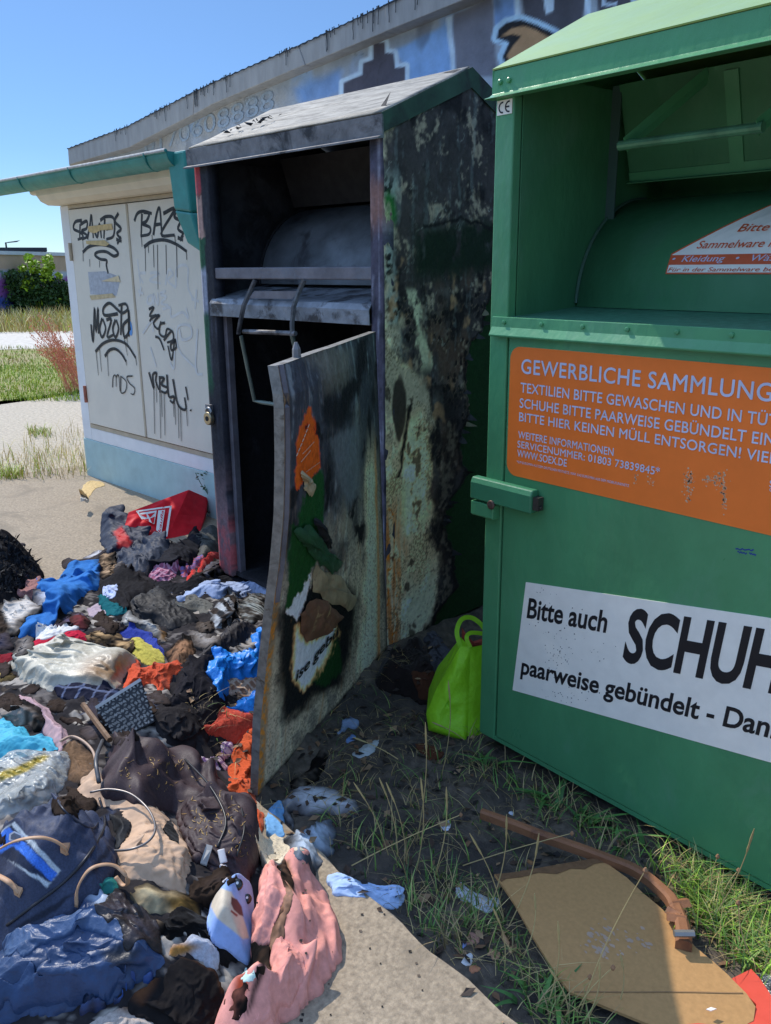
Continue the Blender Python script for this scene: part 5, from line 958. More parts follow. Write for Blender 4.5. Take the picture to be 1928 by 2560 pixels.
    if regs:
        PXv = proj(Q); PXv = PXv+np.stack([pn(x*40, y*40, 2), pn(x*40, y*40, 7)], -1)*(4 if mat.name != 'plush' else 1)
        for rg in regs:
            pl_, rc = rg[:2]; sharp = rg[2] if len(rg) > 2 else 4.; dd2, _ = pdist(PXv, pl_); dd2 = np.where(inside(PXv, pl_), -dd2, dd2); t = sstep(sharp, -sharp, dd2)[:, None]; c = c*(1-t)+np.array(srgb(*rc))*t
    if burn:
        nb = fbm(x*9, y*9, sd_+1)+.5*pn(x*45, y*45, sd_)*.6; bm = sstep(.10, -.06, Dv*2.2-.05*burn*4*(nb+.15))
        br = sstep(.16, -.02, Dv*2.2-.06*burn*4*(nb+.15)); c = c*(1-br[:, None]*.55)+np.array(srgb(104, 80, 60))*br[:, None]*.4; c = c*(1-bm[:, None])+np.array(srgb(*char))*bm[:, None]
        hot = sstep(.35, .55, nb)*min(1, burn); c = c*(1-hot[:, None])+np.array(srgb(*char))*hot[:, None]
    c = np.clip(c*(1+.10*fbm(x*6, y*6, sd_+8))[:, None], .003, .85)
    ca_ = me2.color_attributes.new('Col', 'FLOAT_COLOR', 'POINT'); arr = np.ones((len(Q), 4), np.float32); arr[:, :3] = c; ca_.data.foreach_set('color', arr.ravel()); me2.polygons.foreach_set('use_smooth', [True]*len(me2.polygons))
    off = parent_loc(parent) if parent else np.array([x.mean(), y.mean(), Q[:, 2].min()]); me2.vertices.foreach_set('co', (Q-off).astype(np.float32).ravel()); me2.update(); me2.materials.clear(); me2.materials.append(mat)
    if parent: o.parent = parent
    else: o.location = Vector(off)
    if label: tag(o, label, cat, group)
    return o
def cord(name, px, r, mat, parent=None, lifts=None, flat=1., n=8, smooth=6, up=(0, 0, 1)):
    L = lifts or [0]*len(px); P = np.array([onheap(p, l+r*.6) for p, l in zip(px, L)]); P = smooth_line(P, smooth); mb = MB(); mb.tube(P, r, n, flat, up); return mb.build(name, mat, parent, True)
# the burnt mass underneath
st = 2; sel = md > .0; Xs, Ys, Zs = HXX[::st, ::st], HYY[::st, ::st], Hm[::st, ::st]; ms = md[::st, ::st] > 0
Zs = np.where(ms, Zs, -.03); nn_ = Xs.shape; cells_ = ms[:-1, :-1] & ms[1:, 1:] & ms[1:, :-1] & ms[:-1, 1:]
xx, yy = Xs.ravel(), Ys.ravel(); c = np.tile(np.array(srgb(46, 43, 44)), (len(xx), 1)); nz1, nz2 = fbm(xx*7, yy*7, 51), fbm(xx*24, yy*24, 53); pk, _ = cells(xx*14, yy*14, 3)
hue = pn(np.floor(xx*13+nz2*2)*3.1, np.floor(yy*13+nz1*2)*2.3, 4)
for lo, hi, rgb in ((.2, .4, (158, 150, 140)), (.42, .6, (60, 66, 84)), (-.4, -.25, (104, 98, 94)), (-.6, -.42, (70, 62, 66))): c = blend(c, (hue > lo) & (hue < hi) & (nz2 > -.1), srgb(*rgb))
a, b = np.nonzero(cells_); base = a*nn_[1]+b; F_ = np.stack([base, base+nn_[1], base+nn_[1]+1, base+1], -1); ids = np.unique(F_); rm = -np.ones(len(xx), int); rm[ids] = np.arange(len(ids))
V = np.stack([xx, yy, Zs.ravel()+.012*np.abs(pn(xx*60, yy*60, 9))], -1)[ids]
deb = raw_mesh('burnt_textile_debris', V, rm[F_], m_fab, None, c[ids]); tag(deb, 'sooty mass of burnt textile scraps underneath the heap of clothes', 'debris', kind='stuff')
T = garment; BLK, CHR = (34, 34, 38), (24, 22, 22)
# -- far end of the heap, by the shed
hl = T('charred_bundle', 'black shaggy lump of burnt textile at the left edge of the heap', 'burnt bundle', k5([(-120, 110), (0, 92), (60, 105), (120, 140), (168, 190), (182, 250), (110, 350), (0, 385), (-120, 360)]), .24, (24, 22, 24), m_fab, (.05, .045, 20), puff=.12, mott=.5, fine=2., slack=1.6)
rs = np.random.RandomState(31); mb = MB(); pq = k5([(-60, 112), (0, 100), (60, 112), (160, 195), (170, 250), (100, 340), (-60, 360)])
while len(mb.f) < 1400:
    p = np.array([rs.uniform(-30, 110), rs.uniform(1330, 1490)])
    if not inside(p[None], pq)[0]: continue
    q = onheap(p); d_ = rs.randn(3)*.6+np.array([0, 0, .6]); d_ /= np.linalg.norm(d_); L = rs.uniform(.012, .04); w_ = rs.randn(3)*.0016; mb.add([q-w_, q+w_, q+d_*L*.6+w_*.7+rs.randn(3)*.004, q+d_*L+rs.randn(3)*.008], [(0, 1, 2), (2, 3, 0)])
mb.build('charred_fringe', m_char, hl)
T('pale_rag', 'off white rag poking out under the navy jacket at the back', 'rag', kb([(140, 632), (200, 590), (262, 566), (340, 590), (330, 640), (220, 650)]), .03, (196, 196, 202), burn=.3)
T('dark_rag', 'charcoal crumpled cloth beside the blue sweatshirt at the back', 'rag', kb([(-10, 640), (120, 640), (240, 600), (340, 560), (400, 620), (330, 680), (150, 690), (0, 700)]), .04, (58, 60, 68), burn=.4)
T('grey_bag', 'olive grey crumpled bag leaning at the foot of the burned container post', 'bag', kb([(1000, 500), (1020, 420), (1070, 392), (1145, 390), (1160, 560), (1120, 640), (1040, 650), (990, 600)]), .10, (74, 74, 70), m_nyl, (.03, .06, 60))
# red carrier bag: a stiff box lying on its side
base = onheap(kb([(760, 500)])[0]); hd = -base.copy(); hd[2] = 0; hd /= np.linalg.norm(hd); nrm = hd*.62+np.array([0, 0, .78]); nrm /= np.linalg.norm(nrm)
bag = thing('carrier_bag', base, 'red shopping bag with a white printed panel lying on its side behind the heap', 'bag')
fq = [onplane(p, base, nrm) for p in kb([(480, 300), (930, 132), (762, 498), (420, 520)])]
side = np.cross(nrm, (0, 0, 1)); side /= np.linalg.norm(side); n2 = nrm*.55-side*.83*(1 if (side@CR) < 0 else -1); n2 = n2/np.linalg.norm(n2)
eq = [fq[1]]+[onplane(p, fq[1], n2) for p in kb([(1076, 196), (1042, 340), (1000, 500)])]+[fq[2]]
bk = -nrm*.16
def patch(q, n, o_, nr, amp, seed):
    a, b, c, d = [np.asarray(p) for p in q]; V = []
    for i in range(n+1):
        for j in range(n+1):
            u, v = i/n, j/n; p = a*(1-u)*(1-v)+b*u*(1-v)+c*u*v+d*(1-u)*v; w_ = min(1, 6*min(u, v, 1-u, 1-v)); r_ = float(pn(np.array(u*4+seed), v*4)); V.append(p+nr*(amp*w_*(abs(r_)*2.2-.3)))
    mb_ = MB(); mb_.add(V, [(i*(n+1)+j, (i+1)*(n+1)+j, (i+1)*(n+1)+j+1, i*(n+1)+j+1) for i in range(n) for j in range(n)]); return mb_
m_red = M('red_woven_plastic', srgb(228, 34, 46), .55, .1, 20, .1, 200, spec=.2)
patch(fq, 18, 0, nrm, .014, 1).build('front_panel', m_red, bag, True); patch([eq[0], eq[1], eq[2], (eq[0]+eq[4])/2], 10, 0, n2, .010, 5).build('end_panel', m_red, bag, True); patch([(eq[0]+eq[4])/2, eq[2], eq[3], eq[4]], 10, 0, n2, .010, 7).build('end_panel', m_red, bag, True)
patch([fq[0]+bk, fq[1]+bk*.6, fq[1], fq[0]], 12, 0, np.array([0, 0, 1.]), .008, 3).build('upper_side', m_red, bag, True)
mb = MB(); mb.add([fq[0], fq[3], fq[3]+bk, fq[0]+bk, eq[1], eq[3], eq[3]+bk*.5, eq[1]+bk*.5, fq[1]+bk*.6], [(0, 3, 2, 1), (4, 5, 6, 7), (3, 2, 6, 7, 8)]); mb.build('rear_panel', m_red, bag)
def bagpoly(pts, o=.024): return [onplane(p, base+nrm*o, nrm) for p in kb(pts)]
mb = MB()
for q in ([(535, 288), (800, 250), (800, 262), (540, 298)], [(788, 252), (803, 250), (768, 482), (754, 470)], [(535, 288), (550, 286), (590, 350), (578, 352)]): mb.poly(bagpoly(q))
mb.poly(bagpoly([(556, 306), (690, 286), (672, 388), (590, 348)])); mb.poly(bagpoly([(702, 286), (752, 280), (724, 462), (686, 432)])); pan = mb.build('printed_panel', m_wst, bag)
mb = MB()
for q in ([(566, 318), (614, 312), (618, 340)], [(622, 312), (680, 300), (640, 340)], [(640, 346), (676, 330), (668, 382), (655, 378)], [(598, 350), (630, 346), (632, 368)]): mb.poly(bagpoly(q, .026))
ta, tb_, tc_ = [onplane(p, base+nrm*.026, nrm) for p in kb([(718, 452), (742, 292), (692, 428)])]
v, f = text_mesh('kaufland', .01); kx = 1.45/v[:, 0].max(); mb.add([ta+(tb_-ta)*a*kx+(tc_-ta)*b*.62 for a, b in v], f); mb.build('lettering', m_red, pan)
T('padded_jacket', 'navy padded jacket sleeve wrapped round the red shopping bag', 'jacket', kb([(262, 440), (272, 370), (300, 325), (395, 278), (470, 310), (560, 360), (760, 472), (740, 510), (640, 520), (560, 520), (490, 570), (430, 570), (330, 560), (282, 510)]), .13, (42, 50, 68), m_nyl, (.026, .07, 10), puff=.07, regs=[(kb([(365, 440), (430, 405), (470, 470), (512, 530), (470, 560), (402, 566), (395, 500)]), (176, 34, 36))])
T('navy_jacket', 'dark navy jacket spread below the red bag', 'jacket', kb([(340, 620), (430, 590), (490, 545), (570, 500), (760, 480), (905, 482), (760, 590), (650, 670), (600, 725), (470, 690), (390, 660)]), .05, (44, 52, 68), m_nyl, (.03, .07, 0))
T('black_sleeve', 'black trouser leg running diagonally up towards the post', 'trousers', kb([(600, 730), (640, 650), (780, 540), (945, 400), (985, 385), (1022, 440), (1010, 520), (985, 600), (900, 670), (780, 690), (690, 700), (640, 745)]), .07, (38, 38, 44), m_fab, (.026, .08, 5))
# -- middle rows
T('tan_sock_roll', 'pinkish brown rolled sock at the left of the blue sweatshirt', 'sock', k5([(76, 318), (110, 296), (160, 282), (196, 300), (180, 340), (120, 360), (82, 346)]), .06, (150, 106, 100), m_fle, (.014, .04, 0))
T('white_cloth', 'white cloth scrap under the blue sweatshirt at the left', 'cloth', k5([(140, 350), (180, 320), (270, 330), (330, 350), (280, 400), (190, 410), (140, 390)]), .03, (186, 192, 205), burn=.3)
T('blue_sweatshirt', 'bright blue sweatshirt with one long sleeve at the back left', 'sweatshirt', k5([(158, 268), (280, 238), (352, 205), (425, 190), (450, 230), (432, 290), (390, 330), (330, 370), (300, 420), (240, 470), (185, 522), (120, 530), (68, 524), (110, 450), (200, 380), (235, 340), (180, 330)]), .05, (50, 108, 172), m_fab, (.028, .11, 15), fine=.6, sub=2, regs=[(k5([(415, 180), (470, 190), (470, 290), (425, 285), (430, 230)]), (38, 30, 28), 10)])
T('singed_beige_rag', 'beige rag with burnt brown edge at the end of the blue sweatshirt', 'rag', k5([(420, 190), (470, 172), (505, 200), (490, 240), (520, 270), (470, 285), (430, 270), (440, 230)]), .05, (170, 142, 112), burn=1.)
T('cream_sheet', 'cream sheet scorched brown at the left edge beside the blue sleeve', 'sheet', k5([(-60, 400), (0, 372), (70, 356), (125, 358), (185, 384), (110, 440), (90, 480), (55, 522), (10, 520), (-60, 500)]), .06, (204, 196, 186), m_fab, (.022, .06, 30), burn=.5, regs=[(k5([(-60, 470), (0, 400), (20, 440), (45, 500), (20, 540), (-60, 540)]), (28, 24, 24), 8)])
T('pink_plaid_shirt', 'pink checked shirt crumpled between black garments', 'shirt', kb([(635, 720), (690, 680), (790, 672), (862, 690), (830, 745), (790, 790), (700, 795), (645, 770)]), .05, (150, 88, 112), m_fab, (.018, .05, 0), stripes=(.028, (186, 140, 158), .3))
T('violet_plaid_shirt', 'violet and red checked shirt next to the red fleece', 'shirt', kb([(862, 690), (910, 645), (985, 628), (1052, 636), (1000, 690), (930, 730), (890, 765), (860, 740)]), .05, (118, 104, 156), m_fab, (.018, .05, 0), stripes=(.03, (170, 96, 110), .3))
T('red_fleece', 'red fleece blanket with a grey strap lying at the container threshold', 'blanket', kb([(902, 775), (950, 700), (1030, 640), (1140, 580), (1240, 550), (1330, 520), (1460, 528), (1610, 540), (1575, 690), (1480, 660), (1390, 600), (1250, 590), (1130, 640), (1040, 700), (960, 782)]), .06, (196, 48, 40), m_fle, (.024, .07, 0), regs=[(kb([(1360, 520), (1392, 522), (1412, 600), (1388, 606)]), (150, 156, 170))])
T('charred_folded_clothes', 'stack of folded grey clothes charred along the top in front of the red fleece', 'clothes', kb([(950, 785), (1040, 700), (1120, 640), (1230, 600), (1340, 590), (1430, 610), (1540, 690), (1420, 755), (1160, 765)]), .06, (96, 100, 112), m_fab, (.024, .035, 0), burn=1.2)
T('black_trousers', 'flat black trousers stretched across the middle of the heap behind the pale shirt', 'trousers', kb([(640, 810), (760, 790), (930, 770), (1180, 760), (1432, 750), (1450, 810), (1180, 815), (1000, 840), (850, 905), (720, 860)]), .03, (30, 30, 34), m_fab, (.022, .06, 0))
T('blue_shirt', 'light blue shirt pressed against the open door edge', 'shirt', kb([(1430, 812), (1490, 740), (1570, 680), (1600, 760), (1550, 840), (1470, 850)]), .05, (106, 142, 196))
T('pale_shirt', 'pale blue grey long sleeved shirt lying across the back half of the heap', 'shirt', kb([(826, 925), (900, 870), (985, 830), (1160, 802), (1320, 806), (1545, 812), (1535, 885), (1380, 890), (1200, 905), (1040, 900), (905, 935)]), .045, (150, 164, 192), m_fab, (.026, .06, 0))
T('crumpled_black_hoodie', 'black jacket with a white care label left of centre', 'jacket', k5([(432, 300), (470, 268), (520, 250), (600, 256), (662, 296), (650, 345), (590, 370), (560, 440), (500, 450), (440, 420), (428, 360)]), .05, (36, 34, 36), m_fab, (.03, .07, 0))
cl = T('white_care_label', None, None, k5([(444, 322), (506, 306), (500, 356), (452, 370)]), .004, (176, 186, 214), m_nyl, (.003, .05, 0), edge=.004, rough_edge=.001); tag(cl, 'small pale rectangular cloth label lying on the black jacket', 'label')
T('teal_cloth', 'dark teal cloth just below the white cloth label', 'cloth', k5([(425, 355), (478, 372), (545, 408), (505, 432), (455, 440), (430, 400)]), .03, (22, 96, 102))
T('black_anorak', 'crinkled black anorak in the centre of the heap', 'jacket', kb([(488, 930), (560, 900), (610, 880), (690, 820), (790, 860), (850, 950), (970, 1020), (995, 1090), (880, 1110), (770, 1145), (660, 1100), (560, 1085), (505, 1010)]), .07, (32, 32, 35), m_nyl, (.036, .06, 0))
T('olive_socks', 'greyish olive bundle of socks beside the black anorak', 'socks', kb([(828, 935), (900, 905), (985, 900), (1065, 930), (1105, 965), (1060, 1030), (980, 1010), (900, 980)]), .05, (104, 102, 94), m_fle, (.018, .04, 0))
T('striped_shirt', 'white top with black bands crumpled beside the folded striped cloth', 'top', kb([(1088, 1015), (1130, 960), (1190, 925), (1282, 902), (1296, 990), (1280, 1090), (1180, 1135), (1100, 1140), (1078, 1070)]), .06, (176, 182, 186), m_fab, (.024, .05, 20), stripes=(.05, (36, 40, 44), .5), burn=.5)
T('striped_cloth', 'grey striped cloth with charred edges against the door edge', 'cloth', kb([(1280, 925), (1360, 910), (1440, 925), (1490, 900), (1530, 930), (1522, 1050), (1440, 1085), (1350, 1080), (1290, 1010)]), .05, (146, 150, 146), m_fab, (.026, .045, 60), stripes=(.03, (70, 76, 74), .45), burn=.9)
T('burnt_jeans', 'scorched violet jeans scrap at the left of the cream plastic bag', 'jeans', k5([(190, 490), (250, 445), (310, 428), (372, 432), (384, 478), (320, 505), (240, 508)]), .04, (92, 84, 112), burn=.9)
T('maroon_scrap', 'maroon scrap between the blue sleeve and the white cloth', 'rag', k5([(300, 440), (340, 425), (385, 450), (376, 485), (330, 480)]), .04, (120, 44, 54), burn=.5)
T('pale_pink_rag', 'pale pink grey rag above the white singed cloth', 'rag', k5([(376, 410), (420, 388), (450, 410), (450, 440), (400, 446)]), .04, (170, 152, 160))
T('singed_white_cloth', 'crumpled white cloth singed yellow brown at its right end', 'cloth', kb([(378, 1165), (420, 1080), (432, 1040), (500, 1028), (545, 1085), (660, 1108), (755, 1165), (765, 1240), (700, 1240), (640, 1180), (520, 1140), (425, 1195)]), .05, (212, 214, 210), m_fab, (.03, .05, 0), burn=.2, regs=[(kb([(710, 1150), (775, 1160), (775, 1260), (720, 1250)]), (170, 122, 58), 10)])
T('cobalt_towel', 'cobalt blue towel folded over beside the mustard towel', 'towel', kb([(418, 1195), (470, 1155), (530, 1130), (640, 1165), (700, 1230), (745, 1290), (752, 1370), (700, 1345), (640, 1270), (560, 1210), (480, 1215)]), .05, (42, 58, 138), m_fle, (.022, .05, 0))
T('mustard_towel', 'mustard yellow towel between the blue and the orange towels', 'towel', k5([(560, 542), (600, 532), (650, 555), (702, 592), (714, 636), (660, 645), (615, 642), (580, 600), (550, 565)]), .05, (178, 166, 74), m_fle, (.018, .06, 0))
T('crimson_cloth', 'crimson cloth tucked under the cream plastic bag', 'cloth', k5([(102, 578), (150, 545), (240, 512), (330, 492), (378, 535), (300, 555), (230, 575), (150, 590)]), .05, (178, 34, 58), m_fab, (.02, .05, 0))
T('white_strip', 'narrow white strip lying over the crimson cloth', 'cloth', k5([(150, 528), (230, 502), (310, 486), (345, 492), (270, 515), (180, 538)]), .02, (212, 210, 206))
T('charred_beige_rags', 'beige rags burnt brown in tatters right of the crimson cloth', 'rags', k5([(370, 520), (440, 505), (520, 520), (580, 545), (570, 590), (500, 580), (430, 560), (380, 556)]), .04, (182, 150, 108), burn=1.)
T('maroon_sleeve', 'dark red sleeve at the left edge of the picture', 'sleeve', k5([(-80, 600), (0, 604), (55, 596), (70, 612), (20, 636), (-80, 650)]), .04, (118, 26, 36))
T('yellow_rag', 'dull yellow rag below the dark red sleeve', 'rag', k5([(-60, 690), (0, 680), (50, 672), (70, 700), (30, 720), (-60, 730)]), .04, (186, 160, 90), burn=.5)
T('cream_plastic_bag', 'big knotted cream plastic bag filled with clothes on the left of the heap', 'bag', k5([(38, 625), (62, 606), (100, 582), (180, 560), (250, 506), (330, 540), (430, 566), (585, 592), (575, 640), (530, 690), (490, 740), (330, 735), (200, 742), (90, 700), (62, 660)]), .10, (182, 176, 158), m_pla, (.034, .12, 20), fine=.6, sub=2, mott=.25, regs=[(k5([(380, 640), (520, 620), (580, 600), (560, 680), (500, 735), (400, 735), (340, 690)]), (146, 116, 84), 30)])
T('dark_check_blanket', 'black checked blanket below the cream plastic bag', 'blanket', k5([(225, 745), (300, 735), (400, 740), (490, 735), (540, 790), (470, 815), (360, 800), (260, 790)]), .03, (36, 38, 54), m_fab, (.02, .06, 0), stripes=(.05, (96, 104, 128), .15))
T('burnt_paper_bundle', 'curled half burnt paper bundle between the yellow towel and the black jacket', 'paper', k5([(712, 605), (735, 560), (770, 535), (855, 538), (848, 585), (812, 610), (790, 645), (735, 635)]), .06, (150, 112, 84), m_fab, (.03, .035, 0), burn=.9)
T('orange_towel', 'orange terry towel lying behind the black ornamental box', 'towel', k5([(528, 755), (555, 680), (590, 612), (622, 655), (690, 640), (790, 646), (750, 690), (705, 755), (640, 722), (580, 740)]), .06, (190, 76, 46), m_fle, (.028, .06, 0))
T('quilted_black_sleeve', 'quilted black jacket sleeve pointing up to the blue plastic bag', 'sleeve', k5([(860, 605), (880, 560), (940, 520), (1010, 485), (1085, 474), (1116, 490), (1060, 540), (1000, 570), (920, 610)]), .06, (48, 44, 46), m_nyl, (.02, .03, 60))
T('black_jacket', 'black jacket slumped in front of the burnt paper bundle', 'jacket', k5([(728, 790), (755, 730), (800, 660), (835, 625), (885, 580), (925, 600), (900, 670), (940, 730), (985, 785), (960, 835), (880, 850), (800, 820)]), .08, (40, 38, 42), m_fab, (.03, .09, 0))
T('printed_paper', 'folded brown printed paper showing through the torn blue bag', 'paper', k5([(970, 700), (1040, 688), (1120, 700), (1112, 785), (1040, 790), (975, 770)]), .03, (150, 118, 96), m_fab, (.02, .05, 0), stripes=(.03, (190, 170, 150), .3))
T('blue_plastic_bag', 'torn bright blue plastic bag beside the open door edge', 'bag', k5([(900, 605), (960, 575), (1078, 560), (1088, 505), (1158, 460), (1150, 580), (1132, 690), (1060, 682), (1000, 690), (975, 740), (962, 790), (935, 730), (905, 690)]), .09, (30, 128, 214), m_pla, (.034, .05, 30), rough_edge=.012)
T('torn_blue_film', 'loose strip of blue plastic film below the torn blue bag', 'film', k5([(972, 835), (1040, 805), (1090, 760), (1126, 740), (1122, 850), (1040, 850)]), .05, (24, 108, 196), m_pla, (.03, .05, 0))
# black box with a pierced floral front
bb = onheap(k5([(560, 965)])[0]); hd = -bb.copy(); hd[2] = 0; hd /= np.linalg.norm(hd); bn_ = hd*.72+np.array([0, 0, .69]); bn_ /= np.linalg.norm(bn_)
bx = thing('ornamental_box', bb, 'black box with a pierced floral front tipped over in the middle of the heap', 'box')
fc = [onplane(p, bb, bn_) for p in k5([(418, 852), (612, 730), (672, 905), (505, 988)])]; bkk = -bn_*.10
mb = MB(); mb.hexa([p+bkk for p in fc]+fc); mb.build('case', M('black_lacquer', (.014, .014, .016), .4), bx, bevel=.003)
e1 = (fc[1]-fc[0]); mb = MB(); q = [fc[0]+bn_*.002, fc[1]+bn_*.002]; up_ = fc[0]-fc[3]; up_ /= np.linalg.norm(up_); mb.hexa([q[0], q[1], q[1]+up_*.010, q[0]+up_*.010]+[p+bkk*.98 for p in (q[0], q[1], q[1]+up_*.010, q[0]+up_*.010)]); mb.build('silver_edge', M('brushed_edge', (.4, .39, .37), .4, .2, 30, metal=.7), bx)
mb = MB(); L_, Wd = np.linalg.norm(fc[1]-fc[0]), np.linalg.norm(fc[3]-fc[0])
for a in range(6):
    for b in range(5):
        u0, v0 = (a+.5+.25*(b % 2))/6.3, (b+.62)/5.4
        if u0 > .95: continue
        o_ = (fc[0]*(1-u0)+fc[1]*u0)*(1-v0)+(fc[3]*(1-u0)+fc[2]*u0)*v0+bn_*.0012; ex, ey = (fc[1]-fc[0])/L_, (fc[3]-fc[0])/Wd
        for k in range(6):
            t = k*math.pi/3; r1, r2 = .0055, .0175; mb.poly([o_+ex*math.cos(t)*r1+ey*math.sin(t)*r1, o_+ex*math.cos(t-.26)*r2*.8+ey*math.sin(t-.26)*r2*.8, o_+ex*math.cos(t)*r2+ey*math.sin(t)*r2, o_+ex*math.cos(t+.26)*r2*.8+ey*math.sin(t+.26)*r2*.8])
mb.build('floral_cutouts', M('pale_ground_through', (.27, .26, .24), .8, .3, 60), bx)
mb = MB(); sp_ = [onheap(p, .05) for p in k5([(360, 832), (475, 985)])]; mb.tube(sp_, .009, 6); tag(mb.build('wooden_stick', M('brown_stick', (.16, .085, .04), .7, .3, 40), smooth=False), 'short brown wooden stick beside the black ornamental box', 'stick')
T('charcoal_fleece', 'charcoal felt coat lying in front of the black jacket', 'coat', k5([(640, 850), (760, 815), (880, 800), (985, 825), (930, 890), (880, 960), (830, 1005), (740, 990), (690, 950)]), .06, (48, 45, 46), m_fab, (.02, .10, 0))
T('coral_towel', 'coral red towel against the lower edge of the open door', 'towel', k5([(885, 912), (930, 868), (1000, 830), (1080, 850), (1125, 870), (1125, 930), (1045, 985), (960, 960)]), .06, (186, 72, 54), m_fle, (.02, .08, 0))
T('striped_sock', 'striped white sock with a knot in front of the coral towel', 'sock', k5([(870, 1045), (920, 1035), (960, 985), (1010, 990), (1005, 1030), (975, 1060), (985, 1110), (930, 1100)]), .04, (196, 176, 182), m_fab, (.02, .03, 0), stripes=(.02, (120, 90, 130), .3))
T('orange_fleece', 'orange fleece hanging down beside the foot of the open door', 'fleece', k7([(985, -10), (1000, -90), (1040, -140), (1060, -180), (1118, -200), (1110, -60), (1095, 60), (1130, 170), (1150, 240), (1115, 260), (1080, 130), (1030, 80), (985, 60)]), .08, (190, 82, 44), m_fle, (.03, .05, 0))
T('dusty_pink_top', 'dusty pink top draped at the left edge of the heap', 'top', k5([(40, 800), (90, 775), (150, 785), (205, 830), (265, 900), (302, 950), (285, 990), (240, 1005), (180, 920), (110, 850)]), .07, (176, 146, 148), m_fab, (.03, .07, 0))
T('singed_lace_rag', 'greyish lace rag with burnt straps beside the dusty pink top', 'rag', k5([(-60, 850), (0, 830), (60, 790), (140, 800), (190, 850), (170, 930), (80, 900), (-60, 920)]), .06, (140, 132, 124), m_fab, (.03, .035, 0), burn=1.)
T('turquoise_blouse', 'turquoise satin blouse at the left edge above the clear bag', 'blouse', k5([(-80, 900), (0, 885), (70, 892), (120, 915), (135, 960), (190, 950), (238, 995), (150, 1012), (80, 1030), (-80, 1070)]), .08, (70, 164, 188), m_nyl, (.034, .05, 30))
T('debris_basket', 'round beige rimmed basket filled with charred crumbs', 'basket', k5([(262, 1000), (300, 975), (345, 985), (395, 1030), (415, 1090), (400, 1160), (330, 1160), (270, 1100)]), .04, (120, 92, 66), m_fle, (.02, .02, 0), mott=.9, burn=.4)
cord('basket_rim', k5([(262, 990), (310, 970), (360, 990), (402, 1035), (416, 1095)]), .004, M('beige_rim', srgb(190, 160, 136), .6), None, [.01]*5); tag(bpy.data.objects['basket_rim'], 'beige curved rim of a broken basket above the charred crumbs', 'basket rim')
T('clear_plastic_bag', 'clear plastic bag with something yellow inside at the left edge', 'bag', k7([(-80, 40), (0, -30), (60, -80), (180, -95), (292, -90), (290, 0), (262, 60), (170, 120), (90, 160), (-80, 200)]), .09, (196, 198, 192), m_clr, (.04, .04, 30), regs=[(k7([(-20, 20), (60, 0), (190, -60), (215, -50), (110, 20), (0, 55)]), (206, 178, 60), 6)], mott=.3)
T('beige_jacket', 'beige gathered jacket spread in the foreground between the two handbags', 'jacket', k7([(330, 90), (350, 20), (420, 30), (520, 95), (600, 110), (690, 130), (735, 200), (830, 340), (815, 460), (800, 560), (770, 510), (680, 480), (560, 455), (500, 400), (470, 340), (540, 270), (520, 160), (420, 130)]), .06, (190, 158, 130), m_nyl, (.03, .09, 30), fine=.7, sub=2)
T('charred_patch', 'black charred scrap on the beige jacket', 'scrap', k7([(710, 225), (740, 222), (765, 260), (770, 295), (735, 300), (712, 265)]), .015, (24, 22, 22), m_fle)
T('teal_lining', 'teal green cloth under the tan loop handle', 'cloth', k7([(345, 580), (360, 510), (420, 455), (480, 440), (515, 470), (480, 530), (420, 590)]), .06, (52, 124, 116), m_fab, (.02, .05, 0))
T('cream_cloth', 'cream cloth stained yellow above the black fabric in the foreground', 'cloth', k7([(560, 500), (620, 480), (720, 500), (800, 510), (895, 550), (880, 600), (815, 650), (700, 610), (610, 600)]), .05, (196, 178, 140), m_fab, (.03, .05, 0), burn=.6, regs=[(k7([(720, 560), (880, 540), (900, 600), (820, 650), (740, 610)]), (166, 132, 62), 12)])
T('charred_lump', 'tattered black charred cloth under the plush toy', 'burnt cloth', k7([(650, 650), (720, 615), (850, 600), (940, 660), (1010, 720), (1060, 760), (1000, 850), (930, 800), (860, 720), (760, 720), (690, 700)]), .05, (22, 20, 20), m_fle, (.035, .03, 0), mott=.6)
T('cream_twist', 'small twisted cream scarf end beside the charred cloth', 'scarf', k7([(640, 650), (680, 635), (715, 650), (700, 690), (680, 715), (655, 690)]), .03, (200, 178, 150), m_fab, (.015, .02, 0), burn=.3)
# patterned brown handbag
bg1 = T('brown_handbag', 'dark brown patterned handbag slumped in the middle foreground', 'handbag', kd([(214, 1640), (232, 1605), (290, 1592), (345, 1598), (402, 1624), (450, 1665), (500, 1705), (545, 1745), (562, 1800), (556, 1850), (535, 1890), (500, 1880), (450, 1850), (412, 1822), (390, 1770), (370, 1728), (310, 1712), (255, 1700), (220, 1690)]), .13, (70, 56, 58), m_lea, (.030, .20, 10), puff=.08, hscale=.62, slack=1.5, fine=.6, sub=2)
T('lower_fold', None, None, kd([(392, 1742), (440, 1712), (500, 1712), (548, 1752), (566, 1805), (558, 1850), (536, 1888), (495, 1876), (450, 1846), (412, 1815)]), .06, (66, 53, 55), m_lea, (.03, .16, 40), puff=.06, hscale=.5, slack=2., fine=.6, sub=2, parent=bg1)
rs = np.random.RandomState(8); mb = MB(); pb = kd([(225, 1640), (290, 1600), (400, 1632), (540, 1760), (545, 1860), (430, 1810), (380, 1725), (240, 1690)])
cnt = 0
while cnt < 130:
    p = np.array([rs.uniform(250, 640), rs.uniform(1845, 2180)])
    if not inside(p[None], pb)[0]: continue
    cnt += 1; a = rs.uniform(0, 6.28); L = rs.uniform(6, 15); bend = rs.uniform(-4, 4); P = [onheap((p[0]+math.cos(a)*L*t-math.sin(a)*bend*math.sin(t*3.1), p[1]+math.sin(a)*L*t+math.cos(a)*bend*math.sin(t*3.1)), .002) for t in np.linspace(0, 1, 5)]; mb.ribbon(P, [.0004, .0018, .0022, .0016, .0004], (0, -.3, .9))
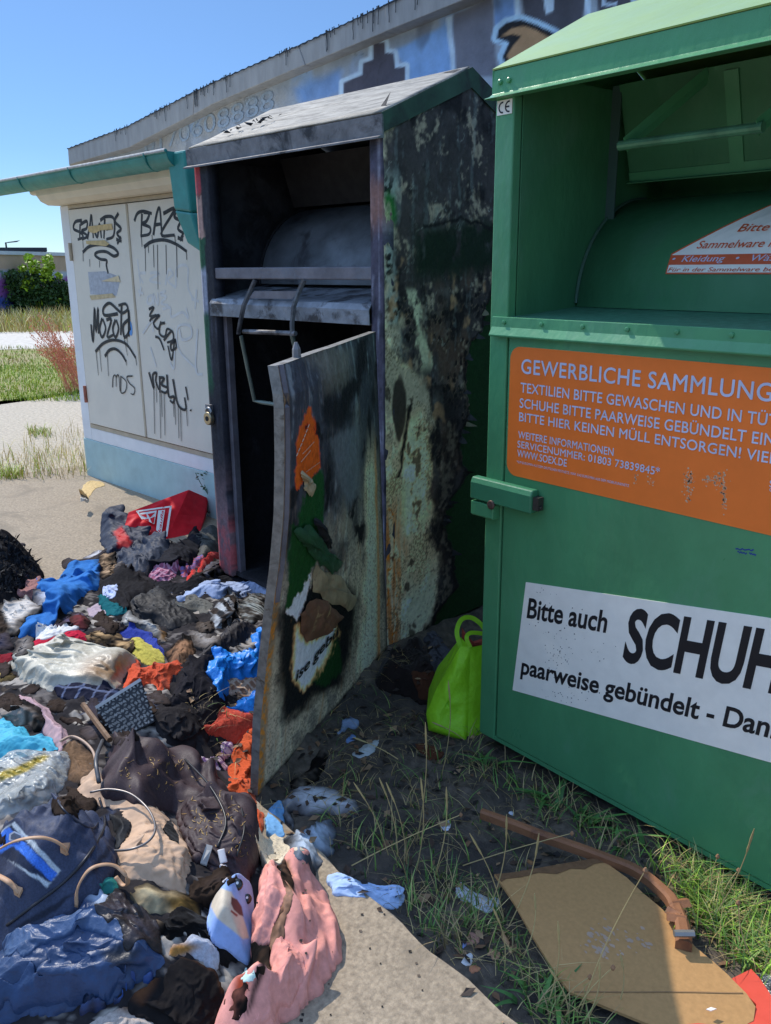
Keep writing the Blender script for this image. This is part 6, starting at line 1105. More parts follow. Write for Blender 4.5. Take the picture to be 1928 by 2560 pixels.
mb.build('ochre_print', M('ochre_print', srgb(150, 116, 48), .6), bg1)
cord('zip', kd([(400, 1640), (455, 1700), (488, 1770), (470, 1830)]), .003, M('dark_zip', (.02, .02, .022), .4), bg1); cord('zip_cord', kd([(520, 1735), (528, 1790), (512, 1850)]), .0025, M('dark_zip', (.015, .015, .016), .4), bg1)
mb = MB(); ps = [onheap(p, .012) for p in k7([(893, 335), (920, 342), (893, 425), (866, 415)])]; mb.hexa(ps+[p+np.array([0, 0, .004]) for p in ps]); mb.build('zip_tab', M('grey_tab', (.35, .34, .32), .6), bg1)
cord('end_ring', kd([(222, 1600), (208, 1640), (214, 1690)]), .006, M('grey_trim', (.07, .07, .075), .4), bg1, [.02, .03, .02])
cord('wire_loop', k7([(390, 105), (470, 92), (560, 110), (630, 165), (665, 225), (668, 280), (630, 325), (560, 352), (475, 358)]), .003, M('wire_hoop', (.20, .18, .17), .4, metal=.6), None, [.025]*9); tag(bpy.data.objects['wire_loop'], 'thin curved wire hoop resting on the beige jacket', 'wire hoop')
T('shoe_cup', 'small black padded cup beside the navy duffel bag', 'bra cup', k7([(465, 170), (505, 172), (545, 208), (552, 260), (520, 300), (492, 312), (480, 240)]), .06, (40, 42, 46), m_nyl, (.01, .05, 0), regs=[(k7([(482, 195), (520, 200), (535, 245), (500, 280)]), (18, 18, 20), 5)])
# navy duffel bag
df_ = T('duffel_bag', 'navy speckled duffel bag with a blue and white stripe and tan handles', 'duffel bag', k7([(-120, 300), (0, 258), (60, 215), (140, 140), (232, 66), (330, 90), (430, 130), (470, 180), (492, 250), (480, 330), (420, 420), (330, 530), (230, 600), (100, 682), (0, 712), (-120, 740)]), .17, (60, 67, 88), m_lea, (.012, .16, 0), puff=.12, mott=.25, hscale=1., sub=2,
    regs=[(k7([(-60, 330), (60, 230), (265, 440), (205, 515)]), (176, 186, 192), 2), (k7([(-60, 345), (45, 245), (248, 455), (218, 495)]), (34, 44, 66), 2), (k7([(-30, 310), (35, 258), (250, 455), (222, 490), (60, 340), (-60, 390)]), (58, 112, 206), 2),
          (k7([(330, 530), (470, 330), (490, 250), (500, 340), (420, 440), (240, 620), (100, 690), (60, 690)]), (30, 34, 48), 4)])
tan = M('tan_leather', srgb(186, 146, 112), .55, .15, 30, .1, 120)
cord('handle', k7([(-40, 372), (60, 318), (160, 300), (230, 312), (280, 345), (292, 372)]), .0052, tan, df_, [.05, .06, .05, .04, .02, 0], .5); cord('handle', k7([(-60, 440), (20, 480), (60, 510), (85, 540)]), .0068, tan, df_, [.03, .02, .01, 0], .5)
for q in ([(262, 338), (304, 335), (288, 380), (262, 366)], [(55, 515), (100, 530), (85, 562), (62, 548)]): mb = MB(); ps = [onheap(p, .004) for p in k7(q)]; mb.hexa(ps+[p+np.array([0, 0, .008]) for p in ps]); mb.build('handle_tab', tan, df_)

mb = MB(); ps = [onheap(p, .003) for p in k7([(40, 285), (62, 272), (104, 292), (80, 322), (38, 312)])]; mb.poly(ps[::-1]); pt = mb.build('badge', M('badge_silver', srgb(170, 176, 190), .4, metal=.3), df_)
mb = MB(); ps = [onheap(p, .0045) for p in k7([(48, 289), (62, 280), (92, 294), (78, 312), (46, 306)])]; mb.poly(ps[::-1]); mb.build('badge_field', M('badge_field', srgb(70, 78, 96), .4), pt)
cord('zip', k7([(430, 130), (452, 210), (445, 270), (380, 380), (280, 490), (150, 590), (30, 680)]), .0035, M('dark_zip', (.03, .03, .035), .4, metal=.3), df_); cord('seam', k7([(232, 70), (255, 150), (320, 220), (400, 260), (436, 215)]), .0022, M('navy_piping', (.02, .024, .04), .4), df_)
lp = cord('tan_loop_handle', k7([(330, 600), (336, 520), (380, 445), (440, 418), (500, 424), (545, 465), (552, 500), (530, 505), (500, 470)]), .0055, tan, None, [.02, .05, .08, .09, .08, .06, .03, .01, .01], .45); tag(lp, 'tan leather loop handle standing up over the teal cloth', 'bag handle')
# foreground
gb_ = T('translucent_blue_bag', 'big dark blue translucent rubbish bag in the lower left corner', 'rubbish bag', k7([(-120, 800), (0, 752), (60, 700), (200, 640), (375, 575), (390, 530), (480, 520), (560, 560), (620, 660), (705, 770), (690, 830), (610, 880), (540, 930), (470, 970), (300, 1000), (100, 1035), (0, 1085), (-120, 1120)]), .11, (50, 70, 104), m_pla, (.040, .14, 10), fine=.75, sub=2, mott=.25, rough_edge=.012, regs=[(k7([(380, 560), (420, 525), (500, 530), (480, 580), (420, 590)]), (150, 164, 184), 10), (k7([(440, 800), (520, 760), (600, 790), (560, 850), (470, 850)]), (26, 30, 40), 18), (k7([(520, 540), (570, 560), (620, 670), (560, 640)]), (22, 24, 30), 14)])
T('grey_blanket', 'pale grey blanket scorched brown in the bottom left foreground', 'blanket', k7([(340, 1160), (370, 1100), (420, 1050), (490, 1015), (570, 1000), (680, 1050), (760, 1120), (740, 1180)]), .06, (170, 158, 148), m_fle, (.02, .08, 0), regs=[(k7([(480, 990), (600, 960), (640, 1010), (570, 1060), (500, 1040)]), (110, 76, 46), 20)])
T('grey_fleece', 'grey fleece with singed edge lying above the black fabric', 'fleece', k7([(720, 790), (745, 740), (790, 708), (840, 692), (940, 735), (945, 850), (900, 830), (830, 790), (770, 790)]), .06, (168, 172, 182), m_fle, (.016, .08, 0), regs=[(k7([(700, 780), (770, 750), (860, 770), (820, 810), (740, 830)]), (150, 108, 58), 14)])
T('black_fabric', 'black wool fabric with singed brown rim in the foreground', 'fabric', k7([(545, 1000), (575, 950), (640, 890), (700, 850), (740, 800), (780, 775), (860, 810), (935, 850), (975, 955), (960, 1010), (900, 1080), (870, 1140), (760, 1120), (650, 1040)]), .10, (34, 31, 31), m_fab, (.014, .20, 0), puff=.09, fine=.4, sub=2, regs=[(k7([(560, 985), (590, 930), (690, 880), (650, 960), (610, 1010)]), (92, 60, 40), 18), (k7([(740, 800), (780, 772), (860, 800), (950, 860), (985, 960), (960, 970), (930, 880), (840, 825)]), (84, 56, 38), 8)])
T('bright_blue_film', 'shredded strip of bright blue film between the rubbish bag and black fabric', 'film', k7([(335, 1040), (400, 1020), (480, 985), (540, 940), (600, 890), (662, 858), (655, 890), (580, 935), (500, 1000), (420, 1050), (345, 1065)]), .03, (30, 116, 214), m_pla, (.03, .03, 0), burn=.5)
T('upper_fold', None, None, k7([(70, 705), (200, 642), (370, 585), (480, 590), (560, 640), (640, 740), (560, 720), (420, 690), (260, 720), (120, 770), (20, 800), (10, 750)]), .04, (62, 84, 118), m_pla, (.04, .09, 0), puff=.05, fine=.9, sub=2, mott=.3, parent=gb_, rough_edge=.010)
T('torn_flap', None, None, k7([(420, 600), (470, 530), (540, 530), (600, 600), (690, 740), (640, 760), (540, 700), (470, 650)]), .03, (44, 56, 78), m_pla, (.04, .06, 0), fine=.9, mott=.4, burn=.35, parent=gb_, rough_edge=.012)
T('lower_fold', None, None, k7([(0, 900), (150, 850), (330, 830), (500, 870), (600, 860), (520, 930), (400, 960), (220, 980), (60, 1020), (-20, 1010)]), .035, (48, 70, 106), m_pla, (.04, .09, 0), puff=.04, fine=.9, sub=2, mott=.3, parent=gb_, rough_edge=.010)
# plush toy head
pt_ = T('plush_toy', 'pale blue plush animal head with cream muzzle beside the pink garment', 'plush toy', k7([(905, 505), (945, 470), (1000, 445), (1045, 436), (1085, 448), (1094, 520), (1090, 610), (1080, 700), (1072, 768), (1040, 760), (990, 715), (930, 680), (898, 645), (886, 580)]), .15, (142, 168, 214), m_plush, (.004, .14, 0), puff=.045, rough_edge=.0005, hscale=.72, sub=2,
    regs=[(k7([(912, 600), (915, 555), (955, 518), (1000, 535), (1035, 600), (1056, 660), (1078, 735), (1050, 740), (990, 690), (940, 650)]), (206, 192, 170), 3), (k7([(1000, 556), (1025, 568), (1045, 600), (1053, 640), (1035, 636), (1010, 612), (998, 585)]), (104, 56, 46), 2), (k7([(1000, 612), (1030, 636), (1022, 642), (996, 620)]), (150, 70, 56), 1.5)])
for p, r in ((k7([(1026, 504)])[0], .0135), (k7([(1068, 566)])[0], .0115)):
    q = onheap(p, 0); mb = MB(); nrm_ = (O3-q)/np.linalg.norm(O3-q); mb.tube([q+nrm_*t for t in (-.01, -.001, .001, .003, .004)], [r, r, r*.85, r*.5, r*.1], 14); e_ = mb.build('eye', M('black_eye', (.008, .008, .009), .12, coat=.6), pt_, True)
    mb = MB(); q2 = q+nrm_*.0036+np.array([0, 0, r*.35]); mb.tube([q2, q2+nrm_*.001], r*.25, 8); mb.build('eye_glint', M('white_glint', (.8, .8, .8), .4), e_)
ea = T('ear', None, None, k7([(938, 420), (960, 402), (985, 425), (992, 462), (965, 472), (945, 450)]), .03, (212, 206, 208), m_plush, (.004, .05, 0), parent=pt_); cord('ear_loop', k7([(955, 352), (962, 385), (968, 410)]), .009, M('white_ribbon', (.6, .58, .58), .8), pt_, [.02, .02, .02], .3)
T('pink_coat', 'big salmon pink garment rolled up at the edge of the pavement', 'coat', k7([(1140, 395), (1180, 380), (1260, 384), (1315, 382), (1385, 440), (1430, 520), (1468, 615), (1478, 740), (1430, 820), (1380, 890), (1300, 965), (1210, 1045), (1120, 1120), (1000, 1160), (890, 1140), (930, 1060), (985, 950), (1050, 890), (1095, 830), (1080, 740), (1085, 650), (1110, 540)]), .13, (220, 150, 136), m_fab, (.034, .17, 15), puff=.09, hscale=.85, fine=.42, sub=2,
  regs=[(k7([(1200, 390), (1250, 400), (1270, 520), (1230, 600), (1225, 640), (1195, 720), (1170, 700), (1195, 600), (1235, 500)]), (150, 112, 84), 9), (k7([(1080, 735), (1150, 740), (1190, 640), (1225, 600), (1240, 650), (1200, 720), (1160, 790), (1145, 880), (1110, 960), (1080, 1050), (1060, 1060), (1100, 920), (1130, 850), (1090, 790)]), (48, 36, 32), 8), (k7([(1020, 900), (1060, 880), (1080, 940), (1020, 1040), (1000, 1040)]), (140, 60, 40), 12)])
pk_ = bpy.data.objects['pink_coat']
T('lapel', None, None, k7([(1140, 398), (1185, 384), (1225, 392), (1245, 470), (1225, 560), (1185, 640), (1170, 720), (1120, 745), (1082, 738), (1086, 640), (1112, 530)]), .05, (222, 152, 138), m_fab, (.03, .10, 10), puff=.04, hscale=.9, parent=pk_, fine=.6, sub=2)
T('scorched_lining', None, None, k7([(1205, 392), (1250, 400), (1272, 500), (1262, 590), (1240, 650), (1215, 740), (1180, 760), (1165, 700), (1195, 620), (1225, 540)]), .03, (176, 134, 108), m_fab, (.03, .05, 10), parent=pk_, burn=.8)
T('sleeve', None, None, k7([(1175, 735), (1230, 722), (1300, 770), (1330, 850), (1290, 940), (1200, 1030), (1120, 1090), (1100, 1050), (1140, 960), (1165, 860)]), .045, (218, 148, 134), m_fab, (.03, .09, 0), puff=.05, hscale=.9, parent=pk_, fine=.6, sub=2)
T('burnt_edge', None, None, k7([(1085, 745), (1130, 735), (1160, 770), (1150, 850), (1120, 950), (1085, 1050), (1065, 1040), (1095, 930), (1110, 850), (1080, 800)]), .03, (60, 46, 40), m_fab, (.03, .04, 0), parent=pk_, burn=1.)
T('torn_hem', None, None, k7([(1000, 940), (1050, 900), (1085, 910), (1075, 1000), (1030, 1090), (960, 1120), (960, 1050)]), .03, (206, 120, 104), m_fab, (.03, .05, 0), parent=pk_, burn=.5)
T('pale_green_scrap', 'pale mint scrap caught under the pink garment', 'scrap', k7([(1020, 895), (1060, 855), (1105, 850), (1120, 880), (1070, 900)]), .02, (186, 208, 196), m_pla)
# -- rags on the soil by the door foot
T('white_sheet', 'white sooty sheet lying at the foot of the open door', 'sheet', k7([(1205, 130), (1230, 95), (1290, 62), (1370, 60), (1450, 72), (1510, 110), (1565, 160), (1550, 192), (1480, 180), (1380, 170), (1310, 185), (1262, 175), (1278, 215), (1262, 252), (1240, 215), (1222, 180)]), .05, (190, 196, 204), m_fab, (.026, .05, 0), burn=.35)
T('light_blue_rag', 'light blue rag tucked beside the foot of the open door', 'rag', k7([(1150, 200), (1185, 140), (1218, 132), (1226, 200), (1222, 262), (1180, 285), (1152, 260)]), .04, (112, 162, 206), m_fab, (.02, .05, 0))
T('sooty_shirt', 'soot speckled pale blue shirt below the white sheet', 'shirt', k7([(1225, 300), (1290, 260), (1380, 215), (1438, 196), (1445, 250), (1440, 340), (1405, 380), (1380, 420), (1320, 370), (1262, 350)]), .05, (178, 196, 214), m_fab, (.026, .05, 20), mott=.4, burn=.3)
T('cream_lace', 'cream crocheted lace with a round motif beside the pink garment', 'lace', k7([(1098, 325), (1130, 290), (1180, 268), (1222, 290), (1240, 320), (1310, 320), (1300, 342), (1235, 352), (1228, 378), (1180, 375), (1130, 385)]), .03, (206, 192, 166), m_fle, (.014, .02, 0))
T('blue_white_sleeve', 'pale blue sleeve stretched out on the soil beside the pink garment', 'sleeve', k7([(1402, 455), (1440, 425), (1485, 440), (1560, 470), (1670, 492), (1740, 510), (1752, 545), (1710, 580), (1640, 570), (1540, 530), (1460, 530), (1425, 505)]), .05, (166, 190, 224), m_fab, (.02, .05, 0))
T('grey_sock', 'small grey blue sock on the dark soil behind the white sheet', 'sock', kC([(628, 1370), (680, 1280), (720, 1255), (772, 1290), (760, 1340), (700, 1330), (660, 1360)]), .03, (130, 148, 176), m_fab, (.014, .03, 0))
T('blue_scrap', 'small light blue scrap just below the grey sock', 'scrap', kC([(695, 1410), (720, 1380), (752, 1390), (745, 1425), (710, 1432)]), .02, (106, 140, 190))
T('white_wrapper', 'crumpled white paper wrapper on dark soil between the containers', 'wrapper', kC([(735, 1500), (800, 1450), (880, 1412), (918, 1410), (890, 1455), (830, 1515), (770, 1520)]), .03, (176, 184, 186), m_pla, (.012, .03, 0))
T('sooty_cloth', 'sooty cream cloth squeezed out under the open door', 'cloth', kC([(330, 1690), (420, 1620), (500, 1490), (560, 1465), (575, 1510), (545, 1620), (470, 1680), (380, 1720)]), .04, (148, 142, 132), m_fab, (.022, .04, 0), burn=.7)
T('white_tissue', 'white tissue scrap between grass at the cardboard corner', 'tissue', k8([(305, 520), (325, 485), (360, 500), (420, 540), (490, 550), (500, 580), (430, 600), (380, 580), (340, 560)]), .03, (200, 204, 212), m_pla, (.016, .025, 0))
T('burnt_blanket', 'dark burnt blanket piled between the two containers', 'blanket', kC([(880, 1010), (910, 920), (960, 840), (1080, 800), (1180, 760), (1240, 860), (1290, 1000), (1290, 1090), (1190, 1140), (1090, 1090), (990, 1060)]), .14, (44, 36, 34), m_fle, (.035, .07, 0), mott=.3)
T('brown_rag', 'rusty brown rag beneath the burnt blanket beside the green bag', 'rag', kC([(1120, 960), (1220, 960), (1300, 1040), (1280, 1110), (1190, 1130), (1140, 1060)]), .04, (86, 54, 40), m_fab, (.02, .05, 0))
T('grey_strap', 'grey strap of burnt fabric draped beside the green shopping bag', 'strap', kC([(1195, 730), (1250, 705), (1310, 740), (1350, 800), (1415, 860), (1350, 950), (1300, 1030), (1270, 990), (1300, 900), (1250, 900), (1225, 820)]), .08, (84, 84, 92), m_nyl, (.03, .05, 30))
T('brown_leaf_scrap', 'brown cardboard scrap on the soil in front of the green shopping bag', 'scrap', kC([(1125, 1460), (1180, 1430), (1290, 1480), (1325, 1510), (1240, 1545), (1180, 1510)]), .02, (96, 60, 44), m_fab, (.012, .04, 0))

# small charred scraps filling the gaps of the heap
rs = np.random.RandomState(77); n_ = 0; tries = 0
inn_heap = (md > .03)
PXc = None
while n_ < 62 and tries < 4000:
    tries += 1; p = np.array([rs.uniform(-20, 700), rs.uniform(1380, 2540)]); w_ = onheap(p); i, j = int((w_[0]-HX0)/HS), int((w_[1]-HY0)/HS)
    if not (12 < i < HNX-12 and 12 < j < HNY-12) or not inn_heap[i, j] or covered[i-3:i+4, j-3:j+4].any(): continue
    sc = 2.3/np.linalg.norm(w_-O3); r = rs.uniform(26, 66)*sc; a0 = rs.uniform(0, 6.28); el_ = rs.uniform(.35, .75); rot = rs.uniform(-.6, .6); q = []
    for k in range(9): t = a0+k*6.283/9; rr = r*rs.uniform(.65, 1.25); u, v = rr*math.cos(t), rr*el_*math.sin(t); q.append((p[0]+u*math.cos(rot)-v*math.sin(rot), p[1]+u*math.sin(rot)+v*math.cos(rot)))
    col_ = ((40, 38, 42), (52, 50, 56), (74, 72, 78), (104, 98, 92), (30, 30, 34), (88, 84, 90), (140, 136, 132), (54, 60, 82), (58, 56, 58))[rs.randint(9)]
    if garment('cloth_scrap', 'small charred cloth scrap lying in a gap between larger garments of the heap', 'cloth scrap', q, .02, col_, m_fab, (.03, .035, 0), burn=.06, mott=.5, group='charred cloth scraps in the heap', rough_edge=.008): n_ += 1
# ------------------------------------------------------------------ things on the soil strip
q0 = onheap(kC([(1460, 1420)])[0]); hd = -q0.copy(); hd[2] = 0; hd /= np.linalg.norm(hd); hd2 = (hd+np.array([0, 0, .35])); hd2 /= np.linalg.norm(hd2)
tb = thing('tote_bag', q0, 'bright lime green shopping bag standing half hidden behind the green container', 'bag')
m_lime = M('lime_nonwoven', (.28, .62, .012), .6, .08, 12, .25, 160, bump2=.5, b2scale=18)
lf = [onplane(p, q0, hd2) for p in kC([(1212, 1262), (1228, 1370), (1330, 1400), (1482, 1440), (1500, 830), (1435, 820), (1272, 1110)])]
rt_ = [lf[3], lf[4], lf[4]+CR*.20-hd*.10, lf[3]+CR*.22-hd*.10]; back = -hd*.18
def fill(pts, nrm, amp, seed, nm, mat, par):
    P = np.array(pts); cen = P.mean(0); m = len(P)*8; ring = np.array([P[i]+(P[(i+1) % len(P)]-P[i])*t for i in range(len(P)) for t in np.arange(8)/8]); R_ = 12; v = [cen]; 
    for r in range(1, R_+1):
        t = r/R_; q = cen+(ring-cen)*t; g1_, g2_ = cells(q[:, 0]*13+seed, q[:, 2]*9+q[:, 1]*4, seed); v += list(q+nrm*(amp*(1-t**4)*(.3+2.2*g1_))[:, None])
    f = [(0, 1+k, 1+(k+1) % m) for k in range(m)]+[(1+r*m+k, 1+(r+1)*m+k, 1+(r+1)*m+(k+1) % m, 1+r*m+(k+1) % m) for r in range(R_-1) for k in range(m)]
    mb = MB(); mb.add(v, f); return mb.build(nm, mat, par, True)
fill(lf, hd, .02, 1, 'front_panel', m_lime, tb); fill(rt_, hd*.6-CR*-.2, .012, 3, 'side_panel', m_lime, tb); fill([p+back*(.4 if i in (4, 5) else 1) for i, p in enumerate(lf)], -hd, .01, 5, 'rear_panel', m_lime, tb)
fill([lf[4], lf[5], lf[6], lf[0], lf[0]+back, lf[6]+back, lf[5]+back*.4], hd*.2-CR, .004, 7, 'gusset', m_lime, tb)
hp = [onplane(p, q0-hd*.04, hd2) for p in kC([(1436, 830), (1412, 730), (1440, 650), (1500, 634), (1560, 670), (1600, 720)])]; mb = MB(); mb.ribbon(smooth_line(hp, 6), .017, hd); mb.build('handle', m_lime, tb, True)
hp = [onplane(p, q0+hd*.005, hd2) for p in kC([(1500, 830), (1475, 770), (1500, 735), (1580, 740), (1640, 760)])]; mb = MB(); mb.ribbon(smooth_line(hp, 6), .015, hd); mb.build('handle', m_lime, tb, True)
ct = [onplane(p, q0-hd*.07, hd2) for p in kC([(1440, 840), (1445, 700), (1475, 770), (1520, 790), (1580, 770), (1640, 800), (1640, 850), (1500, 850)])]; fill(ct, hd, .012, 9, 'red_cloth_inside', M('red_cloth', (.30, .05, .03), .9, .2, 30, .4, 200), tb)
# fibreboard seat panel with a crease
cb = thing('fibreboard_panel', gp(k8([(1000, 750)])[0]), 'tan fibreboard panel with a torn edge lying on the soil in the right foreground', 'board')
m_board = M('tan_fibreboard', (.46, .255, .10), .75, .10, 90, .25, 160, second=(.50, .31, .15), amount=.24, sscale=7, spec=.25)
out = k8([(470, 478), (560, 468), (760, 432), (915, 405), (960, 430), (1040, 490), (1110, 560), (1190, 622), (1260, 690), (1340, 780), (1420, 840), (1480, 890), (1560, 968), (1600, 1020), (1592, 1076), (1560, 1092), (1400, 1100), (1230, 1104), (1150, 1094), (960, 1025), (800, 965), (740, 890), (640, 742), (560, 610)])
bz_ = .022
W = np.array([gp(p, bz_)[:2] for p in out]); nC = 8; dense = np.array([W[i]+(W[(i+1) % len(W)]-W[i])*t for i in range(len(W)) for t in np.arange(nC)/nC])
cr0, cr1 = gp(k8([(800, 965)])[0], bz_)[:2], gp(k8([(1560, 968)])[0], bz_)[:2]; cd = (cr1-cr0)/np.linalg.norm(cr1-cr0); cn = np.array([-cd[1], cd[0]])
def bh(P): t = (P-cr0)@cn; return bz_+.006*pn(P[:, 0]*5, P[:, 1]*5)+np.where(t < 0, t*.12, 0)+.012*sstep(.0, .3, t)
cen = dense.mean(0); v = []; R_ = 26; m = len(dense)
for r in range(R_+1): q = cen+(dense-cen)*(r/R_ if r else .001); v.append(q)
Q = np.vstack(v); Z = bh(Q); f = [(r*m+k, (r+1)*m+k, (r+1)*m+(k+1) % m, r*m+(k+1) % m) for r in range(R_) for k in range(m)]
n0 = len(Q); V = np.vstack([np.column_stack([Q, Z]), np.column_stack([dense, bh(dense)-.007])]); f += [(R_*m+k, n0+k, n0+(k+1) % m, R_*m+(k+1) % m) for k in range(m)]
Hm_cb = inside(Pq, dense).reshape(HXX.shape); Hm[Hm_cb] = np.maximum(Hm[Hm_cb], .028)
mb = MB(); mb.add(V, f); pn_ = mb.build('board', m_board, cb, False)
mb = MB(); crk = [cr0+(cr1-cr0)*t for t in np.linspace(.02, .98, 30)]; mb.ribbon([np.array([p[0], p[1], bh(p[None])[0]+.0012]) for p in crk], .003, (0, 0, 1)); mb.build('crease', M('crease_brown', (.28, .16, .07), .8), cb)  # darker brown line along the fold
tor = k8([(472, 480), (560, 469), (760, 433), (915, 406), (945, 424), (900, 432), (860, 455), (800, 452), (740, 475), (660, 470), (590, 490), (520, 500), (500, 515)]); mb = MB(); pp_ = [gp(p, bz_)[:2] for p in tor]; mb.poly([np.array([p[0], p[1], bh(p[None])[0]+.0016]) for p in pp_][::-1]); mb.build('torn_layer', M('torn_brown_layer', (.17, .085, .035), .85, .2, 60, .5, 120), cb)
mb = MB(); rs = np.random.RandomState(3)
for cx, cy, n_ in ((950, 730, 26), (980, 790, 20), (1110, 750, 12), (930, 800, 10)):
    for _ in range(n_):
        p = gp(k8([(cx+rs.randn()*50, cy+rs.randn()*22)])[0], bz_)[:2]; r = rs.uniform(.002, .008); mb.poly([np.array([p[0]+r*math.cos(t)*rs.uniform(.4, 1.6), p[1]+r*math.sin(t)*rs.uniform(.3, .9), 0]) for t in np.linspace(0, 6.28, 7)[:-1]])
        for i in range(6): x_, y_, _z = mb.v[-6+i]; mb.v[-6+i] = (x_, y_, float(bh(np.array([[x_, y_]]))[0])+.0009)
mb.build('scuffs', M('pale_scuff', (.43, .30, .21), .9), cb)
mb = MB(); ps = [gp(p, .03) for p in k8([(1385, 1045), (1405, 1036), (1430, 1043), (1405, 1052)])]; mb.hexa(ps+[p+np.array([0, 0, .002]) for p in ps]); tag(mb.build('paper_scrap', m_wst), 'tiny white paper scrap lying on the tan fibreboard', 'paper scrap')
# bent wooden moulding
m_wood = M('reddish_wood', (.25, .105, .045), .65, .25, 12, .3, 90, second=(.14, .055, .028), amount=.4, sscale=8, stretch=(1, 1, 1))
path = k8([(415, 180), (560, 232), (700, 285), (860, 340), (980, 385), (1060, 415), (1130, 455), (1185, 500), (1235, 550), (1262, 605), (1282, 660), (1290, 715), (1290, 750)])
P = smooth_line(np.array([gp(p, .05) for p in path]), 5); wd = np.interp(np.linspace(0, 1, len(P)), [0, .5, .75, 1], [.010, .012, .015, .018]); mb = MB(); n_ = len(P); Tg = np.gradient(P, axis=0); Tg /= np.linalg.norm(Tg, axis=1)[:, None]; Sd = np.cross(Tg, (0, 0, 1)); v = []
for i in range(n_):
    for a, z in ((-1, -.024), (1, -.024), (1, -.004), (.55, .002), (-.55, .002), (-1, -.004)): v.append(P[i]+Sd[i]*wd[i]*a+np.array([0, 0, z]))
mb.add(v, [(i*6+k, i*6+(k+1) % 6, (i+1)*6+(k+1) % 6, (i+1)*6+k) for i in range(n_-1) for k in range(6)]+[tuple(range(5, -1, -1)), tuple(range((n_-1)*6, n_*6))])
wf = thing('wooden_moulding', P[n_//2]-np.array([0, 0, .03]), 'bent reddish wooden frame strip lying between fibreboard and green container', 'wood strip'); mb.build('strip', m_wood, wf)
for p0_, p1_ in (((1218, 610), (1275, 640)), ((1240, 590), (1310, 580)), ((1215, 640), (1300, 655))): mb = MB(); a, b = gp(k8([p0_])[0], .045), gp(k8([p1_])[0], .045); mb.tube([a, b], .015, 4, .6); mb.build('splinter', m_wood, wf)
mb = MB(); a = gp(k8([(1285, 715)])[0], .066); mb.tube([a-CR*.02, a+CR*.025], .008, 6); mb.build('metal_fitting', M('fitting', (.35, .33, .3), .4, metal=.7), wf)
# red sheet and crinkled wrap at the right edge
m_rb = M('red_orange_board', (.72, .085, .05), .55, .06, 20, .05, 60)
mb = MB(); ps = [gp(p, .012) for p in k8([(1490, 912), (1580, 868), (1615, 905), (1668, 985), (1760, 1100), (1900, 1300), (1700, 1340), (1400, 1250), (1180, 1118), (1590, 1080), (1602, 1020), (1540, 960)])]; mb.add([p-np.array([0, 0, .004]) for p in ps]+ps, [tuple(range(len(ps)-1, -1, -1)), tuple(range(len(ps), 2*len(ps)))]+[(i, (i+1) % len(ps), len(ps)+(i+1) % len(ps), len(ps)+i) for i in range(len(ps))]); tag(mb.build('red_board', m_rb), 'flat red orange plastic sheet under the fibreboard in the lower right corner', 'plastic sheet')
garment('crinkled_wrap', 'crinkled clear plastic wrap at the right edge of the picture', 'plastic wrap', k8([(1590, 870), (1640, 838), (1740, 870), (1760, 990), (1690, 1010), (1640, 960)]), .05, (150, 160, 160), m_clr, (.03, .025, 0))
garment('white_cup_scrap', 'small white paper cup piece standing out on the dark soil', 'paper cup', k8([(242, 250), (246, 218), (280, 220), (276, 254)]), .02, (214, 218, 230), m_nyl, (.002, .05, 0), rough_edge=.001)
garment('white_crumb', 'tiny white paper crumb behind the wooden strip', 'paper scrap', k8([(530, 186), (545, 180), (560, 188), (548, 197)]), .008, (206, 214, 226), m_nyl, (.002, .05, 0), rough_edge=.001)
garment('blue_bottle_cap', 'crushed pale blue scrap in the grass tuft by the pavement', 'scrap', k8([(322, 745), (335, 730), (350, 745), (342, 768), (326, 765)]), .015, (140, 160, 214), m_pla, (.006, .02, 0))
for i, (q, lb) in enumerate((([(440, 800), (450, 770), (480, 775), (500, 790), (490, 815), (455, 818)], 'broad tan birch leaf scrap in the grass by the pavement edge'), ([(352, 740), (365, 702), (395, 712), (400, 740), (370, 750)], 'pinkish tan bark piece above the broad leaf scrap'), ([(360, 850), (375, 838), (410, 855), (395, 875), (365, 872)], 'small orange brown bark piece nearest the pavement'), ([(500, 715), (515, 710), (552, 775), (535, 785)], 'narrow tan wood sliver beside the fibreboard edge'), ([(330, 830), (365, 790), (385, 810), (370, 840)], 'crumpled grey white tissue on the grass tuft'), ([(610, 395), (622, 388), (645, 405), (630, 412)], 'small tan leaf left of the fibreboard top corner'))):
    garment('litter_scrap', lb, 'litter', k8(q), .012, ((186, 146, 116), (170, 128, 112), (176, 120, 90), (190, 150, 112), (196, 196, 196), (150, 112, 76))[i], m_fab, (.008, .03, 0), rough_edge=.003)
# tan paper on the pavement by the shed
pb_ = garment('crumpled_paper', 'crumpled tan paper lying on the pavement by the shed corner', 'paper', k3([(340, 990), (365, 978), (400, 965), (440, 970), (452, 985), (410, 1000), (370, 1000)]), .03, (206, 178, 128), m_fab, (.012, .04, 0))
garment('white_pebble', 'small white pebble on the pavement below the crumpled paper', 'pebble', k3([(348, 1044), (362, 1038), (376, 1044), (362, 1050)]), .01, (206, 200, 186), m_fab, (.001, .05, 0))
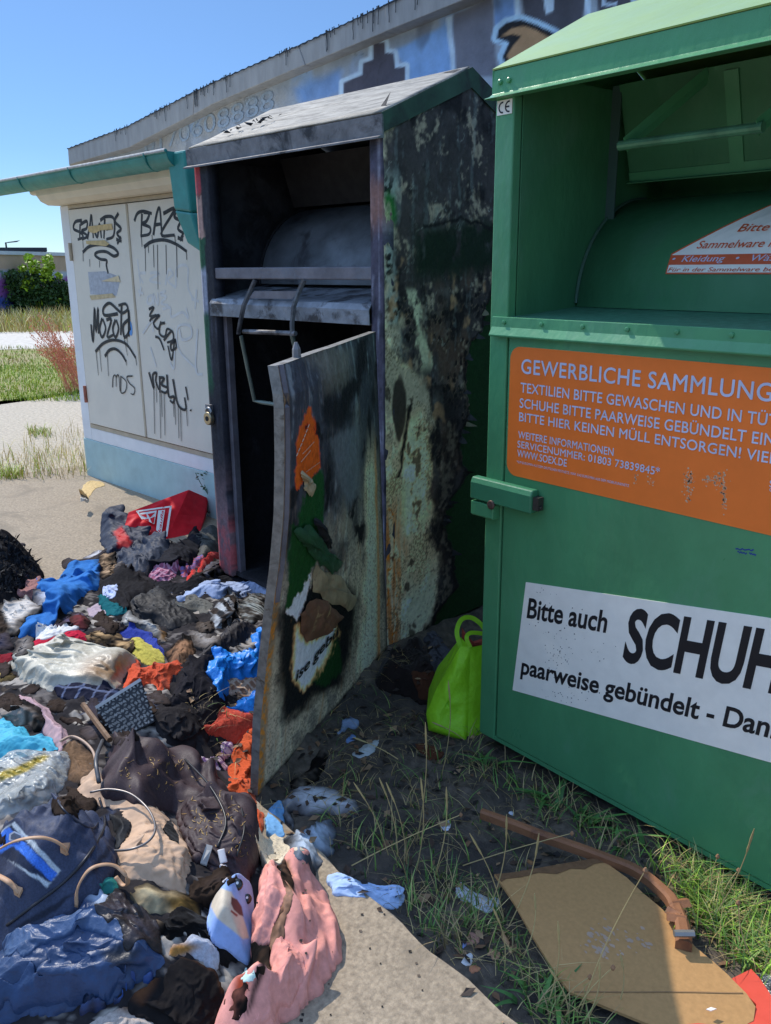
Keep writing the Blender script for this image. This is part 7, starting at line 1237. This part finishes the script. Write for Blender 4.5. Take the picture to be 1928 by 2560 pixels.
# weed at the plinth
m_weed = M('weed_green', (.05, .09, .035), .6, .2, 6, attr=True); rs = np.random.RandomState(12)
wdp = gp(kb([(1120, 330)])[0], .0); weed = thing('plinth_weed', wdp, 'thin green weed growing against the pale blue plinth beside the post', 'weed'); nrmw = np.array([wdp[0], wdp[1], 0]); mb = MB()
for ln in ([(1135, 420), (1085, 200), (1020, 90), (978, 5)], [(1135, 240), (1090, 200), (1045, 95)], [(1130, 100), (1080, 40), (1040, 5)], [(1140, 320), (1095, 320), (1060, 345)], [(1130, 290), (1100, 290), (1070, 310)]):
    P = smooth_line(np.array([onplane(p, wdp, nrmw) for p in kb(ln)]), 5); mb.tube(P, .0022, 5, col=srgb(70, 100, 66))
    for q in P[1:]:
        if rs.rand() < .75: leaves(mb, [q+rs.randn(3)*.010], [.016], rs, [np.array(srgb(60, 92, 60))*rs.uniform(.7, 1.4)], 1.8)
mb.build('stems', m_weed, weed)
# ------------------------------------------------------------------ grass, stalks and litter on the soil strip
rs = np.random.RandomState(21); cbp = dense
G1 = [srgb(92, 130, 58), srgb(118, 150, 66), srgb(72, 108, 48), srgb(130, 150, 80)]; D1 = [srgb(196, 176, 120), srgb(176, 150, 96), srgb(160, 140, 98)]
def spots(px, n_, sp_):
    o = []
    c0 = gp(px, -.02)
    for _ in range(n_):
        x, y = c0[0]+rs.randn()*sp_, c0[1]+rs.randn()*sp_*.8
        if y > GY-.01 and x > GX-.02: continue
        if y < PADY+.015: continue
        if inside(np.array([[x, y]]), cbp)[0]: continue
        o.append((x, y, Hs(x, y)-.006))
    return o
mb = MB(); md_ = MB()
tufts = [(740, 1790, 30, .05), (830, 1850, 60, .06), (870, 1800, 40, .05), (960, 1900, 50, .05), (1000, 1960, 120, .06), (960, 2010, 80, .05), (1050, 1990, 70, .05), (1130, 2080, 70, .04), (1160, 2140, 70, .035), (1190, 2190, 60, .035), (1230, 2230, 80, .04), (960, 1640, 40, .05), (1050, 1660, 40, .06), (900, 1560, 30, .06), (1130, 1700, 50, .05), (1190, 1730, 60, .05), (1260, 1790, 70, .05), (1330, 1830, 50, .05), (1420, 1860, 60, .05), (1300, 1760, 40, .05), (1010, 1590, 40, .05), (1080, 1620, 40, .05), (1500, 1900, 120, .05), (1560, 1940, 240, .06), (1620, 1980, 260, .06), (1640, 2040, 200, .06), (1580, 2010, 140, .05), (1540, 1960, 120, .04), (1660, 2080, 120, .05), (1700, 2040, 100, .07), (780, 1700, 30, .06), (880, 1700, 40, .06), (1000, 1760, 40, .08), (1100, 1850, 30, .06), (880, 1930, 30, .04)]
for x, y, n_, sp_ in tufts:
    lit = x > 1480; P = spots((x*1.1572, y*1.1573), n_ if lit else int(n_*.55), sp_)
    blades(mb, P, .085 if not lit else .10, .0045, rs, G1+([srgb(150, 190, 60)]*2 if lit else [D1[2]]), .9, 4); blades(md_, P[::3], .11, .0028, rs, D1, 1.0, 4)  # tufts standing in the sun get brighter greens painted into the blades
for x, y, n_ in ((1190, 1735, 14), (1250, 1770, 12), (1060, 1650, 8), (1180, 2165, 12), (1540, 1900, 20), (1500, 1850, 10), (1330, 1810, 8), (1250, 1700, 8)):   # broad dandelion-like leaves
    P = spots((x*1.1572, y*1.1573), n_, .03); blades(mb, P, .085, .017, rs, [srgb(84, 128, 60), srgb(66, 108, 54)], 1.5, 5)
n_ = 1700; P = []
while len(P) < n_:
    x, y = rs.uniform(-2.4, .3), rs.uniform(PADY+.02, 2.0)
    if (y > GY-.01 and x > GX-.02) or inside(np.array([[x, y]]), cbp)[0] or pn(np.array(x*5), y*5) < -.15+.3*rs.rand(): continue
    P.append((x, y, Hs(x, y)-.004))
blades(mb, P[:170], .05, .003, rs, G1, 1.2, 3); blades(md_, P[170:], .045, .0020, rs, D1+[srgb(110, 96, 72)]*3, 2.4, 3)
tag(mb.build('soil_grass', m_grass), 'tufts of green grass growing on the dark soil around the green container', 'grass', kind='stuff')
for x0_, y0_, x1_, y1_, sg in ((860, 1850, 815, 1680, 1), (840, 1850, 760, 1690, 1), (880, 1870, 830, 1690, 1), (900, 1880, 905, 1680, 1), (940, 1890, 960, 1700, 1), (900, 1820, 915, 1560, 1), (1130, 2070, 1150, 1930, 1), (1060, 1960, 1090, 1760, 1), (1090, 1990, 1010, 1800, 1), (1100, 2000, 1160, 1800, 1), (1180, 2180, 1200, 1990, 1), (1240, 2200, 1330, 2090, 0), (1250, 2200, 1400, 1880, 0), (1530, 2000, 1625, 1790, 1), (1545, 1960, 1555, 1850, 0), (1560, 1960, 1600, 1880, 0), (1330, 2190, 1335, 2060, 1), (1230, 2210, 1180, 2090, 1), (1260, 2215, 1290, 2080, 1), (1120, 1660, 1130, 1590, 1), (960, 1650, 965, 1470, 1), (1005, 1600, 930, 1560, 1), (860, 1640, 760, 1660, 1), (1000, 1870, 1240, 1800, 0), (760, 1870, 1000, 1760, 0), (1090, 2100, 1060, 1960, 1), (1640, 2100, 1600, 1950, 0), (1210, 2180, 1280, 2110, 0)):
    a = gp((x0_*1.1572, y0_*1.1573), -.02); nv = np.array([a[0], a[1], 0]); b = onplane((x1_*1.1572, y1_*1.1573), a, nv); 
    if abs(b[2]) > .5 or b[2] < .02: b[2] = max(.06, min(.4, abs(b[2])))
    P = [a+(b-a)*t+CR*.015*math.sin(t*2.8)*(1 if sg else -1) for t in np.linspace(0, 1, 9)]; c_ = np.array(srgb(184, 162, 110))*rs.uniform(.8, 1.15); md_.tube(P, np.linspace(.0017, .0010, 9), 5, col=c_)
    if sg: P2 = [P[-3]+(P[-1]-P[-3])*t for t in np.linspace(0, 1, 6)]; md_.tube(P2, [.0012, .0028, .0022, .003, .0022, .0008], 5, col=np.array(srgb(176, 156, 104)))
    else: md_.tube([P[-1]-np.array([0, 0, .006]), P[-1], P[-1]+np.array([0, 0, .006])], [.003, .0055, .002], 6, col=srgb(150, 112, 80))
tag(md_.build('dry_stalks', m_dry), 'dry straw coloured stalks and dead grass over the dark soil', 'dry grass', kind='stuff')
mb = MB()
for i in range(1500):                        # leaf litter, twigs and ash
    x, y = rs.uniform(-2.4, .2), rs.uniform(PADY-.02, 2.3); 
    if (y > GY-.01 and x > GX-.02) or inside(np.array([[x, y]]), cbp)[0]: continue
    z = float(Hs(x, y)); r = rs.uniform(.004, .02)*(1 if i % 6 else 1.5); a = rs.uniform(0, 6.28); c_ = np.array(srgb(*((120, 90, 66), (78, 60, 48), (40, 36, 34), (150, 122, 92), (60, 50, 44))[i % 5]))*rs.uniform(.7, 1.2); ca, sa = math.cos(a), math.sin(a)
    mb.add([(x-ca*r, y-sa*r, z+.002), (x-sa*r*.5, y+ca*r*.5, z+.004+rs.rand()*.008), (x+ca*r, y+sa*r, z+.003+rs.rand()*.006), (x+sa*r*.5, y-ca*r*.5, z+.003)], [(0, 1, 2), (0, 2, 3)], c_)
for i in range(70):                        # charred crumbs strewn on the pavement round the heap
    p = gp((rs.uniform(640, 1150), rs.uniform(2120, 2560))) if i % 2 else gp((rs.uniform(60, 420), rs.uniform(1180, 1420))); x, y = p[:2]
    if y > PADY-.005 and x > -2.5: continue
    r = rs.uniform(.0015, .006); z = float(Hs(x, y)); c_ = np.array(srgb(*((40, 36, 34), (96, 84, 72), (24, 22, 22))[i % 3]))
    mb.add([(x-r, y, z+.001), (x, y+r*.7, z+.003), (x+r, y, z+.001), (x, y-r*.8, z+.002)], [(0, 1, 2), (0, 2, 3)], c_)
tag(mb.build('leaf_litter', m_dry), 'brown leaf litter and charred crumbs scattered over soil and pavement', 'litter', kind='stuff')
